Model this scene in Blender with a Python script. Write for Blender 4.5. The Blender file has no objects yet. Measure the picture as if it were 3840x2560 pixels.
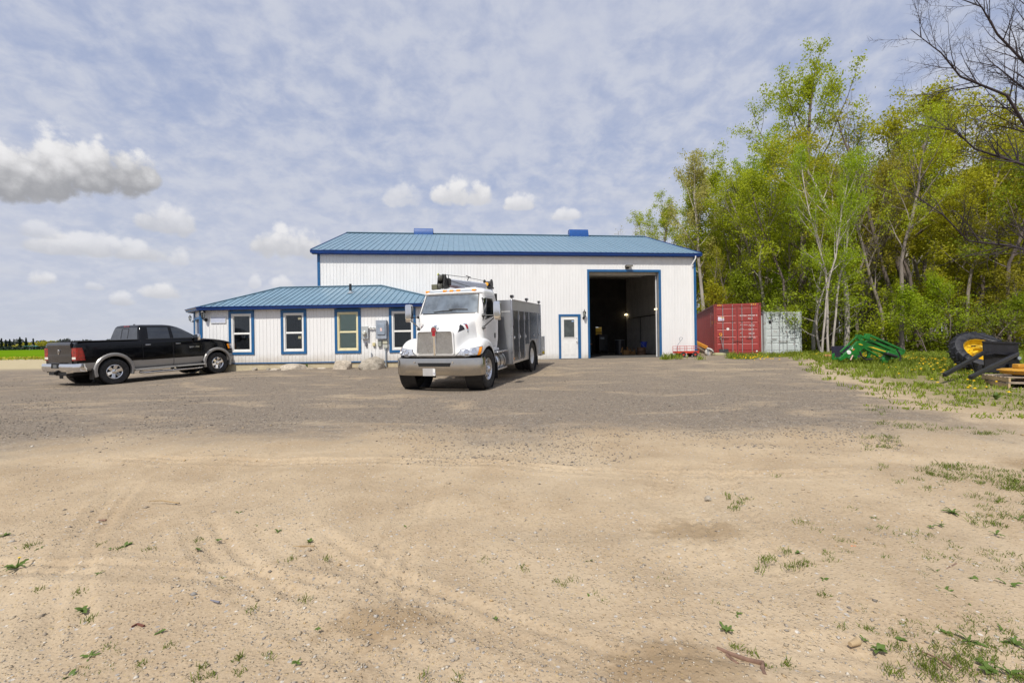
import bpy, bmesh, math, random
import numpy as np
from mathutils import Vector, Matrix
RAD = math.radians
scene = bpy.context.scene
COL = scene.collection

# ------------------------------------------------------------------ camera
FPX = 1706.0                      # focal length in pixels of the 3840 px wide photograph
ROLL = math.atan(.0145)
CAMZ = 1.25
cam_data = bpy.data.cameras.new('camera')
cam_data.sensor_width = 36.0
cam_data.lens = FPX / 3840 * 36
cam_data.clip_start = .05
cam_data.clip_end = 6000
cam = bpy.data.objects.new('camera', cam_data)
COL.objects.link(cam)
scene.camera = cam
CR = Vector((math.cos(ROLL), 0, -math.sin(ROLL)))
CU = Vector((math.sin(ROLL), 0, math.cos(ROLL)))
CF = Vector((0, 1, 0))
cam.matrix_world = Matrix(((CR.x, CU.x, -CF.x, 0), (CR.y, CU.y, -CF.y, 0), (CR.z, CU.z, -CF.z, CAMZ), (0, 0, 0, 1)))

# ------------------------------------------------------------------ light
SUN_EL, SUN_AZ = 52.0, 22.0       # the sun stands behind the camera, a little to its left
sd = bpy.data.lights.new('sun', 'SUN')
sd.energy = 4.1
sd.angle = RAD(.6)
sd.color = (1.0, .945, .86)
sun = bpy.data.objects.new('sun', sd)
COL.objects.link(sun)
trav = Vector((math.cos(RAD(SUN_EL)) * math.sin(RAD(SUN_AZ)), math.cos(RAD(SUN_EL)) * math.cos(RAD(SUN_AZ)), -math.sin(RAD(SUN_EL))))
sun.rotation_euler = trav.to_track_quat('-Z', 'Y').to_euler()
scene.view_settings.view_transform = 'Standard'
scene.view_settings.look = 'None'
scene.view_settings.exposure = 0.0
scene.view_settings.gamma = 1.0
scene.cycles.use_denoising = True
scene.cycles.max_bounces = 8
scene.cycles.transparent_max_bounces = 12
scene.cycles.sample_clamp_indirect = 6

class NT:
    """small helper to wire shader nodes"""
    def __init__(s, tree): s.t = tree
    def n(s, kind, **kw):
        nd = s.t.nodes.new(kind)
        for k, v in kw.items(): setattr(nd, k, v)
        return nd
    def put(s, sock, v):
        if hasattr(v, 'node'): s.t.links.new(v, sock)
        elif isinstance(v, (tuple, list)):
            sock.default_value = tuple(v) + (1,) if len(v) == 3 and len(sock.default_value) == 4 else v
        else: sock.default_value = v
    def m(s, op, a, b=None, c=None, clamp=False):
        nd = s.n('ShaderNodeMath', operation=op); nd.use_clamp = clamp
        s.put(nd.inputs[0], a)
        if b is not None: s.put(nd.inputs[1], b)
        if c is not None: s.put(nd.inputs[2], c)
        return nd.outputs[0]
    def add(s, a, b): return s.m('ADD', a, b)
    def sub(s, a, b): return s.m('SUBTRACT', a, b)
    def mul(s, a, b): return s.m('MULTIPLY', a, b)
    def ramp(s, v, lo, hi, a=0.0, b=1.0, smooth=True):
        nd = s.n('ShaderNodeMapRange', interpolation_type='SMOOTHSTEP' if smooth else 'LINEAR')
        s.put(nd.inputs[0], v); s.put(nd.inputs[1], lo); s.put(nd.inputs[2], hi); s.put(nd.inputs[3], a); s.put(nd.inputs[4], b)
        return nd.outputs[0]
    def mix(s, f, a, b, blend='MIX'):
        nd = s.n('ShaderNodeMix', data_type='RGBA', blend_type=blend)
        s.put(nd.inputs[0], f); s.put(nd.inputs[6], a); s.put(nd.inputs[7], b)
        return nd.outputs[2]
    def noise(s, vec, scale, detail=4, rough=.5, dist=0.0):
        nd = s.n('ShaderNodeTexNoise'); s.put(nd.inputs['Vector'], vec)
        nd.inputs['Scale'].default_value = scale; nd.inputs['Detail'].default_value = detail
        nd.inputs['Roughness'].default_value = rough; nd.inputs['Distortion'].default_value = dist
        return nd.outputs[0]
    def voro(s, vec, scale, out=0, feature='F1'):
        nd = s.n('ShaderNodeTexVoronoi', feature=feature); s.put(nd.inputs['Vector'], vec)
        nd.inputs['Scale'].default_value = scale
        return nd.outputs[out]
    def xyz(s, v):
        nd = s.n('ShaderNodeSeparateXYZ'); s.put(nd.inputs[0], v); return nd.outputs
    def comb(s, x, y, z=0.0):
        nd = s.n('ShaderNodeCombineXYZ'); s.put(nd.inputs[0], x); s.put(nd.inputs[1], y); s.put(nd.inputs[2], z); return nd.outputs[0]

# ------------------------------------------------------------------ sky
def pix_dir(px, py):
    return (CR * ((px - 1920) / FPX) - CU * ((py - 1280) / FPX) + CF)
def lerp_(a, b, t): return a + (b - a) * t
def build_sky():
    w = bpy.data.worlds.new('World'); scene.world = w; w.use_nodes = True
    t = w.node_tree; t.nodes.clear(); k = NT(t)
    out = k.n('ShaderNodeOutputWorld'); bg = k.n('ShaderNodeBackground'); bg.inputs[1].default_value = .12
    sky = k.n('ShaderNodeTexSky', sky_type='NISHITA'); sky.sun_disc = False
    sky.sun_elevation = RAD(SUN_EL); sky.sun_rotation = RAD(180 + SUN_AZ); sky.air_density = 1.0; sky.dust_density = .8; sky.ozone_density = 1.4
    d = k.n('ShaderNodeTexCoord').outputs['Generated']
    x, y, z = k.xyz(d)
    zc = k.m('MAXIMUM', z, 0.0)
    az = k.m('ARCTAN2', x, y); el = k.m('ARCSINE', zc)
    h = k.ramp(zc, 0.0, .40, 1, 0)
    base = k.mix(.75, sky.outputs[0], (3.35, 3.9, 5.6))
    base = k.mix(k.mul(h, .68), base, (5.0, 5.15, 5.6))
    # high mottled cloud sheet, laid out on a flat layer overhead
    inv = k.m('DIVIDE', 1.0, k.add(zc, .38))
    pl = k.comb(k.mul(x, inv), k.mul(y, inv), 0)
    big = k.noise(pl, 1.6, 2, .5); mid = k.noise(pl, 13.0, 6, .60, .2)
    dens = k.add(k.mul(big, .9), k.mul(mid, .75))
    sheet = k.mul(k.ramp(dens, .46, .92), k.ramp(zc, .015, .14, .45, 1))
    c = k.mix(k.mul(sheet, .80), base, k.mix(k.ramp(mid, .35, .70), (4.55, 4.85, 5.85), (5.35, 5.55, 6.2)))
    # long thin streaks low over the horizon
    st = k.noise(k.comb(k.mul(az, 2.2), k.mul(el, 17), 3.1), 1.7, 4, .55)
    c = k.mix(k.mul(k.ramp(st, .44, .72), k.ramp(el, .0, .5, .5, 0)), c, (5.35, 5.45, 5.8))
    # heaped clouds: each one a group of domes on a common flat base, broken up by billows
    ae = k.comb(az, el, 0.0)
    wob = k.noise(ae, 26, 7, .62); wob2 = k.noise(ae, 9, 2, .5); bil = k.voro(ae, 46, 0)
    wsum = k.sub(k.add(k.add(k.mul(wob, 1.9), k.mul(wob2, 1.1)), k.mul(k.sub(.45, bil), .55)), 1.50)
    one_w = k.m('MULTIPLY_ADD', wsum, 1.05, 1.0); sh_w = k.mul(wsum, .55)
    # px, base y, half width, height, opacity, grey base
    heaps = [(215, 690, 400, 245, 1., .95), (650, 850, 125, 120, .75, .3), (370, 945, 300, 85, .72, .3), (680, 985, 62, 60, .6, .1), (1065, 935, 150, 130, .92, .3), (1512, 750, 88, 105, .62, 0), (1745, 745, 135, 105, 1., .1), (1965, 775, 110, 60, .9, .1), (2135, 815, 95, 40, .75, .1),
             (170, 1058, 92, 48, .8, .1), (360, 1082, 70, 30, .55, .1), (625, 1105, 118, 62, .85, .2), (465, 1135, 78, 46, .65, .3), (960, 1070, 38, 50, .6, 0), (1075, 1075, 72, 50, .75, 0), (160, 880, 140, 60, .45, .3)]
    rnd = random.Random(8); groups = []
    def deg(px, py):
        v_ = pix_dir(px, py).normalized(); return math.atan2(v_.x, v_.y), math.asin(v_.z)
    for px, yb, hw, ht, op, gb in heaps:
        a0, e0 = deg(px, yb); a1, _ = deg(px + hw, yb); _, e1 = deg(px, yb - ht); groups.append((a0, e0, abs(a1 - a0), e1 - e0, op, gb))
    for a in (75, 118, 160, 205, 250, 288): w_ = rnd.uniform(.10, .2); groups.append((RAD(a if a < 180 else a - 360), rnd.uniform(.10, .3), w_, w_ * .5, rnd.uniform(.6, 1), .3))
    def vec(op, a_, b_, c_=None):
        nd = k.n('ShaderNodeVectorMath', operation=op); k.put(nd.inputs[0], a_); k.put(nd.inputs[1], b_)
        if c_ is not None: k.put(nd.inputs[2], c_)
        return nd.outputs
    for gi, (a0, e0, ra, rb, op, gb) in enumerate(groups):
        small = rb < .035; r2 = None; p0 = None; aeg = ae
        if gi == 0: aeg = k.comb(az, k.sub(el, k.mul(k.sub(az, a0), .24)), 0.0)
        doms = [(-.12, .72, 1.0)] if small else [(-.1, .55, 1.0), (.38, .55, .74), (-.52, .48, .58)]
        if gi == 0: doms = [(.02, .46, 1.0), (.38, .46, .80), (-.42, .55, .66), (.68, .32, .45), (-.8, .4, .5)]
        elif not small: doms = [(o + rnd.uniform(-.15, .15), w_ * rnd.uniform(.85, 1.15), h_ * rnd.uniform(.8, 1.05)) for o, w_, h_ in doms]
        for o, w_, h_ in doms:
            A, B = ra * w_, rb * h_; ac = a0 + o * ra
            p_ = vec('MULTIPLY_ADD', aeg, (1 / A, 1 / B, 0), (-ac / A, -e0 / B, 0))[0]
            q = vec('MAXIMUM', p_, vec('MULTIPLY', p_, (-1, -3.2 * h_, 0))[0])[0]
            d2 = vec('DOT_PRODUCT', q, q)[1]; r2 = d2 if r2 is None else k.m('MINIMUM', r2, d2); p0 = p_ if p0 is None else p0
        fld = k.sub(one_w, r2); msk = k.ramp(fld, .0, .6 if gi == 0 else .75, 0, op)
        shade = k.ramp(k.add(k.xyz(p0)[1], sh_w), -.25, .75)
        lo = tuple(lerp_(a_, b_, gb) for a_, b_ in zip((5.6, 5.65, 5.95), (2.9, 2.95, 3.15)))
        c = k.mix(msk, c, k.mix(shade, lo, (7.1, 7.05, 7.15)))
    # below the horizon
    c = k.mix(k.ramp(z, -.02, 0.0, 1, 0), c, (2.6, 2.4, 2.1))
    t.links.new(c, bg.inputs[0]); t.links.new(bg.outputs[0], out.inputs[0])
    w.cycles.sampling_method = 'MANUAL'; w.cycles.sample_map_resolution = 512
build_sky()
# ------------------------------------------------------------------ helpers
def lerp(a, b, t): return a + (b - a) * t
def sstep(t):
    t = min(max(t, 0.0), 1.0); return t * t * (3 - 2 * t)
def ground_z(x, y):
    """height of the yard: level near the camera, rising gently to the buildings"""
    r = .35 * sstep((y - 11) / 11.5)
    lat = lerp(1, .3, sstep((-x - 9) / 5)) if x < 0 else lerp(1, .62, sstep((x - 9.8) / 5))
    und = .012 * math.sin(x * .9 + 1.3) * math.sin(y * .7) + .008 * math.sin(x * 2.1 + y * 1.7)
    if y > 60: und = 0
    return r * lat + und * min(1, max(0, (30 - abs(y - 12)) / 10)) * (0 if y > 21.5 and -10 < x < 10.5 else 1)
def pix_ground(px, py):
    d = pix_dir(px, py); t = .5
    while t < 400:
        p = d * t
        if CAMZ + p.z <= ground_z(p.x, p.y): break
        t *= 1.01
    return Vector((d.x * t, t, ground_z(d.x * t, t)))
def pix_at(px, py, depth):
    p = pix_dir(px, py) * depth; return Vector((p.x, p.y, p.z + CAMZ))
class Frame:
    """a vertical facade frame: u to the right, v into the depth"""
    def __init__(s, ox, oy, yaw):
        s.o = Vector((ox, oy)); a = RAD(yaw); s.yaw = a
        s.u = Vector((math.cos(a), math.sin(a))); s.v = Vector((-math.sin(a), math.cos(a)))
    def world(s, u, v, z): 
        p = s.o + s.u * u + s.v * v; return Vector((p.x, p.y, z))
    def pix(s, px, py, v=0.0):
        d = pix_dir(px, py); d2 = Vector((d.x, d.y)); t = (s.o.dot(s.v) + v) / d2.dot(s.v)
        p = d2 * t - s.o; return p.dot(s.u), CAMZ + d.z * t

class MB:
    """collects faces for ONE mesh object"""
    def __init__(s): s.v = []; s.f = []
    def add(s, vs, fs):
        b = len(s.v); s.v += [tuple(p) for p in vs]; s.f += [tuple(i + b for i in f) for f in fs]; return s
    def box(s, x0, x1, y0, y1, z0, z1, mtx=None):
        vs = [Vector((x, y, z)) for x in (x0, x1) for y in (y0, y1) for z in (z0, z1)]
        if mtx: vs = [mtx @ p for p in vs]
        return s.add(vs, [(0, 1, 3, 2), (4, 6, 7, 5), (0, 4, 5, 1), (2, 3, 7, 6), (0, 2, 6, 4), (1, 5, 7, 3)])
    def bar(s, a, b, w, h=None, up=(0, 0, 1)):
        """square bar from a to b"""
        a = Vector(a); b = Vector(b); h = h or w; d = (b - a).normalized(); u = Vector(up)
        if abs(d.dot(u)) > .98: u = Vector((1, 0, 0))
        sx = d.cross(u).normalized() * (w / 2); sz = sx.cross(d).normalized() * (h / 2)
        vs = [p + i * sx + j * sz for p in (a, b) for i, j in ((-1, -1), (1, -1), (1, 1), (-1, 1))]
        return s.add(vs, [(0, 1, 2, 3), (7, 6, 5, 4), (0, 4, 5, 1), (1, 5, 6, 2), (2, 6, 7, 3), (3, 7, 4, 0)])
    def tube(s, pts, rad, n=8, caps=True):
        pts = [Vector(p) for p in pts]; m = len(pts)
        rads = rad if isinstance(rad, (list, tuple)) else [rad] * m
        ref = Vector((0, 0, 1)); rings = []
        for i, p in enumerate(pts):
            d = (pts[min(i + 1, m - 1)] - pts[max(i - 1, 0)]).normalized()
            if i == 0:
                if abs(d.dot(ref)) > .9: ref = Vector((1, 0, 0))
                sx = d.cross(ref).normalized()
            else:
                sx = (sx - d * sx.dot(d)).normalized()
            sy = d.cross(sx)
            rings.append([p + (sx * math.cos(2 * math.pi * j / n) + sy * math.sin(2 * math.pi * j / n)) * rads[i] for j in range(n)])
        return s.loft(rings, caps=caps)
    def loft(s, rings, closed=True, caps=True):
        n = len(rings[0]); vs = [p for r in rings for p in r]; fs = []
        for i in range(len(rings) - 1):
            for j in range(n if closed else n - 1):
                a = i * n + j; b = i * n + (j + 1) % n
                fs.append((a, b, b + n, a + n))
        if caps and closed: fs += [tuple(range(n))[::-1], tuple((len(rings) - 1) * n + j for j in range(n))]
        return s.add(vs, fs)
    def prism(s, poly, axis, a, b):
        """2D polygon swept along an axis: 'x' polygon in (y,z), 'y' in (x,z), 'z' in (x,y)"""
        def P(p, t): return {'x': (t, p[0], p[1]), 'y': (p[0], t, p[1]), 'z': (p[0], p[1], t)}[axis]
        n = len(poly); vs = [P(p, a) for p in poly] + [P(p, b) for p in poly]
        return s.add(vs, [tuple(range(n)), tuple(range(2 * n - 1, n - 1, -1))] + [(i, i + n, (i + 1) % n + n, (i + 1) % n) for i in range(n)])
    def lathe(s, prof, center=(0, 0, 0), axis='y', n=24, closed=False):
        """profile of (radius, along-axis) pairs turned round an axis"""
        c = Vector(center); rings = []
        for j in range(n):
            a = 2 * math.pi * j / n; ca, sa = math.cos(a), math.sin(a)
            rings.append([c + (Vector((r * ca, t, r * sa)) if axis == 'y' else Vector((r * ca, r * sa, t)) if axis == 'z' else Vector((t, r * ca, r * sa))) for r, t in prof])
        m = len(prof); vs = [p for r in rings for p in r]; fs = []
        for j in range(n):
            for i in range(m if closed else m - 1):
                a = j * m + i; b = j * m + (i + 1) % m; c2 = ((j + 1) % n) * m
                fs.append((a, b, c2 + (i + 1) % m, c2 + i))
        return s.add(vs, fs)
    def disc(s, center, r, axis='y', n=16, t=.005):
        return s.lathe([(0, 0), (r, 0), (r, t), (0, t)], center, axis, n)
    def mesh(s, name, smooth=None, fixn=True):
        me = bpy.data.meshes.new(name); me.from_pydata(s.v, [], s.f)
        if fixn:
            bm = bmesh.new(); bm.from_mesh(me)
            bmesh.ops.remove_doubles(bm, verts=bm.verts, dist=1e-5)
            bmesh.ops.recalc_face_normals(bm, faces=bm.faces); bm.to_mesh(me); bm.free()
        if smooth is not None:
            me.shade_smooth()
            try: me.set_sharp_from_angle(angle=RAD(smooth))
            except Exception: pass
        return me
    def build(s, name, mat, parent=None, smooth=None, bevel=0, seg=2, subsurf=0, fixn=True):
        return link(name, s.mesh(name, smooth, fixn), mat, parent, bevel=bevel, seg=seg, subsurf=subsurf)
def link(name, me, mat, parent=None, loc=None, bevel=0, seg=2, subsurf=0):
    if mat and not me.materials: me.materials.append(mat)
    o = bpy.data.objects.new(name, me); COL.objects.link(o)
    if parent: o.parent = parent
    if loc is not None: o.location = loc
    if bevel:
        b = o.modifiers.new('bevel', 'BEVEL'); b.width = bevel; b.segments = seg; b.limit_method = 'ANGLE'; b.angle_limit = RAD(35); b.harden_normals = False
        me.shade_smooth(); me.set_sharp_from_angle(angle=RAD(40))
    if subsurf:
        b = o.modifiers.new('smooth', 'SUBSURF'); b.levels = subsurf; b.render_levels = subsurf; me.shade_smooth()
    return o
def empty(name, loc=(0, 0, 0), rz=0.0):
    o = bpy.data.objects.new(name, None); COL.objects.link(o); o.location = loc; o.rotation_euler = (0, 0, rz); return o
def tag(o, label=None, cat=None, group=None, kind=None):
    for k_, v_ in (('label', label), ('category', cat), ('group', group), ('kind', kind)):
        if v_: o[k_] = v_
    return o
def copy_tree(o, parent=None):
    c = o.copy(); COL.objects.link(c); c.parent = parent
    for ch in o.children: copy_tree(ch, c)
    return c
ORD = ['first', 'second', 'third', 'fourth', 'fifth', 'sixth', 'seventh', 'eighth', 'ninth', 'tenth', 'eleventh', 'twelfth', 'thirteenth', 'fourteenth', 'fifteenth', 'sixteenth', 'seventeenth', 'eighteenth', 'nineteenth', 'twentieth']
def apply_mods(o):
    dg = bpy.context.evaluated_depsgraph_get(); me = bpy.data.meshes.new_from_object(o.evaluated_get(dg))
    o.modifiers.clear(); o.data = me; return o
def cut(o, cutters):
    """boolean difference, applied, cutters removed"""
    for c in cutters:
        m = o.modifiers.new('cut', 'BOOLEAN'); m.operation = 'DIFFERENCE'; m.solver = 'EXACT'; m.object = c
    bpy.context.view_layer.update(); apply_mods(o)
    for c in cutters: bpy.data.objects.remove(c)
    return o

# ------------------------------------------------------------------ materials
MATS = {}
def mat(name, col, rough=.6, metal=0.0, var=.12, scale=6.0, bump=0.0, bscale=60.0, dirt=None, damt=.3, spec=.5, coat=0.0, trans=0.0, emit=0.0, obj=True, rvar=.0, stretch=None):
    if name in MATS: return MATS[name]
    m = bpy.data.materials.new(name); m.use_nodes = True; t = m.node_tree; k = NT(t)
    b = t.nodes['Principled BSDF']
    tc = k.n('ShaderNodeTexCoord').outputs['Object'] if obj else k.n('ShaderNodeNewGeometry').outputs['Position']
    if stretch:
        mp = k.n('ShaderNodeMapping'); k.put(mp.inputs[0], tc); mp.inputs['Scale'].default_value = stretch; tc = mp.outputs[0]
    n1 = k.noise(tc, scale, 5, .6)
    lo = tuple(c * (1 - var) for c in col); hi = tuple(min(1, c * (1 + var)) for c in col)
    c = k.mix(k.ramp(n1, .3, .7), lo, hi)
    if dirt:
        c = k.mix(k.mul(k.ramp(k.noise(tc, scale * 2.3, 7, .65, .3), .48, .72), damt), c, dirt)
    k.put(b.inputs['Base Color'], c)
    b.inputs['Metallic'].default_value = metal
    if rvar: k.put(b.inputs['Roughness'], k.ramp(k.noise(tc, scale * 1.7, 5, .6), .3, .7, max(.02, rough - rvar), min(1, rough + rvar)))
    else: b.inputs['Roughness'].default_value = rough
    b.inputs['Specular IOR Level'].default_value = spec
    b.inputs['Coat Weight'].default_value = coat; b.inputs['Coat Roughness'].default_value = .04
    b.inputs['Transmission Weight'].default_value = trans
    if emit: k.put(b.inputs['Emission Color'], col); b.inputs['Emission Strength'].default_value = emit
    if bump:
        bn = k.n('ShaderNodeBump'); bn.inputs['Strength'].default_value = 1.0; bn.inputs['Distance'].default_value = bump
        k.put(bn.inputs['Height'], k.noise(tc, bscale, 4, .6)); k.put(b.inputs['Normal'], bn.outputs[0])
    MATS[name] = m; return m
def glass_mat(name, tint, rough=.02, alpha=.35, refl=.5):
    """thin tinted pane: a mix of see-through and mirror-like reflection"""
    if name in MATS: return MATS[name]
    m = bpy.data.materials.new(name); m.use_nodes = True; t = m.node_tree; k = NT(t); t.nodes.clear()
    out = k.n('ShaderNodeOutputMaterial'); tr = k.n('ShaderNodeBsdfTransparent'); tr.inputs[0].default_value = tint + (1,)
    gl = k.n('ShaderNodeBsdfGlossy'); gl.inputs['Roughness'].default_value = rough; gl.inputs[0].default_value = (.9, .93, .96, 1)
    fr = k.n('ShaderNodeFresnel'); fr.inputs[0].default_value = 1.5
    mx = k.n('ShaderNodeMixShader'); k.put(mx.inputs[0], k.m('MULTIPLY_ADD', fr.outputs[0], 1.0, refl * .12, clamp=True)); t.links.new(tr.outputs[0], mx.inputs[1]); t.links.new(gl.outputs[0], mx.inputs[2])
    t.links.new(mx.outputs[0], out.inputs[0]); MATS[name] = m; return m
def leaf_mat(name, c1, c2, trans=.5, rough=.55):
    if name in MATS: return MATS[name]
    m = bpy.data.materials.new(name); m.use_nodes = True; t = m.node_tree; k = NT(t); t.nodes.clear()
    out = k.n('ShaderNodeOutputMaterial'); g = k.n('ShaderNodeNewGeometry'); oi = k.n('ShaderNodeObjectInfo')
    c = k.mix(g.outputs['Random Per Island'], c1, c2)
    c = k.mix(k.mul(oi.outputs['Random'], .35), c, tuple(v * .62 for v in c1))
    df = k.n('ShaderNodeBsdfPrincipled'); k.put(df.inputs['Base Color'], c); df.inputs['Roughness'].default_value = rough; df.inputs['Specular IOR Level'].default_value = .3
    tl = k.n('ShaderNodeBsdfTranslucent'); k.put(tl.inputs[0], c)
    mx = k.n('ShaderNodeMixShader'); mx.inputs[0].default_value = trans; t.links.new(df.outputs[0], mx.inputs[1]); t.links.new(tl.outputs[0], mx.inputs[2])
    t.links.new(mx.outputs[0], out.inputs[0]); MATS[name] = m; return m
M_BLUE = mat('blue_painted_steel', (.012, .105, .27), .38, 0, .1, 3, dirt=(.08, .12, .17), damt=.25)
M_NAVY = mat('blue_gutter_steel', (.008, .05, .23), .28, 0, .1, 3)
M_SIDING = mat('white_ribbed_steel', (.79, .79, .785), .42, 0, .04, 1.2, dirt=(.64, .63, .60), damt=.18, stretch=(1, 1, .25))
M_ROOF = mat('blue_ribbed_roof_steel', (.155, .255, .335), .40, .0, .08, 1.0, dirt=(.20, .29, .35), damt=.4, rvar=.08)
M_WHITE = mat('white_vinyl', (.78, .78, .76), .4, 0, .04)
M_CREAM = mat('cream_vinyl', (.72, .66, .42), .45, 0, .05)
M_BLACK = mat('black_steel', (.018, .018, .02), .45, 0, .2)
M_RUBBER = mat('black_rubber', (.022, .022, .024), .8, 0, .3, 9, bump=.002, dirt=(.12, .11, .09), damt=.35)
M_CHROME = mat('chrome', (.82, .82, .83), .09, 1.0, .03, rvar=.03)
M_ALU = mat('brushed_aluminium', (.62, .63, .66), .32, 1.0, .08, 2.5, rvar=.08)
M_GREYMETAL = mat('grey_painted_metal', (.28, .32, .36), .5, 0, .1)
M_DARK = mat('dark_void', (.008, .008, .009), .8, 0, .1)
M_CONC = mat('concrete', (.33, .30, .25), .85, 0, .15, 3, bump=.004, dirt=(.2, .17, .12), damt=.4)
# ------------------------------------------------------------------ the ground
def edge_x(y): return 7.2 + max(0.0, y - 8.0) * .49      # right edge of the gravel
def ground_material():
    m = bpy.data.materials.new('yard_ground'); m.use_nodes = True; t = m.node_tree; k = NT(t); b = t.nodes['Principled BSDF']
    P = k.n('ShaderNodeNewGeometry').outputs['Position']; X, Y, Z = k.xyz(P); P2 = k.comb(X, Y, 0)
    nb = k.noise(P2, .33, 4, .55); nm = k.noise(P2, 1.2, 5, .6, .4); nf = k.noise(P2, 9, 6, .65); ng = k.noise(P2, 45, 5, .7)
    streak = k.noise(k.comb(k.mul(X, .34), k.mul(Y, .80), 2.0), 1.0, 6, .65, 1.2)
    # stones seen from above
    vo = k.n('ShaderNodeTexVoronoi'); k.put(vo.inputs['Vector'], P2); vo.inputs['Scale'].default_value = 62
    vcol = vo.outputs['Color']; vd = vo.outputs['Distance']
    vr = k.xyz(vcol)[0]; vg = k.xyz(vcol)[1]
    vo2 = k.n('ShaderNodeTexVoronoi'); k.put(vo2.inputs['Vector'], P2); vo2.inputs['Scale'].default_value = 38
    v2r = k.xyz(vo2.outputs['Color'])[0]
    tan = k.mix(k.ramp(nm, .3, .7), (.352, .264, .171), (.47, .37, .25))
    tan = k.mix(k.mul(k.ramp(nb, .45, .72), .75), tan, (.51, .415, .29))
    tan = k.mix(k.mul(k.ramp(nf, .5, .75), .55), tan, (.31, .22, .13))
    tan = k.mix(k.mul(k.ramp(ng, .35, .75), .45), tan, (.56, .455, .32))
    stone = k.mix(vr, (.24, .21, .18), (.58, .52, .43))
    stone = k.mix(k.ramp(vg, .8, .86), stone, (.50, .38, .20))
    tan = k.mix(k.mul(k.m('GREATER_THAN', vg, .60), k.mul(k.ramp(vd, .35, .2), .75)), tan, stone)
    tan = k.mix(k.mul(k.m('GREATER_THAN', v2r, .93), k.ramp(vo2.outputs['Distance'], .4, .25)), tan, k.mix(vg, (.30, .28, .26), (.62, .57, .5)))
    grey = k.mix(k.ramp(ng, .3, .72), (.13, .107, .086), (.285, .24, .192))
    grey = k.mix(k.mul(k.ramp(vd, .5, .15), .7), grey, k.mix(vr, (.095, .082, .07), (.36, .31, .25)))
    grey = k.mix(k.mul(k.m('GREATER_THAN', v2r, .93), .6), grey, (.36, .33, .29))
    yy = k.add(k.add(Y, k.mul(k.sub(nb, .5), 4.6)), k.mul(k.sub(nm, .5), 2.6))
    gm = k.ramp(yy, 5.1, 7.0)
    Xe = k.add(7.0, k.mul(k.m('MAXIMUM', k.sub(Y, 8.0), 0.0), .49))
    dx = k.add(k.sub(X, Xe), k.add(k.mul(k.sub(nm, .5), 2.6), k.mul(k.sub(nb, .5), 2.0)))
    gm = k.mul(gm, k.ramp(dx, -.9, .3, 1, 0))
    gm = k.mul(gm, k.m('MAXIMUM', k.ramp(Y, 24, 30, 1, 0), k.ramp(X, -10, -9, 0, 1)))
    gm = k.mul(gm, k.sub(1.0, k.mul(k.ramp(streak, .48, .70), .62)))
    gm = k.mul(gm, k.ramp(nf, .25, .6, .7, 1))
    c = k.mix(gm, tan, grey)
    # dusty sand drifted over the gravel towards the big door
    dd = k.mul(k.ramp(k.add(X, k.mul(nb, 4)), 2, 9), k.ramp(Y, 11, 17))
    c = k.mix(k.mul(k.mul(dd, k.ramp(nm, .35, .65)), .38), c, (.36, .29, .20))
    # pale sand road on the left, before the field
    sr = k.mul(k.ramp(k.add(Y, k.mul(nb, 3)), 24, 29), k.ramp(X, -8, -12))
    c = k.mix(sr, c, k.mix(nm, (.40, .33, .2), (.52, .45, .3)))
    # thin grass ground on the right
    gr = k.mul(k.ramp(dx, -.2, 2.2), k.ramp(yy, 6, 9))
    soil = k.mix(k.ramp(nf, .35, .65), (.30, .24, .14), (.13, .14, .045))
    c = k.mix(k.mul(gr, .85), c, soil)
    wd = k.ramp(k.add(k.add(k.mul(k.sub(X, 17), .75), k.mul(k.sub(Y, 25), .66)), k.mul(k.sub(nm, .5), 3)), -.5, 1.5)
    c = k.mix(wd, c, k.mix(nf, (.07, .05, .025), (.15, .12, .055)))
    # damp stains
    for sx, sy, r in ((1.2, 2.95, .24), (5.0, 4.35, .26), (-.6, 2.03, .2), (.6, 1.72, .22)):
        q = k.m('SQRT', k.add(k.m('POWER', k.m('DIVIDE', k.sub(X, sx), r * 1.7), 2.0), k.m('POWER', k.m('DIVIDE', k.sub(Y, sy), r), 2.0)))
        c = k.mix(k.mul(k.ramp(k.add(q, k.mul(k.sub(nf, .5), 1.5)), 1.0, .35), .5), c, (.20, .13, .065))
    k.put(b.inputs['Base Color'], c); b.inputs['Roughness'].default_value = 1; b.inputs['Specular IOR Level'].default_value = .03
    # relief: grains, stones and the ribbed tracks of tyres
    hgt = k.add(k.add(k.mul(nf, .012), k.mul(ng, .006)), k.mul(k.ramp(vd, .5, .1), k.mul(vr, .007)))
    hgt = k.add(hgt, k.mul(nm, .03))
    bn = k.n('ShaderNodeBump'); bn.inputs['Strength'].default_value = .9; bn.inputs['Distance'].default_value = 1.0
    k.put(bn.inputs['Height'], hgt); k.put(b.inputs['Normal'], bn.outputs[0])
    return m
def spaced(a, b, near, n):
    t = np.linspace(-1, 1, n); s = np.sinh(t * near) / math.sinh(near); return np.where(s < 0, -s * a, s * b)
TRACKS = ((-3.5, 4.1, -1.9, 1.8, .24), (-.74, 3.8, -.5, 1.9, .26), (-1.5, 3.1, .5, 1.65, .25), (1.32, 3.4, 1.15, 2.3, .25), (-5.2, 3.1, -.8, 2.2, .22), (2.9, 1.3, .4, 1.9, .25), (-4.6, 5.2, 3.0, 4.1, .25), (-2.4, 3.4, -.2, 1.5, .26), (1.6, 4.6, .9, 2.6, .26), (2.2, 4.8, 1.35, 2.2, .24), (-3.9, 3.3, -2.6, 1.9, .22))
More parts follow.
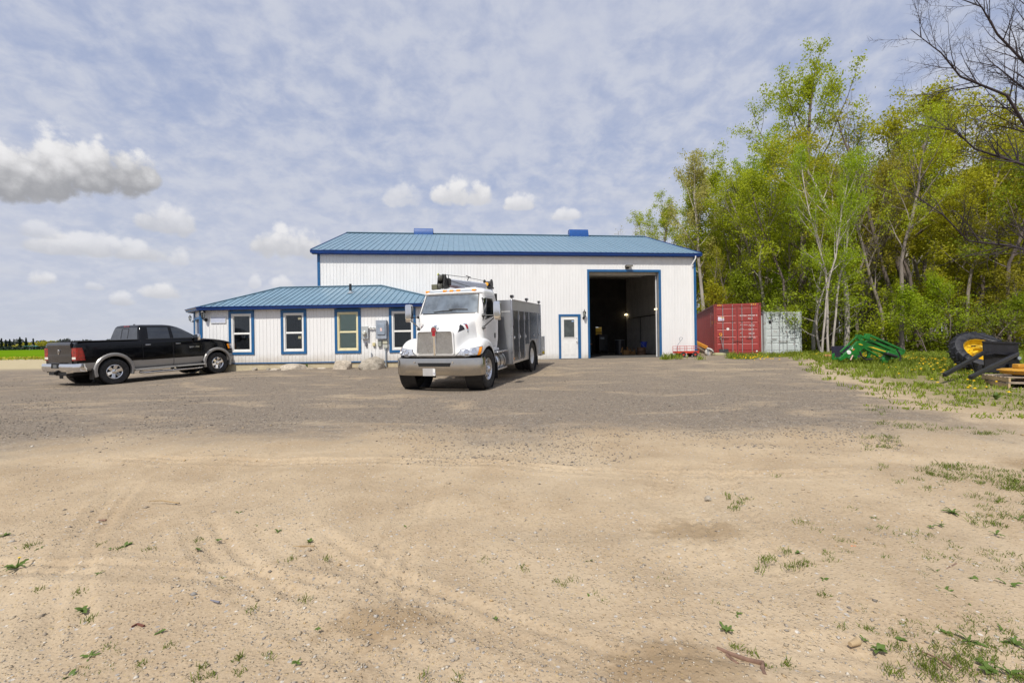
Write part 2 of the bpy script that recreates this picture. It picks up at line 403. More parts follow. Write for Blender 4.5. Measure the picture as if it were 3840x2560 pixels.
def track_dent(X, Y):
    """ribbed tyre tracks pressed into the dirt"""
    h = np.zeros_like(X)
    for (ax, ay, bx, by, w) in TRACKS:
        L = math.hypot(bx - ax, by - ay); tx, ty = (bx - ax) / L, (by - ay) / L
        al = (X - ax) * tx + (Y - ay) * ty; ac = (Y - ay) * tx - (X - ax) * ty + np.sin(al * 1.3) * .10
        f = np.clip((w * .5 - np.abs(ac)) / (w * .1), 0, 1) * np.clip((al + .2) / .5, 0, 1) * np.clip((L + .2 - al) / .6, 0, 1)
        f *= np.clip(.75 + .6 * np.sin(al * 2.3 + ax) * np.sin(al * 5.1 + 1), 0, 1)
        h += f * (-.010 + .008 * np.sin(ac * 62) + .005 * np.sin(al * 58 + ac * 30))
        h += .007 * np.exp(-((np.abs(ac) - w * .58) / .03) ** 2) * np.clip((al + .2) / .5, 0, 1) * np.clip((L + .2 - al) / .6, 0, 1)
    rs = np.random.RandomState(3)
    for i in range(60):
        a, f_, ph = rs.uniform(0, 6.28), rs.uniform(1.5, 14), rs.uniform(0, 6.28)
        h += .009 / f_ ** .9 * np.sin((X * math.cos(a) + Y * math.sin(a)) * f_ + ph)
    return h
def build_ground():
    xs = np.concatenate([-np.geomspace(1800, 6.1, 60), np.linspace(-6, 6, 470), np.geomspace(6.1, 1800, 60)])
    ys = np.concatenate([np.linspace(-12, 1.1, 14), np.linspace(1.2, 5.2, 165), np.linspace(5.35, 40, 110), 40 + np.geomspace(1, 2200, 40)])
    XX, YY = np.meshgrid(xs, ys); near = np.clip((8 - YY) / 3, 0, 1) * np.clip((8 - np.abs(XX)) / 2, 0, 1) * (YY > 1.0)
    dent = track_dent(XX, YY) * near
    n = len(xs); vs = [(x, y, ground_z(x, y) + dent[j, i]) for j, y in enumerate(ys) for i, x in enumerate(xs)]
    fs = [(j * n + i, j * n + i + 1, (j + 1) * n + i + 1, (j + 1) * n + i) for j in range(len(ys) - 1) for i in range(n - 1)]
    me = bpy.data.meshes.new('ground'); me.from_pydata(vs, [], fs); me.shade_smooth()
    o = link('ground', me, ground_material()); tag(o, 'tan dirt and grey gravel yard', None, None, 'structure')
    # green field far on the left
    m = bpy.data.materials.new('young_crop'); m.use_nodes = True; k = NT(m.node_tree); b = m.node_tree.nodes['Principled BSDF']
    P = k.n('ShaderNodeNewGeometry').outputs['Position']; X, Y, Z = k.xyz(P)
    n1 = k.noise(k.comb(k.mul(X, .03), k.mul(Y, .12), 0), 1.0, 6, .6); n2 = k.noise(P, 2.2, 5, .7)
    c = k.mix(k.ramp(n1, .35, .65), (.10, .19, .006), (.17, .28, .012)); c = k.mix(k.mul(n2, .5), c, (.07, .15, .006))
    k.put(b.inputs['Base Color'], c); b.inputs['Roughness'].default_value = 1; b.inputs['Specular IOR Level'].default_value = 0
    mb = MB(); A = [(-900, 48), (-900, 1500), (-8, 1500), (-8, 48)]
    xs = np.linspace(-900, -8, 40); ys = np.concatenate([np.linspace(47, 60, 6), np.geomspace(70, 1500, 24)])
    vs = [(x, y + (2.0 * math.sin(x * .08) if y < 48 else 0), ground_z(x, y) + .03 + (.09 if y > 47.5 else -.02)) for y in ys for x in xs]; n = len(xs)
    fs = [(j * n + i, j * n + i + 1, (j + 1) * n + i + 1, (j + 1) * n + i) for j in range(len(ys) - 1) for i in range(n - 1)]
    me = bpy.data.meshes.new('field'); me.from_pydata(vs, [], fs); me.shade_smooth()
    tag(link('field', me, m), 'flat bright green crop field', None, None, 'structure')
build_ground()
# ------------------------------------------------------------------ ribbed steel sheets
SHEETS = {}
RIB = .1525
def sheet_mesh(w, h, phase):
    """wall sheet w x h lying in the xz plane, facing -y, with a rib every RIB metres"""
    key = (round(w, 3), round(h, 3), round(phase % RIB, 3))
    if key in SHEETS: return SHEETS[key]
    prof = [(0.0, 0.0)]; k = math.ceil(-phase / RIB - 1)
    x = -(phase % RIB)
    while x < w:
        for dx, d in ((RIB - .040, 0), (RIB - .028, -.013), (RIB - .014, -.013), (RIB - .002, 0)):
            if 0.001 < x + dx < w - .001: prof.append((x + dx, d))
        x += RIB
    prof.append((w, 0.0)); n = len(prof)
    me = bpy.data.meshes.new('siding_panel'); me.from_pydata([(a, d, 0) for a, d in prof] + [(a, d, h) for a, d in prof], [], [(i, i + 1, n + i + 1, n + i) for i in range(n - 1)])
    SHEETS[key] = me; return me
def mud_splashed():
    m = M_SIDING.copy(); m.name = 'white_ribbed_steel_muddy'; k = NT(m.node_tree); b = m.node_tree.nodes['Principled BSDF']
    src = b.inputs['Base Color'].links[0].from_socket; tc = k.n('ShaderNodeTexCoord').outputs['Object']; z = k.xyz(tc)[2]
    n1 = k.noise(k.n('ShaderNodeNewGeometry').outputs['Position'], 3.2, 6, .65)
    f = k.mul(k.ramp(k.add(z, k.mul(k.sub(n1, .5), .5)), .42, -.05), .6)
    k.put(b.inputs['Base Color'], k.mix(f, src, (.42, .36, .27))); return m
M_SIDING_MUD = mud_splashed()
def clad(parent, u0, u1, z0, z1, v=-.004, start=None, mat_=None, name='siding_panel', flip=None):
    """cover a rectangle with 0.915 m wide sheets, each one its own part"""
    start = u0 if start is None else start; W = RIB * 6; i = math.floor((u0 - start) / W)
    while start + i * W < u1 - .01:
        a = max(u0, start + i * W); b = min(u1, start + (i + 1) * W)
        if b - a > .01:
            o = link(name, sheet_mesh(b - a, z1 - z0, a - start), mat_ or (M_SIDING_MUD if z0 < .6 else M_SIDING), parent)
            if flip: o.location, o.rotation_euler = flip(a, z0)
            else: o.location = (a, v - (.002 if i % 2 else 0), z0)
        i += 1
M_GLASSDARK = glass_mat('window_glass', (.8, .84, .84), .02, refl=0)
M_INT = mat('dim_interior', (.022, .022, .022), .9, 0, .3, 2)
def sash_window(parent, u0, u1, z0, z1, frame_m, blind=None, stickers=False):
    """double-hung window: frame, two sashes with panes, dark room behind"""
    f = MB(); t = .062
    f.box(u0, u0 + t, -.03, .05, z0, z1).box(u1 - t, u1, -.03, .05, z0, z1).box(u0 + t, u1 - t, -.03, .05, z0, z0 + t * 1.3).box(u0 + t, u1 - t, -.03, .05, z1 - t, z1)
    w = f.build('window', frame_m, parent, bevel=.006)
    zm = (z0 + z1) / 2 - .02
    for a, b, dv in ((z0 + t * 1.3, zm, -.004), (zm, z1 - t, .012)):
        s = MB(); q = .036
        s.box(u0 + t, u0 + t + q, dv, dv + .03, a, b).box(u1 - t - q, u1 - t, dv, dv + .03, a, b).box(u0 + t + q, u1 - t - q, dv, dv + .03, a, a + q).box(u0 + t + q, u1 - t - q, dv, dv + .03, b - q, b)
        s.build('sash', frame_m, w)
        MB().box(u0 + t + q, u1 - t - q, dv + .012, dv + .016, a + q, b - q).build('pane', M_GLASSDARK, w)
    if blind:
        MB().box(u0 + t, u1 - t, .055, .06, z0 + t, z1 - t).build('blind', blind, w)
    else:
        r = MB().add([(u0 + t, .06, z0 + t), (u1 - t, .06, z0 + t), (u1 - t, .06, z1 - t), (u0 + t, .06, z1 - t), (u0, .9, z0 - .3), (u1, .9, z0 - .3), (u1, .9, z1), (u0, .9, z1)], [(0, 1, 5, 4), (1, 2, 6, 5), (2, 3, 7, 6), (3, 0, 4, 7), (4, 5, 6, 7)])
        r.build('room_recess', M_INT, w)
    if stickers:
        s = MB()
        for zb in (z1 - t - .14, zm - .17):
            for j in range(3): s.box(u1 - t - q - .15, u1 - t - q - .02, dv - .006 - .018, dv - .004 - .018, zb - j * .035, zb - j * .035 + .016)
        s.build('sticker', M_CREAM, w)
    return w
def carriage_lantern(label, loc, rz, s=1.0):
    """wall lantern: plate, arm, cage with glass, roof and finial"""
    e = empty('wall_lantern', loc, rz); tag(e, label, 'lantern')
    MB().lathe([(0, 0), (.055 * s, 0), (.055 * s, -.02), (.03 * s, -.03), (0, -.03)], (0, 0, -.10 * s), 'y', 12).build('back_plate', M_BLACK, e, smooth=40)
    MB().tube([(0, -.02, -.10 * s), (0, -.10 * s, -.13 * s), (0, -.14 * s, -.06 * s)], .012 * s, 6).build('arm', M_BLACK, e, smooth=60)
    MB().lathe([(0, -.07 * s), (.045 * s, -.06 * s), (.055 * s, -.05 * s), (.055 * s, -.04 * s), (0, -.04 * s)], (0, -.14 * s, 0), 'z', 6).build('cage_base', M_BLACK, e)
    MB().lathe([(.045 * s, -.04 * s), (.068 * s, .13 * s)], (0, -.14 * s, 0), 'z', 6).build('lantern_glass', glass_mat('lantern_glass', (.9, .92, .88), .05, refl=.6), e)
    c = MB()
    for i in range(6):
        a = 2 * math.pi * i / 6; c.tube([(math.cos(a) * .047 * s, -.14 * s + math.sin(a) * .047 * s, -.04 * s), (math.cos(a) * .07 * s, -.14 * s + math.sin(a) * .07 * s, .13 * s)], .006 * s, 4)
    c.build('cage_bar', M_BLACK, e)
    r = MB().lathe([(.085 * s, .13 * s), (.06 * s, .17 * s), (.025 * s, .20 * s), (.02 * s, .22 * s), (.01 * s, .26 * s), (0, .29 * s)], (0, -.14 * s, 0), 'z', 8).build('lantern_roof', M_BLACK, e)
    return e

# ------------------------------------------------------------------ main workshop
FM = Frame(0, 22.3, 6.8)
UL, UR, ZB, ZE = -9.08, 9.56, .33, 5.46
DEEP = 9.4; RV, RZ = 6.8, 8.06            # back wall and ridge
FLOOR = .36
def build_workshop():
    B = empty('workshop_building', FM.world(0, 0, 0), FM.yaw)
    tag(B, 'tall white ribbed steel workshop with blue roof and open overhead door', 'building')
    # structural walls behind the sheets
    core = mat('wall_lining', (.32, .30, .27), .75, 0, .15, 2)
    w = MB(); T = .16
    for a, b, z0, z1 in ((UL, 2.40, ZB - .3, ZE), (2.40, 3.34, 2.47, ZE), (3.34, 3.92, ZB - .3, ZE), (3.92, 7.56, 4.66, ZE), (7.56, UR, ZB - .3, ZE)):
        w.box(a, b, .004, T, z0, z1)
    w.build('front_wall', core, B)
    for nm, u0, u1 in (('left_wall', UL, UL + T), ('right_wall', UR - T, UR)):
        MB().prism([(T, ZB - .3), (DEEP - T, ZB - .3), (DEEP - T, 7.0), (RV, 7.95), (T, 5.62)], 'x', u0, u1).build(nm, core if nm == 'left_wall' else M_SIDING, B)
    wl, wr, wb, wt = *(FM.pix(2231, 1226, DEEP)), *(FM.pix(2256, 1267, DEEP))
    wu0, wz1, wu1, wz0 = wl, wr, wb, wt
    bw = MB()
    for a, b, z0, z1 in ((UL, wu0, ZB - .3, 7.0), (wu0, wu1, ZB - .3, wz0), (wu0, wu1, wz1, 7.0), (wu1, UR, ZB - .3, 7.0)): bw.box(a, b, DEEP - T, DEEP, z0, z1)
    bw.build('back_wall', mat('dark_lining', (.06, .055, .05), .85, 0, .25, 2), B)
    wn = MB(); wn.box(wu0, wu1, DEEP - .1, DEEP - .06, (wz0 + wz1) / 2 - .03, (wz0 + wz1) / 2 + .03).box(wu0, wu0 + .03, DEEP - .1, DEEP - .06, wz0, wz1)
    wn = wn.build('rear_window', M_BLACK, B); MB().box(wu0, wu1, DEEP - .085, DEEP - .08, wz0, wz1).build('pane', glass_mat('clear_pane', (.93, .95, .93), .02, refl=.1), wn)
    MB().box(UL + T, UR - T, T, DEEP - T, 5.60, 5.70).build('ceiling', mat('white_ceiling', (.6, .58, .54), .8), B)
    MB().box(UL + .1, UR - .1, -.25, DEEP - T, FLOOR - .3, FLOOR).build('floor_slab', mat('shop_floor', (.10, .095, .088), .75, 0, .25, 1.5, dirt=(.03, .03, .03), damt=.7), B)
    # outer sheets
    for r in ((UL + .1, 2.34, ZB, ZE), (2.34, 3.46, 2.56, ZE), (3.46, 3.83, ZB, ZE), (3.83, 7.68, 4.79, ZE), (7.68, UR - .1, ZB, ZE)): clad(B, *r, start=UL + .1)
    # ribbed liner on the inside of the right wall and of the back wall
    liner = mat('liner_steel', (.55, .53, .50), .5, 0, .12, 2)
    clad(B, T, DEEP - T, FLOOR, 5.6, mat_=liner, name='liner_panel', flip=lambda a, z0: ((UR - T - .01, DEEP - a + 0.0, z0), (0, 0, -math.pi / 2)))
    # trims
    for a, b in ((UL - .01, UL + .11), (UR - .11, UR + .02)):
        MB().box(a, b, -.035, .10, ZB - .02, ZE).build('corner_trim', M_BLUE, B, bevel=.006)
    t = MB(); t.box(2.34, 2.445, -.045, .1, ZB, 2.56).box(3.315, 3.46, -.045, .1, ZB, 2.56).box(2.445, 3.315, -.045, .1, 2.455, 2.56); t.build('door_trim', M_BLUE, B, bevel=.006)
    t = MB(); t.box(3.83, 3.92, -.05, .2, ZB - .05, 4.79).box(7.565, 7.68, -.05, .2, ZB - .05, 4.79).box(3.92, 7.565, -.05, .2, 4.67, 4.79); t.build('overhead_door_trim', M_BLUE, B, bevel=.006)
    MB().box(7.50, 7.545, .21, .25, FLOOR, 4.5).build('door_track', M_WHITE, B)
    MB().box(3.92, 7.56, .205, .26, 4.55, 4.665).build('rolled_door_edge', mat('door_edge', (.45, .42, .36), .6), B)
    dt = MB()
    for j in range(3): dt.box(3.95, 7.52, .35 + j * .62, .93 + j * .62, 4.70 + j * .02, 4.745 + j * .02)
    dt.build('raised_door_panels', M_WHITE, B)
    MB().box(UL + .11, 2.34, -.03, .05, ZB - .015, ZB + .02).build('base_trim', M_BLUE, B)
    MB().box(3.92, 7.56, -.35, -.252, FLOOR - .12, FLOOR - .02).build('sill', M_CONC, B)
    # white entrance door with a lite and two raised panels
    d = MB().box(2.447, 3.313, -.012, .03, .372, 2.453).build('entry_door', M_WHITE, B)
    lu0, lz1 = 2.60, 2.29; lu1, lz0 = 3.13, 1.42
    f = MB(); f.box(lu0 - .04, lu0, -.03, -.013, lz0 - .04, lz1 + .04).box(lu1, lu1 + .04, -.03, -.013, lz0 - .04, lz1 + .04).box(lu0, lu1, -.03, -.013, lz0 - .04, lz0).box(lu0, lu1, -.03, -.013, lz1, lz1 + .04)
    f.build('lite_frame', M_WHITE, d, bevel=.004)
    MB().box(lu0, lu1, -.018, -.013, lz0, lz1).build('pane', mat('door_lite_glass', (.055, .065, .06), .06, 0, .3, 3, spec=.8), d)
    MB().box(3.0, 3.11, -.021, -.0185, 2.19, 2.235).build('sticker', mat('pale_sticker', (.35, .5, .75), .5), d)
    for a, b in ((2.56, 2.83), (2.92, 3.19)):
        q = MB(); q.box(a, b, -.019, -.0125, .52, 1.18); q.build('panel', M_WHITE, d, bevel=.012)
        MB().box(a + .035, b - .035, -.025, -.0195, .555, 1.145).build('panel', M_WHITE, d, bevel=.01)
    h = MB().lathe([(0, -.012), (.028, -.012), (.028, -.02), (.012, -.025), (.012, -.05), (.03, -.06), (.03, -.08), (0, -.085)], (3.245, 0, 1.20), 'y', 12).build('handle', M_CHROME, d, smooth=50)
    MB().lathe([(0, -.012), (.026, -.012), (.026, -.024), (0, -.026)], (3.245, 0, 1.36), 'y', 12).build('deadbolt', M_CHROME, d, smooth=50)
    # eaves
    sl = (RZ - 5.62) / (RV + .35); EV = -.22
    MB().box(UL - .2, UR + .18, EV + .02, .0, ZE - .03, ZE).build('soffit', M_NAVY, B)
    MB().box(UL - .2, UR + .18, EV - .005, EV + .02, ZE - .04, ZE + .13).build('fascia', M_NAVY, B)
    g = MB().prism([(EV - .007, ZE + .0), (EV - .08, ZE + .0), (EV - .085, ZE + .05), (EV - .12, ZE + .10), (EV - .12, ZE + .125), (EV - .11, ZE + .125), (EV - .1, ZE + .1), (EV - .007, ZE + .09)], 'x', UL - .24, UR + .22)
    g.build('gutter', M_NAVY, B)
    # front roof slope, one part per sheet; raised seams
    RS = .27; NP = 3; u = UL - .2; L = math.hypot(RV - EV + .03, RZ - (ZE + .15)); ang = math.atan2(RZ - (ZE + .15), RV - EV + .03); k = 0; W = RS * NP
    me = None
    while u < UR + .18 - .01:
        wd = min(W, UR + .18 - u)
        if me is None or wd < W - 1e-4:
            s = MB(); pr = []
            for j in range(NP):
                x0 = j * RS
                for a, h in ((0, 0), (0.004, .024), (.016, .024), (.020, 0)): 
                    if x0 + a <= wd: pr.append((x0 + a, h))
            pr.append((wd, 0)); n = len(pr)
            s.add([(a, 0, h) for a, h in pr] + [(a, L, h) for a, h in pr], [(i, i + 1, n + i + 1, n + i) for i in range(n - 1)])
            me = s.mesh('roof_panel')
        o = link('roof_panel', me, M_ROOF, B, (u, EV - .03, ZE + .15 + (.002 if k % 2 else 0))); o.rotation_euler = (ang, 0, 0)
        u += W; k += 1
    MB().add([(UL - .2, RV, RZ), (UR + .18, RV, RZ), (UR + .18, DEEP + .4, RZ - sl * (DEEP + .4 - RV)), (UL - .2, DEEP + .4, RZ - sl * (DEEP + .4 - RV))], [(0, 1, 2, 3)]).build('rear_roof_slope', M_ROOF, B)
    s = MB().bar((UL - .22, RV, RZ + .015), (UR + .2, RV, RZ + .015), .34, .05); s.build('ridge_cap', M_ROOF, B, bevel=.015)
    for uu in (UL - .21, UR + .19):
        MB().bar((uu, EV - .04, ZE + .10), (uu, RV, RZ - .04), .03, .17).build('rake_trim', M_NAVY, B)
    for (x0, x1, yt, yb) in ((1553, 1625, 858, 874), (2132, 2203, 862, 879)):
        a, zt = FM.pix(x0, yt, RV); b, zb = FM.pix(x1, yb, RV); zc = RZ + .02
        pr = [(-.28, zc - .12), (-.26, zc + .10), (-.16, zt), (.16, zt), (.26, zc + .10), (.28, zc - .12)]
        MB().prism([(RV + p, q) for p, q in pr], 'x', a, b).build('ridge_vent', mat('vent_blue', (.010, .075, .28), .35), B, bevel=.02)
    # downpipe at the right corner
    uD, _ = FM.pix(2590, 1000); 
    MB().tube([(uD + .12, EV - .06, ZE), (uD + .12, EV - .06, ZE - .12), (uD, -.10, ZE - .42), (uD, -.075, ZE - .55), (uD, -.075, 1.0), (uD, -.075, .62), (uD, -.075, .52)], .036, 8).build('downpipe', M_SIDING, B, smooth=50)
    # tool lights and pipes on the liner wall
    return B
WORKSHOP = build_workshop()
# things fixed to the workshop front
def wall_pack():
    u, z = FM.pix(2352, 1003); e = empty('floodlight', FM.world(u, -.02, z), FM.yaw); tag(e, 'dark floodlight fixed above the open overhead door', 'floodlight')
    MB().box(-.10, .06, -.07, 0, -.07, .03).build('mount_box', M_BLACK, e, bevel=.01)
    MB().prism([(-.30, .02), (-.24, .10), (-.02, .10), (-.0, .02)], 'x', -.14, .20).build('housing', mat('floodlight_housing', (.12, .11, .09), .5), e, bevel=.012)
    MB().box(-.12, .18, -.29, -.02, .006, .018).build('lens', mat('floodlight_lens', (.5, .5, .45), .2), e)
wall_pack()
u_, z_ = FM.pix(2188, 1185); carriage_lantern('black carriage lantern between the white door and the open overhead door', FM.world(u_, -.02, z_ + .02), FM.yaw, 1.15)

# ------------------------------------------------------------------ low annex
FA = Frame(-8.0, 18.9, -2.0)
def build_annex():
    B = empty('annex_building', FA.world(0, 0, 0), FA.yaw)
    tag(B, 'low white annex with blue hipped roof and four sash windows', 'building')
    A0, A1, ZF, ZT = -5.05, 5.45, .48, 2.74
    C = [(A0, 0), (A0 - 1.08, 1.08)]
    WIN = [(-3.83, -2.75), (-1.61, -.53), (.66, 1.76), (2.94, 4.05)]; WZ0, WZ1 = .86, 2.70
    cols = [A0 + .09] + [e for w in WIN for e in w] + [A1]
    core = MB(); wc = []
    prev = A0
    for a, b in WIN:
        core.box(prev, a + .09, .004, .12, ZF, ZT); prev = b - .09
        core.box(a + .09, b - .09, .004, .12, ZF, WZ0 + .07)
    core.box(prev, A1, .004, .12, ZF, ZT)
    core.build('front_wall', M_SIDING, B)
    FOUND = mat('beige_foundation', (.50, .43, .29), .85, 0, .12, 3, dirt=(.3, .25, .17), damt=.5)
    MB().box(A0, A1, .03, .2, -.1, ZF - .002).build('foundation', FOUND, B)
    MB().box(A0, A1, -.02, .05, ZF, ZF + .045).build('base_trim', M_BLUE, B)
    st = A0 + .09
    for i in range(5):
        a = cols[i * 2]; b = cols[i * 2 + 1]
        clad(B, a, b, ZF + .045, ZT, start=st)
    for a, b in WIN: clad(B, a, b, ZF + .045, WZ0, start=st)
    for i, (a, b) in enumerate(WIN):
        t = MB(); q = .105
        t.box(a, a + q, -.045, .03, WZ0, WZ1).box(b - q, b, -.045, .03, WZ0, WZ1).box(a + q, b - q, -.045, .03, WZ0, WZ0 + .10).box(a + q, b - q, -.045, .03, 2.57, WZ1)
        t.build('window_trim', M_BLUE, B, bevel=.005)
        bl = mat('green_blind', (.72, .84, .70), .8, 0, .08, 30, stretch=(.2, 1, 6)) if i == 2 else None
        sash_window(B, a + q + .004, b - q - .004, WZ0 + .104, 2.566, M_CREAM if i == 2 else M_WHITE, bl, stickers=(i == 1))
    MB().box(A0 - .012, A0 + .09, -.03, .05, ZF - .0, ZT).build('corner_trim', M_BLUE, B, bevel=.005)
    # chamfered corner with the entrance
    ch = empty('corner_wall', (A0, 0, 0), math.pi - RAD(45)); ch.parent = B; L = 1.53       # x runs along the chamfer, -y faces inward -> build facing +y
    s = MB(); s.box(.09, .22, -.06, .0, ZF, ZT).box(1.22, L, -.06, .0, ZF, ZT).box(.22, 1.22, -.06, .0, 2.40, ZT); s.build('wall_panel', M_SIDING, ch)
    s = MB(); s.box(.0, .16, .0, .035, ZF, ZT).box(1.27, L, .0, .035, ZF, ZT).box(.16, 1.27, .0, .035, 2.38, 2.48); s.build('trim', M_BLUE, ch, bevel=.005)
    s = MB().box(.30, 1.16, -.10, -.05, ZF, 2.36).build('corner_door', mat('dark_blue_door', (.01, .03, .11), .4), ch)
    s = MB(); s.box(.22, .30, -.09, -.0, ZF, 2.39).box(1.16, 1.24, -.09, -.0, ZF, 2.39); s.build('door_frame', M_WHITE, ch)
    MB().box(0.02, L, -.12, -.02, -.1, ZF - .002).build('corner_foundation', FOUND, ch)
    # other walls (left end and right end)
    MB().box(A0 - 1.08, A0 - .98, 1.10, 5.2, -.1, ZT).build('left_wall', M_SIDING, B)
    MB().box(A1 - .12, A1, .13, 2.7, -.1, ZT).build('right_wall', M_SIDING, B)
    # roof: eave corners, ridge
    ze, zr, vr = 2.86, 3.92, 2.25; ev = -.24
    C1 = Vector((-4.97, ev, ze)); C0 = Vector((-6.35, .98, ze)); CB = Vector((-6.35, 5.4, ze)); R0 = Vector((-2.86, vr, zr)); R1 = Vector((1.95, vr, zr)); B1 = Vector((5.75, ev, ze)); B2 = Vector((5.75, 2.75, ze + .1)); Rb = Vector((-2.86, 4.0, zr - .35))
    D1 = Vector((-1.12, 5.4, ze))
    RS = .25; u = C1.x; n = 0
    def top(u_):
        if u_ < R0.x: t = (u_ - C1.x) / (R0.x - C1.x)
        elif u_ > R1.x: t = (B1.x - u_) / (B1.x - R1.x)
        else: t = 1
        return C1.lerp(Vector((C1.x, vr, zr)), t)
    nrm = Vector((0, -(zr - ze), vr - ev)).normalized()
    W = RS * 3
    while u < B1.x - .01:
        e = min(u + W, B1.x); br = sorted([u, e] + [x for x in (R0.x, R1.x) if u < x < e])
        low = [Vector((x, ev, ze)) for x in br]; hi = [Vector((x, top(x).y, top(x).z)) for x in br]
        s = MB(); vs = low + hi; m = len(br)
        s.add(vs, [(i, i + 1, m + i + 1, m + i) for i in range(m - 1)])
        for j in range(3):
            x = u + j * RS
            if x < B1.x - .1 and top(x).y > ev + .05:
                a = Vector((x, ev, ze)); b = Vector((x, top(x).y, top(x).z)); q = nrm * .026; d = Vector((.018, 0, 0))
                s.add([a, a + q + d * .1, a + q + d * .9, a + d, b, b + q + d * .1, b + q + d * .9, b + d], [(0, 1, 5, 4), (1, 2, 6, 5), (2, 3, 7, 6), (0, 3, 2, 1)])
        s.build('roof_panel', M_ROOF, B); u = e; n += 1
    MB().add([C0, C1, R0], [(0, 1, 2)]).build('corner_roof_slope', M_ROOF, B)
    s = MB().add([CB, C0, R0, Rb], [(0, 1, 2, 3)]); s.build('left_roof_slope', M_ROOF, B)
    MB().add([CB, Rb, R0, Vector((-1.12, vr, zr)), Vector((-1.12, 4.0, zr - .35)), D1], [(0, 1, 4, 5), (1, 2, 3, 4)]).build('rear_roof_slope', M_ROOF, B)
    MB().add([B1, B2, R1 + Vector((0, .55, 0)), R1], [(0, 1, 2, 3)]).build('right_roof_slope', M_ROOF, B)
    MB().add([R0 + Vector((1.75, 0, -.01)), R1 + Vector((0, 0, -.01)), R1 + Vector((0, .5, .02)), R0 + Vector((1.75, .02, .02))], [(0, 1, 2, 3)]).build('ridge_flashing', M_ROOF, B)
    for a, b in ((C1, R0), (R0, R1), (R1, B1), (C0, R0)):
        MB().bar(a + Vector((0, 0, .02)), b + Vector((0, 0, .02)), .16, .035).build('hip_cap', M_ROOF, B, bevel=.01)
    # gutters, fascia, soffit
    def run(a, b, nm_out):
        d = (b - a).normalized(); o = Vector((d.y, -d.x, 0)); q = [(0, -.12), (.06, -.12), (.07, -.06), (.11, -.02), (.11, .0), (.10, .0), (.09, -.03), (0, -.03)]
        rings = [[p + o * x + Vector((0, 0, z)) for x, z in q] for p in (a - d * .03, b + d * .03)]
        MB().loft(rings).build('gutter', M_NAVY, B)
        rings = [[p + o * x + Vector((0, 0, z)) for x, z in ((-.03, -.15), (-.002, -.15), (-.002, -.01), (-.03, -.01))] for p in (a, b)]
        MB().loft(rings).build('fascia', M_NAVY, B)
    run(C1, B1, 0); run(C0, C1, 0); run(CB, C0, 0)
    MB().add([Vector((C0.x, C0.y, 2.745)), Vector((C1.x, C1.y, 2.745)), Vector((B1.x, ev, 2.745)), Vector((B1.x, .02, 2.745)), Vector((A0, .02, 2.745)), Vector((A0 - 1.08, 1.08, 2.745))], [(0, 1, 4, 5), (1, 2, 3, 4)]).build('soffit', mat('soffit_dark_blue', (.015, .03, .09), .6), B)  # annex soffit is a darker blue than the gutters
    # black flue pipe
    px, py = 680 + 1587 * .39966, 1020 + 200 * .39966
    vf = 1.25; uf, zf = FA.pix(px, py, vf); zf = ze + (zr - ze) * (vf - ev) / (vr - ev)
    p = MB().tube([(uf, vf, zf - .03), (uf, vf, zf + .40)], .055, 12).build('flue_pipe', M_BLACK, B, smooth=40)
    MB().lathe([(.14, -.02), (.1, .02), (.06, .06), (.056, .1)], (uf, vf, zf), 'z', 12).build('flashing', M_GREYMETAL, p, smooth=50)
    return B
ANNEX = build_annex()
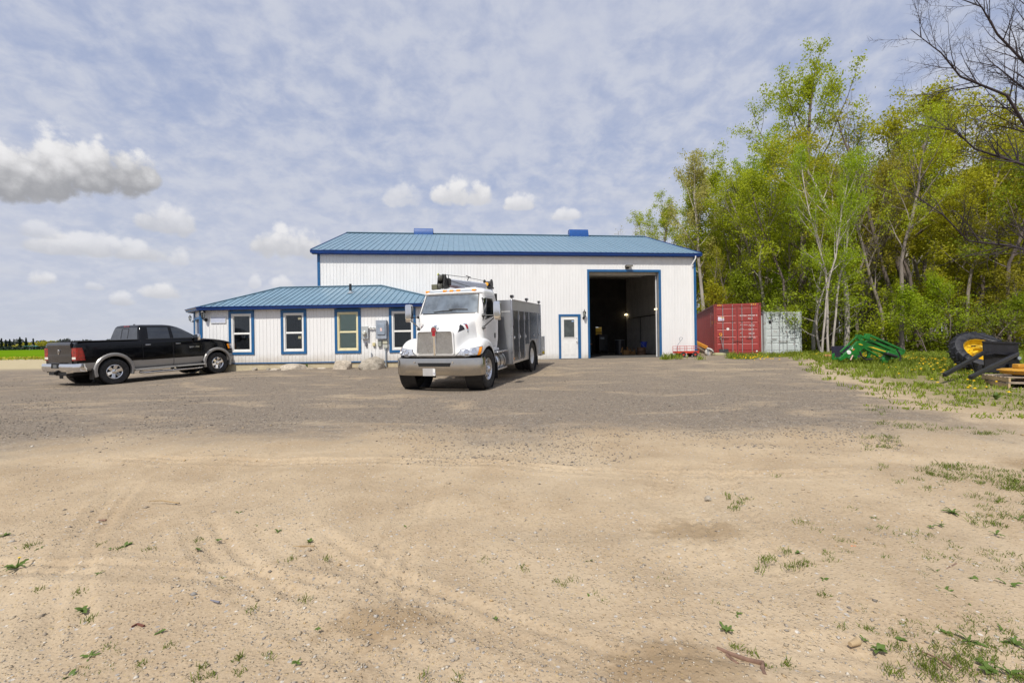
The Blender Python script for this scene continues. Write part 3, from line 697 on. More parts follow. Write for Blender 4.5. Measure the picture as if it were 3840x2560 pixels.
def annex_fittings():
    carriage_lantern('black carriage lantern beside the small blank sign', FA.world(-4.80, -.02, 2.47), FA.yaw, 1.3)
    carriage_lantern('black carriage lantern at the far end of the corner entrance', FA.world(-6.12, 1.0, 2.42), FA.yaw - RAD(45), .8)
    e = empty('wall_sign', FA.world(-4.27, -.022, 2.21), FA.yaw); tag(e, 'small blank pale wall sign beside the lantern', 'sign')
    MB().box(-.31, .31, -.02, 0, 0, .235).build('board', mat('pale_sign_face', (.52, .56, .68), .4, 0, .08, 2), e)
    f = MB(); f.box(-.325, .325, -.028, -.003, -.015, .0).box(-.325, .325, -.028, -.003, .235, .25).box(-.325, -.31, -.028, -.003, 0, .235).box(.31, .325, -.028, -.003, 0, .235); f.build('frame', M_WHITE, e)
    # electric meter
    P = lambda u, z: FA.world(u, -.022, z)
    e = empty('electric_meter', P(1.955, 1.44), FA.yaw); tag(e, 'grey electric meter box with round glass dial', 'meter')
    MB().box(-.14, .14, -.12, 0, 0, .52).build('box', mat('meter_grey', (.42, .44, .44), .5), e, bevel=.008)
    MB().lathe([(.085, -.12), (.085, -.15), (.075, -.155), (.075, -.22), (.06, -.25), (0, -.255)], (0, 0, .25), 'y', 20).build('dial', mat('dial_glass', (.62, .62, .55), .12, 0, .2, 20), e, smooth=40)
    MB().box(-.02, .02, -.13, -.12, .10, .15).build('tag', M_CREAM, e)
    e = empty('switch_box', P(2.655, 1.43), FA.yaw); tag(e, 'large grey switch box with raised door', 'switch box')
    MB().box(-.22, .22, -.16, 0, 0, .77).build('box', mat('switch_grey', (.30, .34, .40), .45), e, bevel=.01)
    MB().box(-.16, .17, -.195, -.16, .17, .63).build('cover', mat('switch_cover', (.26, .31, .38), .4), e, bevel=.015)
    MB().box(-.03, .05, -.198, -.1955, .32, .45).build('warning_label', mat('warning_label', (.75, .55, .52), .5, 0, .3, 40), e)
    MB().bar((.23, -.08, .65), (.24, -.22, .55), .025).build('lever', M_BLACK, e)
    e = empty('conduit', P(2.27, 1.90), FA.yaw); tag(e, 'white conduit joining the meter to the switch box', 'conduit')
    MB().tube([(-.17, -.07, 0), (.16, -.07, 0)], .03, 8).build('pipe', M_WHITE, e, smooth=50); c = MB()
    for x in (-.08, .05): c.lathe([(.038, x), (.038, x + .03)], (0, -.07, 0), 'x', 8)
    c.build('clamp', M_GREYMETAL, e)
    for nm, lab, u, z, w, h, col in (('outlet_box', 'small dark outlet box under the electric meter', 1.98, 1.15, .085, .16, (.16, .16, .19)), ('junction_box', 'small yellowed junction box right of the dark outlet', 2.31, 1.14, .11, .14, (.62, .55, .30)),
                                    ('telephone_box', 'grey telephone box under the switch box', 2.555, 1.12, .16, .24, (.32, .34, .30)), ('cable_box', 'pale cable box, upper of the two under the switch box', 2.78, 1.22, .20, .16, (.50, .49, .38)), ('cable_box', 'pale cable box, lower of the two under the switch box', 2.80, 1.05, .18, .15, (.46, .47, .42))):
        e = empty(nm, P(u, z), FA.yaw); tag(e, lab, 'box')
        mm = mat(nm + str(round(col[0] * 100)), col, .5)
        MB().box(-w / 2, w / 2, -.07, 0, 0, h).build('case', mm, e, bevel=.008)
        MB().box(-w / 2 + .015, w / 2 - .015, -.082, -.07, .015, h - .015).build('lid', mm, e, bevel=.004)
        MB().tube([(0, -.03, .0), (0, -.03, -.06)], .012, 6).build('cable_gland', M_GREYMETAL, e)
    for lab, u, z1, r in (('thin grey pipe rising from the ground left of the big boulder', 2.20, .88, .016), ('grey cable pipe dropping from the lower cable box', 2.80, 1.06, .03)):
        e = empty('cable_pipe', P(u, .28), FA.yaw); tag(e, lab, 'pipe')
        MB().tube([(0, -.04, 0), (0, -.04, z1 - .28)], r, 8).build('pipe', M_GREYMETAL, e, smooth=50)
        MB().lathe([(r * 1.5, 0), (r * 1.5, .04), (r, .05)], (0, -.04, z1 - .34), 'z', 8).build('collar', M_GREYMETAL, e)
annex_fittings()
# ------------------------------------------------------------------ vehicles: shared tools
from mathutils.bvhtree import BVHTree
def bvh_of(o):
    dg = bpy.context.evaluated_depsgraph_get(); me = o.evaluated_get(dg).to_mesh()
    t = BVHTree.FromPolygons([v.co.copy() for v in me.vertices], [tuple(p.vertices) for p in me.polygons]); return t
def drape(bvh, corner, d, off, nu=8, nv=6, thick=.006, rim=0.0):
    """a panel that follows a body surface: corners (bl, br, tr, tl) cast along d onto the surface"""
    d = Vector(d).normalized(); bl, br, tr, tl = [Vector(c) for c in corner]; mb = MB(); front = []; 
    for j in range(nv + 1):
        for i in range(nu + 1):
            s, t = i / nu, j / nv
            p = bl.lerp(br, s).lerp(tl.lerp(tr, s), t)
            h = bvh.ray_cast(p - d * 3, d)
            q = h[0] if h[0] is not None else p
            nn = h[1] if h[0] is not None else -d
            if nn.dot(d) > 0: nn = -nn
            front.append((q + nn * off, nn))
    n = nu + 1; vs = [p for p, _ in front] + [p - nn * thick for p, nn in front]; N = len(front)
    fs = [(j * n + i, j * n + i + 1, (j + 1) * n + i + 1, (j + 1) * n + i) for j in range(nv) for i in range(nu)]
    edge = [i for i in range(n)] + [j * n + nu for j in range(1, nv + 1)] + [nv * n + i for i in range(nu - 1, -1, -1)] + [j * n for j in range(nv - 1, 0, -1)]
    fs += [(edge[i], edge[(i + 1) % len(edge)], edge[(i + 1) % len(edge)] + N, edge[i] + N) for i in range(len(edge))]
    return mb.add(vs, fs)
def rrect(x0, x1, hw, rf, rr, bow=0.0, n=5):
    """plan ring of a body: rounded rectangle, x forward, y left, bowed front"""
    pts = []
    def corner(cx, cy, r, a0):
        for i in range(n + 1):
            a = a0 + math.pi / 2 * i / n; pts.append((cx + r * math.cos(a), cy + r * math.sin(a)))
    corner(x1 - rf, hw - rf, rf, 0); corner(x0 + rr, hw - rr, rr, math.pi / 2); corner(x0 + rr, -hw + rr, rr, math.pi); corner(x1 - rf, -hw + rf, rf, 1.5 * math.pi)
    out = []
    m = len(pts)
    for i in range(m):
        out.append(pts[i])
        q = pts[(i + 1) % m]; p = pts[i]
        L = math.hypot(q[0] - p[0], q[1] - p[1])
        if i % (n + 1) == n:
            for j in range(1, 5): out.append((lerp(p[0], q[0], j / 5), lerp(p[1], q[1], j / 5)))
    if bow: out = [(x + (bow * (1 - (y / hw) ** 2) if x > x1 - rf * 1.01 else 0), y) for x, y in out]
    return out
M_TRUCKWHITE = mat('white_truck_paint', (.83, .83, .82), .25, 0, .03, 3, coat=.6, dirt=(.62, .58, .50), damt=.14)
M_WINDSHIELD = mat('windshield_glass', (.17, .20, .225), .06, .45, .4, 2.4, spec=1.0, coat=1.0)  # sky reflection is put into the pale grey-blue base colour
M_SIDEGLASS = mat('dark_car_glass', (.012, .016, .02), .05, 0, .4, 3, spec=.9, coat=.6)
M_AMBER = mat('amber_lens', (.85, .28, .01), .25, 0, .1, emit=.25)
M_RED = mat('red_lens', (.28, .008, .006), .15, 0, .5, 9, coat=.6)
M_LAMP = mat('clear_lamp_lens', (.55, .57, .62), .12, .4, .35, 24, coat=.8)
M_PLATE = mat('polished_plate_alu', (.68, .69, .71), .38, 1.0, .03, 1.0, rvar=.02)
M_BUMPER = mat('polished_bumper', (.55, .52, .47), .20, 1.0, .06, 2.0, rvar=.04)
M_FRAME = mat('chassis_black', (.012, .012, .013), .6, 0, .3)
def truck_wheel(parent, x, y, z, r, w, side, style):
    """tyre with shoulder and grooves, rim, hub, nuts; side +1 = left"""
    e = empty('wheel', (x, y, z)); e.parent = parent; s = side
    rr = r * .565
    pr = [(rr, -w * .42), (rr + .02, -w * .46), (r * .80, -w * .52), (r * .94, -w * .49), (r * .985, -w * .42), (r, -w * .36)]
    for g in (-.22, 0, .22):
        pr += [(r, w * (g - .03)), (r - .014, w * (g - .025)), (r - .014, w * (g + .025)), (r, w * (g + .03))]
    pr += [(r, w * .36), (r * .985, w * .42), (r * .94, w * .49), (r * .80, w * .52), (rr + .02, w * .46), (rr, w * .42)]
    MB().lathe(pr, (0, 0, 0), 'y', 40).build('tyre', M_RUBBER, e, smooth=35)
    if style == 'alloy6':
        MB().lathe([(rr + .004, s * w * .40), (rr - .012, s * w * .43), (rr - .03, s * w * .38), (rr - .04, s * w * .1), (rr - .05, -s * w * .3)], (0, 0, 0), 'y', 36).build('rim', M_CHROME, e, smooth=50)
        MB().lathe([(0, s * w * .05), (rr - .04, s * w * .05)], (0, 0, 0), 'y', 24).build('brake_disc', M_FRAME, e)
        for i in range(6):
            a = 2 * math.pi * i / 6 + .3; ca, sa = math.cos(a), math.sin(a); m_ = MB()
            def pt(rad, tang, dep): return (ca * rad - sa * tang, s * w * dep, sa * rad + ca * tang)
            m_.add([pt(.05, -.045, .30), pt(.05, .045, .30), pt(rr - .025, .055, .40), pt(rr - .025, -.055, .40), pt(.05, -.045, .12), pt(.05, .045, .12), pt(rr - .03, .055, .2), pt(rr - .03, -.055, .2)], [(0, 1, 2, 3), (4, 7, 6, 5), (0, 4, 5, 1), (1, 5, 6, 2), (2, 6, 7, 3), (3, 7, 4, 0)])
            m_.build('spoke', M_CHROME, e, bevel=.008)
        MB().lathe([(0, s * w * .37), (.035, s * w * .36), (.075, s * w * .32), (.085, s * w * .1)], (0, 0, 0), 'y', 16).build('hub_cap', M_CHROME, e, smooth=40)
        for i in range(5):
            a = 2 * math.pi * i / 5; MB().lathe([(0, s * w * .345), (.011, s * w * .34), (.012, s * w * .28)], (math.cos(a) * .058, 0, math.sin(a) * .058), 'y', 6).build('wheel_nut', M_FRAME, e)
    else:
        dsh = .34 if style == 'front' else -.15
        face = .30 if style == 'front' else -.30
        MB().lathe([(rr + .004, s * w * .40), (rr - .015, s * w * .44), (rr - .03, s * w * .36), (rr - .045, s * w * (face * .5 + .1)), (rr - .075, s * w * face), (.15, s * w * (face + .04)), (0, s * w * (face + .04))], (0, 0, 0), 'y', 40).build('rim', M_ALU if style == 'front' else M_WHITE, e, smooth=40)
        for i in range(10):
            a = 2 * math.pi * i / 10; MB().lathe([(0, s * w * (face + .035)), (.027, s * w * (face + .03)), (.027, s * w * (face - .05))], (math.cos(a) * (rr - .10), 0, math.sin(a) * (rr - .10)), 'y', 10).build('hand_hole', M_DARK, e)
        hl = .62 if style == 'front' else .25
        MB().lathe([(0, s * w * hl), (.05, s * w * hl), (.06, s * w * (hl - .06)), (.085, s * w * (face + .12)), (.12, s * w * (face + .06))], (0, 0, 0), 'y', 20).build('hub', M_ALU, e, smooth=40)
        for i in range(10):
            a = 2 * math.pi * (i + .5) / 10; MB().lathe([(0, s * w * (face + .24)), (.018, s * w * (face + .22)), (.022, s * w * (face + .02))], (math.cos(a) * .135, 0, math.sin(a) * .135), 'y', 8).build('wheel_nut', M_CHROME, e, smooth=40)
    return e
def text_mesh(body, size, name, m_, parent, mtx, depth=.002):
    cu = bpy.data.curves.new(name, 'FONT'); cu.body = body; cu.size = size; cu.extrude = depth; cu.align_x = 'LEFT'
    o = bpy.data.objects.new(name, cu); COL.objects.link(o)
    dg = bpy.context.evaluated_depsgraph_get(); me = bpy.data.meshes.new_from_object(o.evaluated_get(dg)); bpy.data.objects.remove(o)
    me.materials.clear(); o = link(name, me, m_, parent); o.matrix_local = mtx; return o

# ------------------------------------------------------------------ white service truck
def build_service_truck():
    O = Vector((-1.67, 12.485, .03)); fw = Vector((-.271, -.963, -.035)).normalized(); lf = Vector((0, 0, 1)).cross(fw).normalized(); up = fw.cross(lf)
    T = empty('service_truck'); T.matrix_world = Matrix(((fw.x, lf.x, up.x, O.x), (fw.y, lf.y, up.y, O.y), (fw.z, lf.z, up.z, O.z), (0, 0, 0, 1)))
    tag(T, 'white crane service truck with aluminium box body parked before the workshop', 'truck')
    AXF, AXR = .2, -4.70
    # hood and fenders: one lofted shell
    st = [  # x, hood top, hood half width, valley z, fender crest y/z, outer y, bottom
        (.955, 1.40, .44, 1.02, .62, .985, .74, .90), (.93, 1.535, .53, 1.03, .72, 1.04, .93, .885), (.84, 1.60, .56, 1.06, .84, 1.14, 1.06, .87), (.68, 1.675, .59, 1.12, .90, 1.25, 1.135, .85),
        (.45, 1.78, .64, 1.20, .93, 1.345, 1.165, .80), (.20, 1.885, .71, 1.24, .94, 1.37, 1.175, .70), (-.05, 1.965, .79, 1.25, .95, 1.33, 1.17, .62), (-.30, 1.97, .83, 1.20, .95, 1.22, 1.15, .50), (-.52, 1.93, .85, 1.02, .95, 1.04, 1.13, .42)]
    rings = []
    for x, zt, wh, zv, yf, zf, yo, zb in st:
        h = [(0, zt), (wh * .45, zt - .006), (wh * .80, zt - .03), (wh * .96, zt - .085), (wh + .015, zt - .19), (wh + .035, lerp(zv, zt - .19, .35)), (wh + .07, zv + .03), (lerp(wh, yf, .6), lerp(zv, zf, .75)), (yf, zf), (lerp(yf, yo, .7), zf - .04), (yo, zf - .16), (yo + .004, lerp(zb, zf, .35)), (yo - .005, zb)]
        rings.append([Vector((x, y, z)) for y, z in h] + [Vector((x, -y, z)) for y, z in h[:0:-1]])
    hood = MB().loft(rings).build('hood', M_TRUCKWHITE, T)
    ss = hood.modifiers.new('s', 'SUBSURF'); ss.levels = ss.render_levels = 2
    cyl = []
    for s in (1, -1):
        c = MB().lathe([(0, .66 * s), (.605, .66 * s), (.605, 1.4 * s), (0, 1.4 * s)], (AXF, 0, .52), 'y', 36).build('c', None); c.parent = T; cyl.append(c)
    cut(hood, cyl); hood.data.shade_smooth(); hood.data.set_sharp_from_angle(angle=RAD(38))
    hb = bvh_of(hood)
    for s in (1, -1):
        w = MB().lathe([(.61, s * 1.155), (.63, s * 1.18), (.605, s * 1.18)], (AXF, 0, .52), 'y', 40, closed=True)
        MB().lathe([(.60, s * .70), (.60, s * 1.15)], (AXF, 0, .52), 'y', 30).build('wheel_well', M_FRAME, T)
    # hood creases and the seam along the cowl
    for s in (1, -1):
        drape(hb, [(.88, s * .20, 2.2), (.88, s * .212, 2.2), (.02, s * .345, 2.2), (.02, s * .33, 2.2)], (0, 0, -1), .002, 1, 10, .002).build('hood_crease', M_GREYMETAL, hood)
        drape(hb, [(.90, s * .70, 2.2), (.90, s * .708, 2.2), (-.02, s * .915, 2.2), (-.02, s * .905, 2.2)], (0, 0, -1), .002, 1, 10, .002).build('hood_seam', M_GREYMETAL, hood)
    # grille
    zb, zt = .955, 1.535; hw = lambda z: lerp(.50, .475, (z - zb) / (zt - zb)); xg = lambda z: lerp(1.01, .995, (z - zb) / (zt - zb))
    def outline(g, n=6):
        pts = []
        b = [(hw(zb) + g, zb - g), (hw(zt) + g, zt + g)]
        r = .06
        for cx, cz, a0 in ((b[1][0] - r, b[1][1] - r, 0), (-b[1][0] + r, b[1][1] - r, 90), (-b[0][0] + r, b[0][1] + r, 180), (b[0][0] - r, b[0][1] + r, 270)):
            for i in range(n + 1): a = RAD(a0 + 90 * i / n); pts.append((cx + r * math.cos(a), cz + r * math.sin(a)))
        return pts
    bow = lambda y: -.018 * (y / .5) ** 2
    o1 = [Vector((xg(z) + bow(y) + .012, y, z)) for y, z in outline(.022)]; o2 = [Vector((xg(z) + bow(y) + .022, y, z)) for y, z in outline(-.004)]; o3 = [Vector((xg(z) + bow(y) - .03, y, z)) for y, z in outline(.022)]; o4 = [Vector((xg(z) + bow(y) - .02, y, z)) for y, z in outline(-.004)]
    G = MB().loft([o3, o1, o2, o4], caps=False).build('grille', M_TRUCKWHITE, T, smooth=45)
    gm = mat('grille_backing', (.36, .34, .31), .45, .6, .3, 40)
    bk = MB(); nz, ny = 6, 14
    bk.add([Vector((xg(zb + (zt - zb) * j / nz) + bow(lerp(-.48, .48, i / ny)) - .012, lerp(-.48, .48, i / ny), zb + (zt - zb) * j / nz)) for j in range(nz + 1) for i in range(ny + 1)], [(j * (ny + 1) + i, j * (ny + 1) + i + 1, (j + 1) * (ny + 1) + i + 1, (j + 1) * (ny + 1) + i) for j in range(nz) for i in range(ny)])
    bk.build('grille_backing', gm, G)
    ms = MB()
    for i in range(25):
        for j in range(21):
            y = lerp(-.465, .465, (i + (.5 if j % 2 else 0)) / 25); z = lerp(zb + .02, zt - .02, j / 20)
            if abs(y) < .03: continue
            x = xg(z) + bow(y) - .004; a, b = .0165, .012
            ms.add([(x, y - a, z), (x, y, z - b), (x, y + a, z), (x, y, z + b), (x + .012, y, z)], [(0, 1, 4), (1, 2, 4), (2, 3, 4), (3, 0, 4)])
    tag(ms.build('grille_mesh', mat('grille_steel', (.88, .86, .82), .25, .9, .1), G, fixn=False), kind='stuff')
    MB().prism([(-.03, .93), (.03, .93), (.035, 1.42), (-.035, 1.42)], 'x', .99, 1.03).build('grille_bar', M_CHROME, G, bevel=.008)
    def shield(k, x0, x1):
        P = [(-.02, 0), (.045, 0), (.05, .05), (.04, .1), (.07, .14), (.07, .2), (.03, .245), (-.03, .245), (-.07, .2), (-.07, .14), (-.04, .1), (-.05, .05), (-.045, 0)]
        return MB().prism([(y * k, 1.40 + (z - .12) * k + .12) for y, z in P], 'x', x0, x1)
    em = shield(1.1, .985, 1.042).build('emblem', M_CHROME, G, bevel=.004); shield(.85, 1.0425, 1.048).build('emblem_face', mat('emblem_red', (.35, .01, .02), .3), em)
    em2 = MB()
    text_mesh('KW', .065, 'emblem_letters', M_CHROME, em, Matrix(((0, 0, 1, 1.049), (1, 0, 0, -.05), (0, 1, 0, 1.55), (0, 0, 0, 1))))
    MB().prism([(.80, 1.63), (.95, 1.60), (.97, 1.66), (.90, 1.70), (.82, 1.69)], 'y', -.04, .04).build('hood_ornament', M_CHROME, T, bevel=.01)
    # headlights draped on the fender corners
    for s in (1, -1):
        c = [(.97, s * .55, .915), (.74, s * 1.13, .925), (.62, s * 1.15, 1.135), (.90, s * .66, 1.07)]
        d = (-.72, -s * .69, 0)
        H = drape(hb, c, d, .014, 8, 5, .03).build('headlight', mat('headlight_rim', (.10, .10, .11), .3, .5), T, smooth=40)
        def sub(a, b, c0, d0):
            q = lambda u, v: Vector(c[0]).lerp(Vector(c[1]), u).lerp(Vector(c[3]).lerp(Vector(c[2]), u), v)
            return [q(a, c0), q(b, c0), q(b, d0), q(a, d0)]
        drape(hb, sub(.03, .80, .07, .93), d, .020, 8, 5, .008).build('lens', M_LAMP, H, smooth=40)
        drape(hb, sub(.82, .97, .07, .93), d, .020, 3, 5, .008).build('turn_signal', M_AMBER, H, smooth=40)
        for u in (.30, .60):
            p = sub(u, u, .5, .5)[0]; h = hb.ray_cast(p - Vector(d) * 2, Vector(d).normalized())
            if h[0]:
                n_ = h[1] if h[1].dot(Vector(d)) < 0 else -h[1]; n_ = (n_ - Vector(d).normalized() * .4).normalized(); ctr = h[0] + n_ * .022
                ax = n_.cross(Vector((0, 0, 1))).normalized(); az_ = ax.cross(n_)
                ring = lambda r, o: [ctr + n_ * o + (ax * math.cos(2 * math.pi * i / 16) + az_ * math.sin(2 * math.pi * i / 16)) * r for i in range(16)]
                MB().loft([ring(.075, 0), ring(.075, .008), ring(.058, .012), ring(.05, .002), ring(.02, .004)]).build('projector', M_CHROME, H, smooth=40)
        for zz in (.895,):
            drape(hb, [(.97, s * .34, .882), (.97, s * .47, .882), (.97, s * .47, .905), (.97, s * .34, .905)], (-1, 0, 0), .006, 2, 1).build('marker_slot', M_GREYMETAL, T)
        # side vent and badge on the hood side
        v = drape(hb, [(.80, s * .8, 1.50), (.52, s * .8, 1.57), (.52, s * .8, 1.70), (.60, s * .8, 1.66)], (0, -s, 0), .004, 4, 3).build('hood_vent', M_BLACK, T)
        b = drape(hb, [(.44, s * .9, 1.48), (.40, s * .9, 1.48), (.37, s * .9, 1.72), (.46, s * .9, 1.72)], (0, -s, 0), .010, 3, 5, .012).build('side_emblem', M_CHROME, T)
        drape(hb, [(.45, s * .9, 1.58), (.385, s * .9, 1.58), (.385, s * .9, 1.69), (.45, s * .9, 1.69)], (0, -s, 0), .014, 2, 3, .004).build('emblem_face', mat('emblem_red', (.35, .01, .02), .3), b)
    # bumper
    path = [(.58, 1.185), (.72, 1.18), (.86, 1.12), (.96, .98), (1.02, .75), (1.05, .4), (1.06, 0)]
    path = path + [(x, -y) for x, y in path[-2::-1]]; rings = []
    for i, (x, y) in enumerate(path):
        a = path[max(i - 1, 0)]; b = path[min(i + 1, len(path) - 1)]; d = Vector((b[0] - a[0], b[1] - a[1])).normalized(); nn = Vector((-d.y, d.x)); nn = nn if nn.x > 0 or (nn.x == 0) else -nn
        if abs(y) > 1.1 and nn.y * y < 0: nn = -nn
        rings.append([Vector((x + nn.x * o, y + nn.y * o, z)) for o, z in ((0, .42), (.012, .44), (.02, .60), (.015, .80), (.0, .855), (-.04, .86), (-.04, .42))])
    bmp = MB().loft(rings).build('bumper', M_BUMPER, T, smooth=50)
    MB().prism([(-.45, .745), (-.42, .655), (.42, .655), (.45, .745)], 'x', 1.02, 1.083).build('bumper_opening', M_DARK, bmp)
    pl = MB().box(1.075, 1.088, -.31, .02, .42, .61).build('licence_plate', mat('plate_grey', (.42, .41, .40), .6, 0, .06), bmp)
    ps = MB().box(1.0885, 1.092, -.03, .035, .43, .60).build('plate_strip', M_WHITE, pl)
    text_mesh('61', .06, 'plate_digits', mat('plate_blue', (.03, .05, .25), .5), pl, Matrix(((0, 0, 1, 1.0925), (0, -1, 0, .022), (1, 0, 0, .46), (0, 0, 0, 1))))
    for y in (-.55, .50): MB().disc((1.065, y, .76), .02, 'x', 10, .02).build('bumper_bolt', M_CHROME, bmp)
    # cab
    cz = [(1.00, .0, -1.36, .93), (1.3, .02, -1.40, .955), (1.75, .04, -1.42, .96), (1.98, .05, -1.42, .955), (2.2, -.07, -1.41, .935), (2.42, -.19, -1.39, .91), (2.53, -.245, -1.37, .895), (2.575, -.215, -1.36, .89), (2.64, -.27, -1.34, .87), (2.70, -.42, -1.28, .80), (2.735, -.65, -1.15, .66)]
    rings = [[Vector((x, y, z)) for x, y in rrect(xr, xf, hw_, .16 if z < 2.6 else .2, .12, .09)] for z, xf, xr, hw_ in cz]
    cab = MB().loft(rings).build('cab', M_TRUCKWHITE, T, smooth=40); cb = bvh_of(cab)
    drape(cb, [(.3, -.85, 1.99), (.3, .85, 1.99), (.3, .79, 2.535), (.3, -.79, 2.535)], (-1, 0, 0), .004, 14, 6).build('windshield_gasket', M_BLACK, cab, smooth=40)
    ws = drape(cb, [(.3, -.82, 2.015), (.3, .82, 2.015), (.3, .765, 2.505), (.3, -.765, 2.505)], (-1, 0, 0), .009, 14, 6).build('windshield', M_WINDSHIELD, cab, smooth=40)
    for y0, y1, z0, z1 in ((-.42, .12, 2.045, 2.075), (.02, .55, 2.11, 2.10)):
        h0 = cb.ray_cast(Vector((2, y0, z0)), Vector((-1, 0, 0)))[0]; h1 = cb.ray_cast(Vector((2, y1, z1)), Vector((-1, 0, 0)))[0]; hm = cb.ray_cast(Vector((2, (y0 + y1) / 2, (z0 + z1) / 2 + .01)), Vector((-1, 0, 0)))[0]
        o_ = Vector((.03, 0, .01)); MB().tube([h0 + o_, hm + o_, h1 + o_], .011, 6).build('wiper', M_BLACK, cab); 
    for s in (1, -1):
        drape(cb, [(.02, s, 1.06), (-1.10, s, 1.06), (-1.04, s, 2.47), (-.20, s, 2.47)], (0, -s, 0), .003, 8, 8, .004).build('door_gap', M_GREYMETAL, cab, smooth=40)
        D = drape(cb, [(.005, s, 1.075), (-1.085, s, 1.075), (-1.025, s, 2.455), (-.205, s, 2.455)], (0, -s, 0), .007, 8, 8, .006).build('door', M_TRUCKWHITE, cab, smooth=40)
        drape(cb, [(-.02, s, 1.80), (-.98, s, 1.93), (-.96, s, 2.42), (-.22, s, 2.42)], (0, -s, 0), .010, 6, 6, .004).build('window_gasket', M_BLACK, D, smooth=40)
        drape(cb, [(-.06, s, 1.84), (-.95, s, 1.955), (-.93, s, 2.395), (-.24, s, 2.395)], (0, -s, 0), .014, 6, 6, .004).build('pane', M_SIDEGLASS, D, smooth=40)
        drape(cb, [(-.93, s, 1.30), (-1.02, s, 1.30), (-1.02, s, 1.44), (-.93, s, 1.44)], (0, -s, 0), .018, 2, 2, .01).build('handle', M_BLACK, D)
        # mirrors on double arms
        mr = MB().loft([[Vector((x, s * y, z)) for x, y in rrect(-.16, .05, .105, .05, .03)] for z in (1.80,)], caps=False)
        rg = []
        for z, k_ in ((1.80, .75), (1.83, .95), (1.90, 1), (2.05, 1.02), (2.2, 1), (2.27, .95), (2.30, .75)): rg.append([Vector((x * k_ - .12, s * 1.31 + y * k_, z)) for x, y in rrect(-.10, .05, .10, .05, .02)])
        mr = MB().loft(rg).build('mirror', M_CHROME, T, smooth=50)
        MB().box(-.234, -.223, s * 1.31 - .085, s * 1.31 + .085, 1.86, 2.25).build('mirror_glass', M_SIDEGLASS, mr)
        MB().tube([(-.02, s * .93, 1.93), (-.10, s * 1.28, 1.93)], .016, 6).tube([(-.04, s * .93, 1.60), (-.10, s * 1.28, 1.90)], .016, 6).build('mirror_arm', M_BLACK, mr)
        for z in (1.93, 1.60): MB().lathe([(.045, s * .93), (.03, s * 1.0), (0, s * 1.02)], (-.03, 0, z), 'y', 8).build('arm_foot', M_BLACK, mr)
        MB().box(-1.30, -.15, s * .60, s * .98, .93, 1.01).build('cab_sill', M_TRUCKWHITE, T, bevel=.02)
        MB().lathe([(0, s * .60), (.09, s * .62), (.10, s * .68), (0, s * .68)], (-1.0, 0, .9), 'y', 8).build('air_bottle', M_FRAME, T)
    # roof markers
    drape(cb, [(.1, -.80, 2.605), (.1, .72, 2.605), (.1, .72, 2.645), (.1, -.80, 2.645)], (-1, 0, 0), .006, 12, 2).build('marker_band', M_GREYMETAL, cab, smooth=40)
    for y in (-.76, -.20, 0.0, .20, .64):
        h = cb.ray_cast(Vector((2, y, 2.628)), Vector((-1, 0, 0)))[0]
        MB().box(h.x - .06, h.x + .035, y - .055, y + .055, 2.612, 2.662).build('marker_light', M_AMBER, cab, bevel=.012)
    MB().box(-1.48, -1.40, -.9, .9, 1.1, 2.6).build('cab_back', M_FRAME, T)
    # chassis
    for s in (1, -1): MB().box(-6.7, .75, s * .43 - .04, s * .43 + .04, .60, .86).build('frame_rail', M_FRAME, T)
    MB().box(-.2, .7, -.4, .4, .55, .95).build('engine', M_FRAME, T)
    for x, hwid in ((AXF, .9), (AXR, .8)): MB().tube([(x, -hwid, .52), (x, hwid, .52)], .07, 8).build('axle', M_FRAME, T)
    MB().lathe([(0, -.25), (.16, -.2), (.2, 0), (.16, .2), (0, .25)], (AXR, 0, .52), 'y', 12).build('differential', M_FRAME, T)
    for s in (1, -1):
        truck_wheel(T, AXF, s * 1.02, .52, .52, .29, s, 'front')
        truck_wheel(T, AXR, s * 1.06, .52, .51, .27, s, 'rear'); truck_wheel(T, AXR, s * .75, .52, .51, .27, s, 'rear')
        tk = MB().lathe([(0, -.72), (.24, -.72), (.27, -.75), (.27, -1.45), (.24, -1.48), (0, -1.48)], (0, s * .86, .62), 'x', 22).build('fuel_tank', M_ALU, T, smooth=40)
        for x in (-.92, -1.28): MB().lathe([(.277, x), (.277, x - .05)], (0, s * .86, .62), 'x', 22).build('tank_strap', M_BLACK, tk)
        for z, x0, x1 in ((.90, -.62, -1.60), (.42, -.62, -1.50)):
            sp = MB().box(x1, x0, s * .98, s * 1.16, z - .02, z + .02).build('step', M_ALU, T, bevel=.008)
        MB().tube([(-.7, s * 1.05, .42), (-.7, s * 1.0, .9)], .015, 6).build('step_bracket', M_ALU, T)
        MB().box(-5.55, -5.53, s * .92, s * 1.2, .12, .75).build('mud_flap', M_FRAME, T)
        MB().box(-.62, -.60, s * .75, s * 1.14, .18, .62).build('front_mud_flap', M_FRAME, T)
    MB().tube([(-1.75, -.9, .8), (-1.75, -.95, 1.5), (-1.75, -.95, 2.55)], .06, 10).build('exhaust_stack', M_CHROME, T, smooth=50)
    # aluminium box body, wheel arches cut out
    X0, X1 = -1.97, -6.12; ZT = 2.43
    body = MB().box(X1, X0, -1.20, 1.20, .46, ZT).build('box_body', M_PLATE, T)
    cyl = []
    for s in (1, -1):
        c = MB().lathe([(0, .5 * s), (.60, .5 * s), (.60, 1.4 * s), (0, 1.4 * s)], (AXR, 0, .50), 'y', 30).build('c', None); c.parent = T; cyl.append(c)
    cut(body, cyl)
    for x, y in ((X0, 1.2), (X0, -1.2), (X1, 1.2), (X1, -1.2)):
        MB().box(x - .035, x + .035, y - .03, y + .03, .455, ZT + .012).build('corner_post', M_ALU, T, bevel=.01)
    MB().box(X0 - .001, X0 + .006, -1.17, 1.17, 2.07, 2.085).build('front_seam', M_WHITE, body)
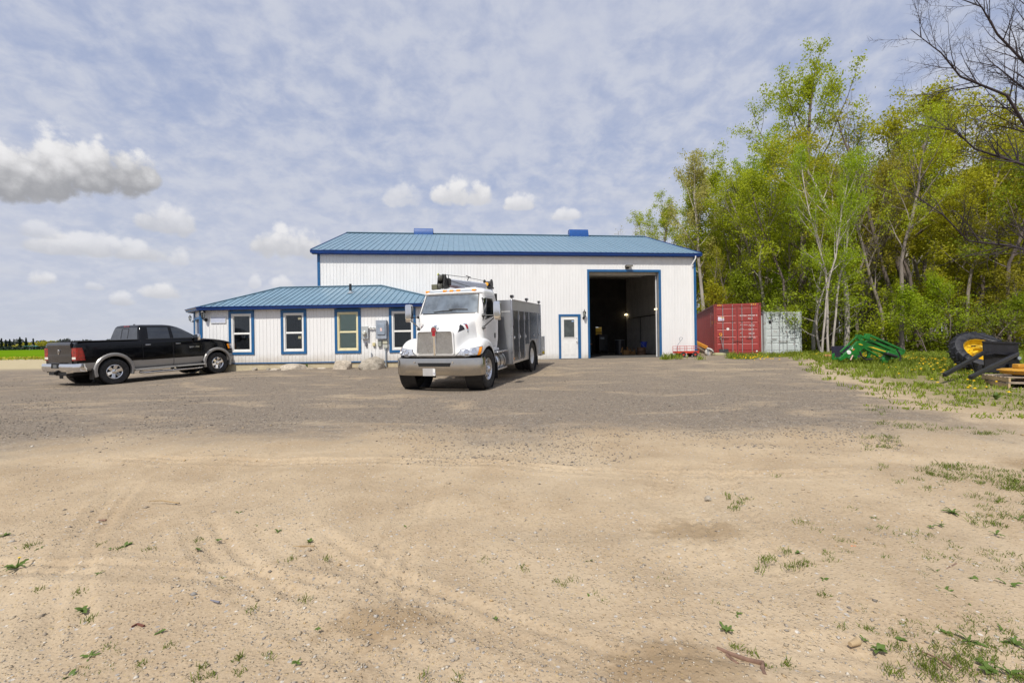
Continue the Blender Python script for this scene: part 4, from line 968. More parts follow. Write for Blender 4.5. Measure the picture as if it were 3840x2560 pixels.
    for s in (1, -1):
        for a, b, z0, z1 in ((-2.06, -2.70, .55, 2.10), (-2.76, -3.44, .55, 2.10), (-3.50, -4.10, .55, 2.10), (-4.16, -5.50, 1.14, 2.10), (-5.56, -6.06, .55, 2.10)):
            zz0 = z0
            d = MB().box(b, a, s * 1.203, s * 1.222, zz0, z1)
            if a == -3.50: d = MB().box(b, a, s * 1.203, s * 1.222, 1.0, z1)
            D = d.build('compartment_door', mat('door_dark_reflection', (.25, .28, .33), .2, 1.0, .04, 1.0), T, bevel=.006); zz = 1.0 if a == -3.50 else zz0  # dark reflection of the wood is put into the door colour
            f = MB(); q = .028
            f.box(b - q, b, s * 1.203, s * 1.232, zz - q, z1 + q).box(a, a + q, s * 1.203, s * 1.232, zz - q, z1 + q).box(b, a, s * 1.203, s * 1.232, z1, z1 + q).box(b, a, s * 1.203, s * 1.232, zz - q, zz)
            f.build('door_frame', M_ALU, D)
            lx = a - .10 if a > -4 else (a + b) / 2; lz = 1.27 if a > -4 or a < -5 else 1.27
            MB().lathe([(0, s * 1.222), (.055, s * 1.224), (.06, s * 1.235), (.03, s * 1.238), (.02, s * 1.25), (0, s * 1.25)], (lx, 0, lz), 'y', 14).build('latch', M_CHROME, D, smooth=40)
            if a in (-2.76, -3.50):
                for hz in (.7, 1.3, 1.9): MB().box(a - .0, a + .06, s * 1.225, s * 1.25, hz - .08, hz + .08).build('hinge', M_ALU, D)
        MB().box(X1, X0, s * 1.165, s * 1.235, ZT - .003, ZT + .02).build('roof_edge', M_ALU, T, bevel=.006)
        MB().disc((-2.06, s * 1.2, .62), .035, 'y', 10, s * .03).build('side_marker', M_AMBER, T)
        for x in (-2.15, -4.05, -6.08):
            L = MB().box(x - .05, x + .05, s * 1.12, s * 1.22, ZT + .07, ZT + .16).build('work_light', M_BLACK, T, bevel=.012); MB().box(x - .04, x + .04, s * 1.2205, s * 1.228, ZT + .08, ZT + .15).build('lens', M_LAMP, L); MB().bar((x, s * 1.17, ZT), (x, s * 1.17, ZT + .08), .03).build('bracket', M_BLACK, L)
        arch = MB().lathe([(.60, s * 1.15), (.60, s * 1.225), (.575, s * 1.225), (.575, s * 1.15)], (AXR, 0, .50), 'y', 36, closed=True); arch.build('wheel_arch', M_FRAME, T, smooth=40)
    MB().box(X1 - .08, X1, -1.0, 1.1, .9, 2.2).build('rear_door', M_FRAME, T)
    MB().box(-6.95, X1, -1.2, 1.2, .62, .74).build('work_bumper', M_ALU, T, bevel=.02)
    rp = MB().box(-7.0, -6.95, .7, 1.19, .42, 1.18).build('rear_panel', M_PLATE, T, bevel=.01)
    for z in (.75, .95): MB().disc((-6.95, .95, z), .05, 'x', 12, .02).build('panel_hole', M_DARK, rp)
    MB().box(-6.92, -6.2, 1.10, 1.19, .42, 1.18).build('side_locker', M_PLATE, T, bevel=.01)
    MB().lathe([(0, 0), (.06, .0), (.06, .05), (0, .05)], (-6.6, 1.19, .52), 'y', 10).build('outrigger_knob', mat('yellow_paint', (.75, .55, .03), .5), T)
    # roof box, beacons, crane
    MB().box(-2.25, -2.02, -.35, .05, 2.70, 2.88).build('roof_beacon', M_WHITE, T, bevel=.02); MB().bar((-2.13, -.15, ZT), (-2.13, -.15, 2.71), .06).build('beacon_post', M_ALU, T)
    MB().prism([(-.95, ZT), (-.45, ZT), (-.55, 2.86), (-.82, 2.86)], 'x', -2.25, -2.10).build('boom_rest', mat('boom_rest_red', (.55, .02, .02), .4), T, bevel=.01)
    cg = mat('crane_grey', (.55, .58, .66), .4, 0, .06)
    hexr = lambda x, y, z, w, h: [Vector((x, y + a * w, z + b * h)) for a, b in ((-.5, -.28), (0, -.5), (.5, -.28), (.5, .4), (.38, .5), (-.38, .5), (-.5, .4))]
    bm_ = MB().loft([hexr(-1.42, -.68, 2.99, .27, .24), hexr(-5.3, -.70, 3.09, .38, .38)]).build('crane_boom', cg, T, smooth=30)
    MB().loft([hexr(-1.30, -.68, 2.99, .29, .27), hexr(-1.42, -.68, 2.99, .29, .27)]).build('boom_collar', M_BLACK, bm_)
    for y in (-.80, -.60):
        MB().prism([(-1.42, 2.84), (-1.05, 2.76), (-.98, 2.88), (-1.07, 3.20), (-1.14, 3.23), (-1.24, 3.10), (-1.42, 3.05)], 'y', y - .012, y + .012).build('boom_head_plate', M_BLACK, bm_)
    for x, z, r in ((-1.11, 3.12, .11), (-1.06, 2.87, .09)): MB().lathe([(0, -.78), (r, -.78), (r - .025, -.72), (r, -.66), (0, -.62)], (x, 0, z), 'y', 18).build('sheave', mat('sheave_grey', (.07, .07, .06), .5), bm_, smooth=40)
    MB().box(-1.10, -.95, -.98, -.80, 2.76, 2.92).build('hook_weight', mat('hook_olive', (.12, .12, .08), .5), bm_, bevel=.015)
    MB().disc((-1.11, -.83, 3.22), .04, 'y', 8, .03).build('head_tip', mat('yellow_green', (.5, .55, .05), .5), bm_)
    rp_ = mat('wire_rope', (.10, .09, .08), .5, .6)
    MB().tube([(-1.12, -.70, 3.225), (-3.2, -.70, 3.33), (-4.85, -.66, 3.36)], .010, 5).build('wire_rope', rp_, bm_)
    MB().tube([(-1.4, -.54, 3.05), (-3.0, -.52, 2.98)], .007, 4).build('control_cable', rp_, bm_)
    MB().bar((-3.0, -.62, 3.20), (-3.0, -.55, 3.34), .02).bar((-3.25, -.60, 3.335), (-2.75, -.56, 3.335), .03, .02).build('rope_guide', M_BLACK, bm_)
    MB().tube([(-1.55, -.68, 3.10), (-1.55, -.68, 3.25)], .012, 5).build('limit_rod', M_BLACK, bm_)
    W = MB().lathe([(0, -.66), (.17, -.66), (.17, -.64), (.10, -.63), (.10, -.40), (.17, -.39), (.17, -.37), (0, -.37)], (-4.9, 0, 3.24), 'y', 22).build('winch', M_BLACK, T, smooth=35)
    MB().disc((-4.74, -.52, 3.22), .07, 'x', 14, .02).build('winch_label', mat('winch_orange', (.85, .4, .02), .5), W); MB().box(-5.05, -4.75, -.70, -.34, 3.05, 3.12).build('winch_base', M_BLACK, W)
    MB().tube([(-5.45, -.70, ZT), (-5.45, -.70, 3.15)], .17, 14).build('crane_turret', cg, T, smooth=40)
    MB().tube([(-5.45, -.70, .7), (-5.45, -.70, ZT)], .14, 12).build('crane_post', cg, T, smooth=40)
    MB().tube([(-3.4, -.70, 2.85), (-4.6, -.70, 2.78)], .06, 10).build('lift_cylinder', cg, T, smooth=40)
    MB().tube([(-2.4, .3, 2.46), (-2.5, .28, 2.8), (-2.7, .15, 2.9), (-2.9, .2, 2.5)], .018, 6).build('hydraulic_hose', mat('hose_olive', (.35, .33, .2), .6), T)
    return T
TRUCK = build_service_truck()
# ------------------------------------------------------------------ black pickup
def build_pickup():
    A = Vector((-13.29, 15.2, ground_z(-13.3, 15.2))); Bp = Vector((-11.93, 18.42, ground_z(-11.9, 18.4)))
    fw = (Bp - A).normalized(); lf = Vector((0, 0, 1)).cross(fw).normalized(); up = fw.cross(lf); O = A + lf * .95
    T = empty('pickup_truck'); T.matrix_world = Matrix(((fw.x, lf.x, up.x, O.x), (fw.y, lf.y, up.y, O.y), (fw.z, lf.z, up.z, O.z), (0, 0, 0, 1)))
    tag(T, 'black crew cab pickup truck with silver lower trim beside the annex', 'pickup truck')
    PB = mat('black_car_paint', (.002, .002, .003), .10, 0, .2, 2, coat=.12, spec=.3); SV = mat('silver_trim_paint', (.33, .32, .305), .34, .35, .04, 2)
    WB = 3.49; R = .42
    # main body below the windows
    st = [(-1.08, 1.36, .93, .62), (-1.06, 1.43, .965, .56), (-.8, 1.44, .985, .50), (0, 1.44, .99, .46), (.76, 1.44, .985, .46), (.80, 1.44, .985, .46), (1.8, 1.44, .985, .46), (2.75, 1.44, .975, .46), (3.0, 1.425, .97, .46), (3.5, 1.385, .97, .46), (3.95, 1.31, .965, .48), (4.2, 1.23, .93, .52), (4.33, 1.12, .86, .58), (4.37, .98, .80, .62)]
    rings = []
    for x, zt, w, zb in st:
        hood = x > 2.8; cr = .055 if hood else .005
        h = [(0, zt + cr), (w * .5, zt + cr * .9), (w * .84, zt + cr * .3), (w * .95, zt - .012), (w * .985, zt - .05), (w + (.0 if not hood else .004), zt - .14), (w + .012, lerp(zb, zt, .62)), (w + .015, lerp(zb, zt, .4)), (w + .005, lerp(zb, zt, .15)), (w - .02, zb), (w * .6, zb - .02)]
        rings.append([Vector((x, y, z)) for y, z in h] + [Vector((x, -y, z)) for y, z in h[:0:-1]])
    body = MB().loft(rings).build('body', PB, T)
    ss = body.modifiers.new('s', 'SUBSURF'); ss.levels = ss.render_levels = 1
    cyl = []
    for x in (0, WB):
        for s in (1, -1):
            c = MB().lathe([(0, .58 * s), (.495, .58 * s), (.495, 1.3 * s), (0, 1.3 * s)], (x, 0, R + .045), 'y', 32).build('c', None); c.parent = T; cyl.append(c)
    cut(body, cyl); body.data.shade_smooth(); body.data.set_sharp_from_angle(angle=RAD(36)); bb = bvh_of(body)
    # cab
    cz = [(1.40, 2.92, .80, .955), (1.46, 2.86, .81, .945), (1.62, 2.62, .84, .89), (1.80, 2.34, .875, .815), (1.90, 2.16, .90, .765), (1.955, 2.0, .93, .70), (1.985, 1.85, 1.0, .58), (1.995, 1.6, 1.2, .35)]
    rings = [[Vector((x, y, z)) for x, y in rrect(xr, xf, hw, .18, .10, .07)] for z, xf, xr, hw in cz]
    cab = MB().loft(rings).build('cab', PB, T, smooth=45); cb = bvh_of(cab)
    for s in (1, -1):
        d = (0, -s, 0)
        for nm, c in (('rear_door_glass', [(1.06, s, 1.47), (1.78, s, 1.47), (1.80, s, 1.88), (1.12, s, 1.88)]), ('front_door_glass', [(1.90, s, 1.47), (2.70, s, 1.47), (2.18, s, 1.885), (1.90, s, 1.885)])):
            g = drape(cb, c, d, .008, 8, 6).build(nm, M_SIDEGLASS, cab, smooth=40)
        drape(cb, [(.98, s, 1.455), (2.80, s, 1.455), (2.79, s, 1.475), (.98, s, 1.475)], d, .012, 12, 1).build('belt_moulding', M_BLACK, cab, smooth=40)
        for nm, x0, x1 in (('rear_door', .86, 1.84), ('front_door', 1.86, 2.88)):
            for xx in (x0, x1):
                drape(bb, [(xx - .006, s * 1.2, .62), (xx + .006, s * 1.2, .62), (xx + .006, s * 1.2, 1.40), (xx - .006, s * 1.2, 1.40)], d, .002, 1, 8, .002).build('door_gap', M_DARK, body)
            hx = x0 + .08
            MB().box(hx, hx + .17, s * .995 - .012, s * .995 + .03, 1.255, 1.285).build('door_handle', M_CHROME, body, bevel=.008)
        # mirror
        rg = [[Vector((2.66 + x * k, s * 1.12 + y * k, z)) for x, y in rrect(-.06, .06, .12, .05, .02)] for z, k in ((1.36, .7), (1.39, .95), (1.5, 1), (1.58, .95), (1.61, .7))]
        m_ = MB().loft(rg).build('mirror', M_CHROME, T, smooth=50); MB().bar((2.68, s * .94, 1.44), (2.66, s * 1.05, 1.44), .05).build('mirror_arm', M_BLACK, m_)
        # silver lower cladding
        for a, b, z0, z1 in ((-1.02, -.50, .52, .77), (.52, .80, .42, .75), (.80, 1.84, .42, .74), (1.86, 2.93, .42, .74)):
            drape(bb, [(a, s * 1.2, z0), (b, s * 1.2, z0), (b, s * 1.2, z1), (a, s * 1.2, z1)], d, .010, 8, 5, .012).build('lower_cladding', SV, body, smooth=40)
        for x in (0, WB):
            n = 22; ring = []
            for i in range(n + 1):
                a = RAD(-18 + 216 * i / n); ca, sa = math.cos(a), math.sin(a); c0 = Vector((x, 0, R + .045))
                def P(rad, y): return c0 + Vector((ca * rad, s * y, sa * rad))
                ring.append([P(.48, .93), P(.48, 1.03), P(.515, 1.045), P(.56, 1.035), P(.585, 1.0), P(.58, .95)])
            MB().loft(ring).build('fender_flare', SV, T, smooth=40)
            truck_wheel(T, x, s * .885, R, R, .27, s, 'alloy6')
            MB().lathe([(.49, s * .6), (.49, s * .95)], (x, 0, R + .045), 'y', 26).build('wheel_well', M_FRAME, T)
            MB().box(x - .60, x - .585, s * .80, s * 1.03, .22, .56).build('mud_flap', M_FRAME, T, bevel=.006)
        MB().tube([(.78, s * .90, .33), (.86, s * 1.02, .30), (1.1, s * 1.04, .30), (2.6, s * 1.04, .30), (2.84, s * 1.02, .30), (2.9, s * .9, .33)], .045, 10).build('running_board', M_CHROME, T, smooth=60)
        for x in (1.25, 2.3): MB().box(x - .16, x + .16, s * .99, s * 1.085, .335, .35).build('step_pad', M_BLACK, T)
        # tail lamp wraps the corner
        tl = MB().loft([[Vector((x, s * y, z)) for x, y in ((-1.098, .70), (-1.105, .80), (-1.095, .945), (-1.04, .99), (-.86 + sh, 1.0), (-.86 + sh, .94), (-1.06, .70))] for z, sh in ((.86, .04), (.98, .03), (1.1, .0), (1.26, -.05))]).build('tail_light', M_RED, T, smooth=40)
        MB().loft([[Vector((x, s * y, z)) for x, y in ((-1.108, .72), (-1.116, .80), (-1.106, .93), (-1.10, .72))] for z in (.90, .97)]).build('reverse_lens', mat('reverse_lens', (.75, .7, .62), .2), tl)
        drape(bb, [(4.32, s * .62, .98), (4.05, s * 1.0, .98), (3.98, s * 1.0, 1.18), (4.20, s * .62, 1.16)], (-.6, -s * .8, 0), .012, 5, 4, .02).build('headlight', M_LAMP, body, smooth=40)
        drape(bb, [(4.08, s * 1.0, .98), (4.0, s * 1.0, .98), (3.95, s * 1.0, 1.16), (4.02, s * 1.0, 1.18)], (-.6, -s * .8, 0), .016, 2, 3, .02).build('turn_signal', M_AMBER, body, smooth=40)
        MB().tube([(-1.05, s * .62, .50), (-1.24, s * .62, .50)], .045, 12).build('exhaust_tip', M_CHROME, T, smooth=40)
    # tailgate
    tg = MB().loft([[Vector((x, y, z)) for x, y in ((-1.05, -.70), (xr, -.70), (xr - .012, 0), (xr, .70), (-1.05, .70))] for z, xr in ((.76, -1.10), (.92, -1.118), (1.04, -1.112), (1.22, -1.10), (1.28, -1.125), (1.36, -1.13), (1.41, -1.12), (1.435, -1.09))]).build('tailgate', mat('tailgate_paint', (.022, .021, .023), .16, 0, .25, 1.5, coat=.4), T, smooth=40)
    P = [(0, -.085), (.03, -.06), (.055, 0), (.06, .06), (.04, .085), (-.04, .085), (-.06, .06), (-.055, 0), (-.03, -.06)]
    e = MB().prism([(y, 1.13 + z) for y, z in P], 'x', -1.145, -1.118).build('tailgate_emblem', M_CHROME, tg, bevel=.006)
    MB().prism([(y * .55, 1.14 + z * .55) for y, z in P], 'x', -1.15, -1.1455).build('emblem_face', mat('emblem_grey', (.25, .25, .26), .3, .8), e)
    MB().box(-.98, .77, -.88, .88, 1.447, 1.462).build('tonneau_cover', mat('tonneau_vinyl', (.012, .012, .013), .55), T, bevel=.006)
    for s in (1, -1): MB().box(-1.0, .77, s * .90 - .03, s * .90 + .03, 1.445, 1.475).build('bed_rail_cap', M_BLACK, T, bevel=.01)
    # bumpers
    for nm, xs, pts, z0, z1, m_ in (('rear_bumper', -1, [(-.86, 1.0), (-1.05, 1.0), (-1.20, .93), (-1.25, .6), (-1.26, .32), (-1.26, 0)], .50, .76, M_CHROME), ('front_bumper', 1, [(4.0, .99), (4.2, .97), (4.38, .86), (4.46, .5), (4.48, 0)], .50, .78, SV)):
        pts = pts + [(x, -y) for x, y in pts[-2::-1]]
        rings = [[Vector((x + o * xs, y * (1 + o * .3), z)) for o, z in ((-.03, z0), (0.0, z0 + .02), (.025, lerp(z0, z1, .4)), (.02, lerp(z0, z1, .8)), (0, z1), (-.10, z1), (-.10, z0))] for x, y in pts]
        bp = MB().loft(rings).build(nm, m_, T, smooth=50)
    MB().prism([(.24, .62), (.20, .77), (-.20, .77), (-.24, .62)], 'x', -1.285, -1.20).build('plate_recess', M_DARK, T)
    MB().box(-1.29, -1.286, -.12, .10, .64, .74).build('licence_plate', mat('plate_dark', (.12, .13, .14), .4), T)
    MB().box(-1.35, -1.0, -.05, .05, .42, .52).build('tow_hitch', M_FRAME, T); MB().box(-1.22, -.9, -.55, .5, .40, .50).build('rear_frame', M_FRAME, T)
    MB().box(4.40, 4.45, -.62, .62, .80, 1.12).build('grille', M_CHROME, T, bevel=.03)
    MB().tube([(0, -.8, R), (0, .8, R)], .06, 8).build('rear_axle', M_FRAME, T); MB().box(-1.0, 4.1, -.5, .5, .36, .52).build('chassis', M_FRAME, T)
    MB().lathe([(0, 0), (.12, .02), (.16, .5), (.12, .9), (0, .95)], (-.75, .2, .40), 'x', 12).build('spare_muffler', M_FRAME, T)
    # rear window with sliding section, high brake light, windshield
    rw = drape(cb, [(.5, .80, 1.47), (.5, -.80, 1.47), (.5, -.68, 1.89), (.5, .68, 1.89)], (1, 0, 0), .008, 10, 5).build('rear_window', mat('rear_car_glass', (.03, .032, .036), .08, 0, .5, 4, spec=.8, coat=.5), cab, smooth=40)
    for y in (.20, -.20): drape(cb, [(.5, y + .012, 1.50), (.5, y - .012, 1.50), (.5, y - .012, 1.84), (.5, y + .012, 1.84)], (1, 0, 0), .014, 1, 5).build('slider_frame', M_BLACK, rw)
    drape(cb, [(.5, .20, 1.835), (.5, -.20, 1.835), (.5, -.20, 1.855), (.5, .20, 1.855)], (1, 0, 0), .014, 3, 1).build('slider_rail', M_BLACK, rw)
    drape(cb, [(.5, .17, 1.925), (.5, -.17, 1.925), (.5, -.17, 1.95), (.5, .17, 1.95)], (1, 0, 0), .012, 3, 1, .02).build('brake_light', M_RED, cab)
    drape(cb, [(3.5, -.82, 1.48), (3.5, .82, 1.48), (3.5, .68, 1.88), (3.5, -.68, 1.88)], (-1, 0, 0), .008, 10, 5).build('windshield', M_SIDEGLASS, cab, smooth=40)
    MB().lathe([(.04, 0), (.03, .03), (0, .04)], (1.15, 0, 1.985), 'z', 10).build('roof_antenna', M_BLACK, T)
    text_mesh('RAM 1500', .085, 'door_badge', M_CHROME, body, Matrix(((1, 0, 0, 2.42), (0, 0, -1, -1.005), (0, 1, 0, 1.09), (0, 0, 0, 1))))
    for o in T.children_recursive:          # short overhangs front and rear
        if o.type == 'MESH' and o.parent.name.split('.')[0] != 'wheel' and not o.name.startswith('door_badge'):
            for v in o.data.vertices:
                if v.co.x < -.6: v.co.x = -.6 + (v.co.x + .6) * .75
                elif v.co.x > 4.0: v.co.x = 4.0 + (v.co.x - 4.0) * .8
    return T
PICKUP = build_pickup()
# ------------------------------------------------------------------ shipping containers
def container(name, label, corner, yaw, L, H, col, rust, marks):
    """corner: left bottom corner of the door end; x along the door end, y into the depth"""
    e = empty(name, corner, RAD(yaw)); tag(e, label, 'container')
    m_ = mat(name + '_paint', col, .5, 0, .1, 1.5, dirt=rust, damt=.45, stretch=(1, 1, .4)); fr = mat(name + '_frame_paint', tuple(c * .8 for c in col), .55, 0, .15, 2, dirt=(.16, .07, .02), damt=.75)
    W = 2.438; p = .11
    def corr(x0, flip):
        s = MB(); pr = []; y = p
        while y < L - p - .05:
            for dy, d in ((0, 0), (.07, 0), (.105, .036), (.175, .036), (.21, 0)): pr.append((y + dy, d))
            y += .278
        pr.append((L - p, 0)); n = len(pr)
        s.add([(x0 + flip * d, a, .16) for a, d in pr] + [(x0 + flip * d, a, H - .10) for a, d in pr], [(i, i + 1, n + i + 1, n + i) for i in range(n - 1)])
        return s
    corr(.02, 1).build('left_side_panel', m_, e); corr(W - .02, -1).build('right_side_panel', m_, e)
    MB().box(.02, W - .02, L - .06, L - .02, .16, H - .1).build('rear_panel', m_, e)
    MB().box(.03, W - .03, .1, L - .03, H - .06, H - .03).build('roof', m_, e); MB().box(.03, W - .03, .1, L - .03, .1, .16).build('floor', fr, e)
    for x in (0, W - p):
        for y in (0, L - p):
            MB().box(x, x + p, y, y + p, .12, H - .12).build('corner_post', fr, e, bevel=.008)
            for z in (0, H - .12):
                c = MB().box(x - .005, x + p + .055 if x == 0 else x + p + .005, y - .006, y + p + .05, z, z + .12).build('corner_casting', fr, e, bevel=.006)
                MB().box(x + .03, x + .09, y - .0085, y - .0065, z + .03, z + .09).build('casting_hole', M_DARK, c)
    for x in (0.0, W - .07): MB().box(x, x + .07, p, L - p, H - .09, H).build('top_rail', fr, e); MB().box(x, x + .07, p, L - p, .02, .16).build('bottom_rail', fr, e)
    MB().box(p, W - p, .005, .10, H - .13, H - .005).build('door_header', m_, e); MB().box(p, W - p, .005, .10, .02, .13).build('door_sill', fr, e)
    dw = (W - 2 * p - .03) / 2
    for k in (0, 1):
        x0 = p + .01 + k * (dw + .01); D = MB().box(x0, x0 + dw, .045, .075, .14, H - .14).build('container_door', m_, e)
        f = MB(); q = .07
        f.box(x0, x0 + q, .02, .045, .14, H - .14).box(x0 + dw - q, x0 + dw, .02, .045, .14, H - .14).box(x0 + q, x0 + dw - q, .02, .045, .14, .24).box(x0 + q, x0 + dw - q, .02, .045, H - .24, H - .14)
        f.build('door_frame', m_, D)
        nz = 6 if H > 2.7 else 5; zz = [.24 + (H - .48) * i / nz for i in range(nz + 1)]
        for i in range(nz):
            if i == nz - 2 and False: continue
            z0, z1 = zz[i] + .05, zz[i + 1] - .05
            MB().add([(x0 + q, .045, z0 - .05), (x0 + dw - q, .045, z0 - .05), (x0 + dw - q, .022, z0), (x0 + q, .022, z0), (x0 + q, .022, z1), (x0 + dw - q, .022, z1), (x0 + dw - q, .045, z1 + .05), (x0 + q, .045, z1 + .05)], [(0, 1, 2, 3), (3, 2, 5, 4), (4, 5, 6, 7)]).build('door_panel', m_, D)
        for fx in (.32, .78):
            xb = x0 + dw * (fx if k == 0 else 1 - fx); b = MB().tube([(xb, -.012, .06), (xb, -.012, H - .05)], .019, 8).build('lock_rod', mat('galvanised_rod', (.42, .42, .43), .45, .6, .15), D, smooth=50)
            for z in (.14, H * .33, H * .66, H - .16): MB().box(xb - .045, xb + .045, -.034, .02, z - .025, z + .025).build('rod_keeper', fr, b)
            hz = .95 if fx == .32 else .78
            MB().bar((xb, -.04, hz), (xb + (.30 if k == 0 else -.0) - (.0 if k == 0 else .30), -.045, hz + .02), .018, .028).build('lock_handle', mat('rusty_handle', (.09, .05, .04), .7, 0, .3, 12), b)
        hx = x0 - .02 if k == 0 else x0 + dw + .02
        for z in (.3, H * .36, H * .64, H - .35): MB().box(hx - .04, hx + .04, -.005, .05, z - .05, z + .05).build('hinge', fr, D)
    MB().box(W / 2 - .012, W / 2 + .012, .018, .05, .14, H - .14).build('door_seal', M_BLACK, e)
    marks(e, W, H, L); return e
def printed(e, body, x, z, size, m_, y=.0185): return text_mesh(body, size, 'lettering', m_, e, Matrix(((1, 0, 0, x), (0, 0, -1, y), (0, 1, 0, z), (0, 0, 0, 1))), .001)
def red_marks(e, W, H, L):
    wt = mat('container_lettering', (.75, .72, .70), .6, 0, .1); ye = mat('hazard_yellow', (.8, .5, .03), .5, 0, .2)
    printed(e, 'BMOU', 1.36, 2.17, .12, wt); printed(e, '479000  0', 1.76, 2.17, .12, wt); printed(e, '45G1', 1.76, 2.0, .12, wt)
    for z, a, b in ((1.66, 'MAX. GROSS', '32,500 KG'), (1.60, '', '71,650 LB'), (1.43, 'TARE', '3,880 KG'), (1.37, '', '8,555 LB'), (1.20, 'NET', '28,620 KG'), (1.14, '', '63,095 LB'), (.98, 'CU. CAP.', '76.4 CU.M'), (.92, '', '2,700 CU.FT')):
        if a: printed(e, a, 1.36, z, .07, wt)
        printed(e, b, 1.80, z, .07, wt)
    s = MB()
    for x in (.18, .26, .34, W - .52, W - .42, W - .32): s.prism([(x, H - .10), (x + .04, H - .10), (x + .075, H - .03), (x + .035, H - .03)], 'y', .0, .0045)
    s.build('hazard_stripes', ye, e)
    sg = MB().box(.22, .54, .012, .0185, 1.95, 2.17).build('placard', mat('placard_white', (.66, .62, .72), .5, 0, .15, 6), e); MB().box(.36, .54, .0105, .0115, 2.10, 2.165).build('placard_band', mat('placard_orange', (.72, .55, .25), .5), sg)
    printed(sg, 'Bison', .24, 1.99, .09, mat('placard_violet', (.30, .22, .55), .5), .011)
    MB().lathe([(0, .011), (.075, .011), (.075, .016)], (.73, 0, 1.47), 'y', 16).build('round_sticker', wt, e)
    MB().box(.30, .38, .0155, .0185, .88, 1.08).build('green_sticker', mat('dull_green_sticker', (.16, .14, .07), .7), e)
    MB().lathe([(0, .011), (.045, .011), (.045, .016)], (2.2, 0, .20), 'y', 14).build('small_sticker', wt, e)
    for txt, yy, zz in (('BMOU 479000 0', 1.55, 2.5), ('45G1', .9, 2.5)):
        text_mesh(txt, .12, 'side_lettering', wt, e, Matrix(((0, 0, -1, .0155), (0, 1, 0, yy), (-1, 0, 0, zz), (0, 0, 0, 1))), .001)
    MB().box(.012, .0165, .88, 1.0, 1.78, 1.98).build('side_sticker', ye, e)
def grey_marks(e, W, H, L):
    bl = mat('old_black_decal', (.02, .02, .022), .6, 0, .3, 14)
    MB().prism([(.30, 1.88), (.52, 1.86), (.52, 2.02), (.62, 2.06), (.26, 2.07), (.34, 2.02)], 'y', .012, .0185).build('torn_decal', bl, e)
    s = MB().prism([(1.46, 1.90), (1.72, 1.88), (1.74, 1.99), (1.45, 2.0)], 'y', .012, .0185).build('small_decal', bl, e); MB().box(1.55, 1.68, .0105, .0115, 1.92, 1.96).build('decal_remains', M_WHITE, s)
    r = mat('rust_spots', (.25, .09, .03), .8, 0, .3, 20); q = MB()
    for x, z in ((.63, 1.42), (.75, 1.40), (.45, 1.22), (1.42, 1.36), (.7, 2.2), (1.9, .62), (.45, .65)): MB().prism([(x, z), (x + .03, z - .05), (x + .045, z + .01), (x + .02, z + .03)], 'y', .012, .0185).build('rust_mark', r, e)
p_ = pix_at(2679, 1332, 26.2); p_.z = ground_z(p_.x, p_.y)
RED = container('red_container', 'dull red shipping container with white numbers beside the workshop', p_, -17, 12.19, 2.90, (.31, .042, .038), (.20, .05, .03), red_marks)
p_ = pix_at(2867, 1326, 27.4); p_.z = ground_z(p_.x, p_.y)
GREY = container('grey_container', 'pale grey shipping container standing right of the red one', p_, 6, 6.06, 2.59, (.55, .60, .60), (.38, .42, .43), grey_marks)

# ------------------------------------------------------------------ stones along the annex
def rock_mesh(seed, sx, sy, sz, rough=.22, flat=.35, sub=3):
    rs = random.Random(seed); bm = bmesh.new(); bmesh.ops.create_icosphere(bm, subdivisions=sub, radius=1)
    from mathutils import noise
    off = Vector((rs.uniform(0, 99), rs.uniform(0, 99), rs.uniform(0, 99)))
    pl = [(Vector((rs.gauss(0, 1), rs.gauss(0, 1), rs.gauss(0, .8))).normalized(), rs.uniform(.58, .92)) for _ in range(12)]
    for v in bm.verts:
        p = v.co.copy(); c_ = p / max(abs(p.x), abs(p.y), abs(p.z)); p = p.lerp(c_, .62) * .9
        for n_, d in pl:
            h = p.dot(n_) - d
            if h > 0: p -= n_ * h * .9
        p += p.normalized() * (noise.fractal(p * 1.6 + off, 1, 2, 5) * rough * .6)
        p.z = max(p.z, -flat); v.co = Vector((p.x * sx, p.y * sy, (p.z + flat) * sz))
    me = bpy.data.meshes.new('stone'); bm.to_mesh(me); bm.free(); me.shade_smooth(); me.set_sharp_from_angle(angle=RAD(28)); return me
M_ROCK = mat('limestone', (.36, .32, .26), .85, 0, .28, 5, bump=.02, bscale=18, dirt=(.12, .10, .08), damt=.7)
M_ROCK2 = mat('pale_limestone', (.47, .41, .33), .85, 0, .22, 6, bump=.02, bscale=20, dirt=(.22, .18, .14), damt=.6)
def rock(label, x0, y0, x1, y1, depth_v, seed, m_=M_ROCK, cat='boulder', tilt=0, flat=.35):
    u0, zt = FA.pix(x0, y0, -depth_v); u1, zb = FA.pix(x1, y1, -depth_v)
    w = u1 - u0; h = zt - zb; c = FA.world((u0 + u1) / 2, -depth_v, zb - .03)
    o = link('boulder' if cat == 'boulder' else 'edging_stone', rock_mesh(seed, w * .54, w * .34, (h + .03) / (1 + flat) * 1.08, flat=flat), m_)
    o.location = c; o.rotation_euler = (0, tilt, FA.yaw); tag(o, label, cat); return o
def z2p(x, y): return 680 + x * .39966, 1020 + y * .39966
for lab, a, b, dv, sd, m_, cat, tl in (('low tan boulder under the second window from the left', (930, 862), (1165, 918), .5, 3, M_ROCK2, 'boulder', .05), ('blocky pale boulder under the cream framed window', (1412, 830), (1605, 926), .55, 8, M_ROCK2, 'boulder', 0),
                                   ('large grey slab boulder tilted up under the switch box', (1685, 800), (1960, 916), .6, 5, M_ROCK, 'boulder', -.22)):
    rock(lab, *z2p(*a), *z2p(*b), dv, sd, m_, cat, tl)
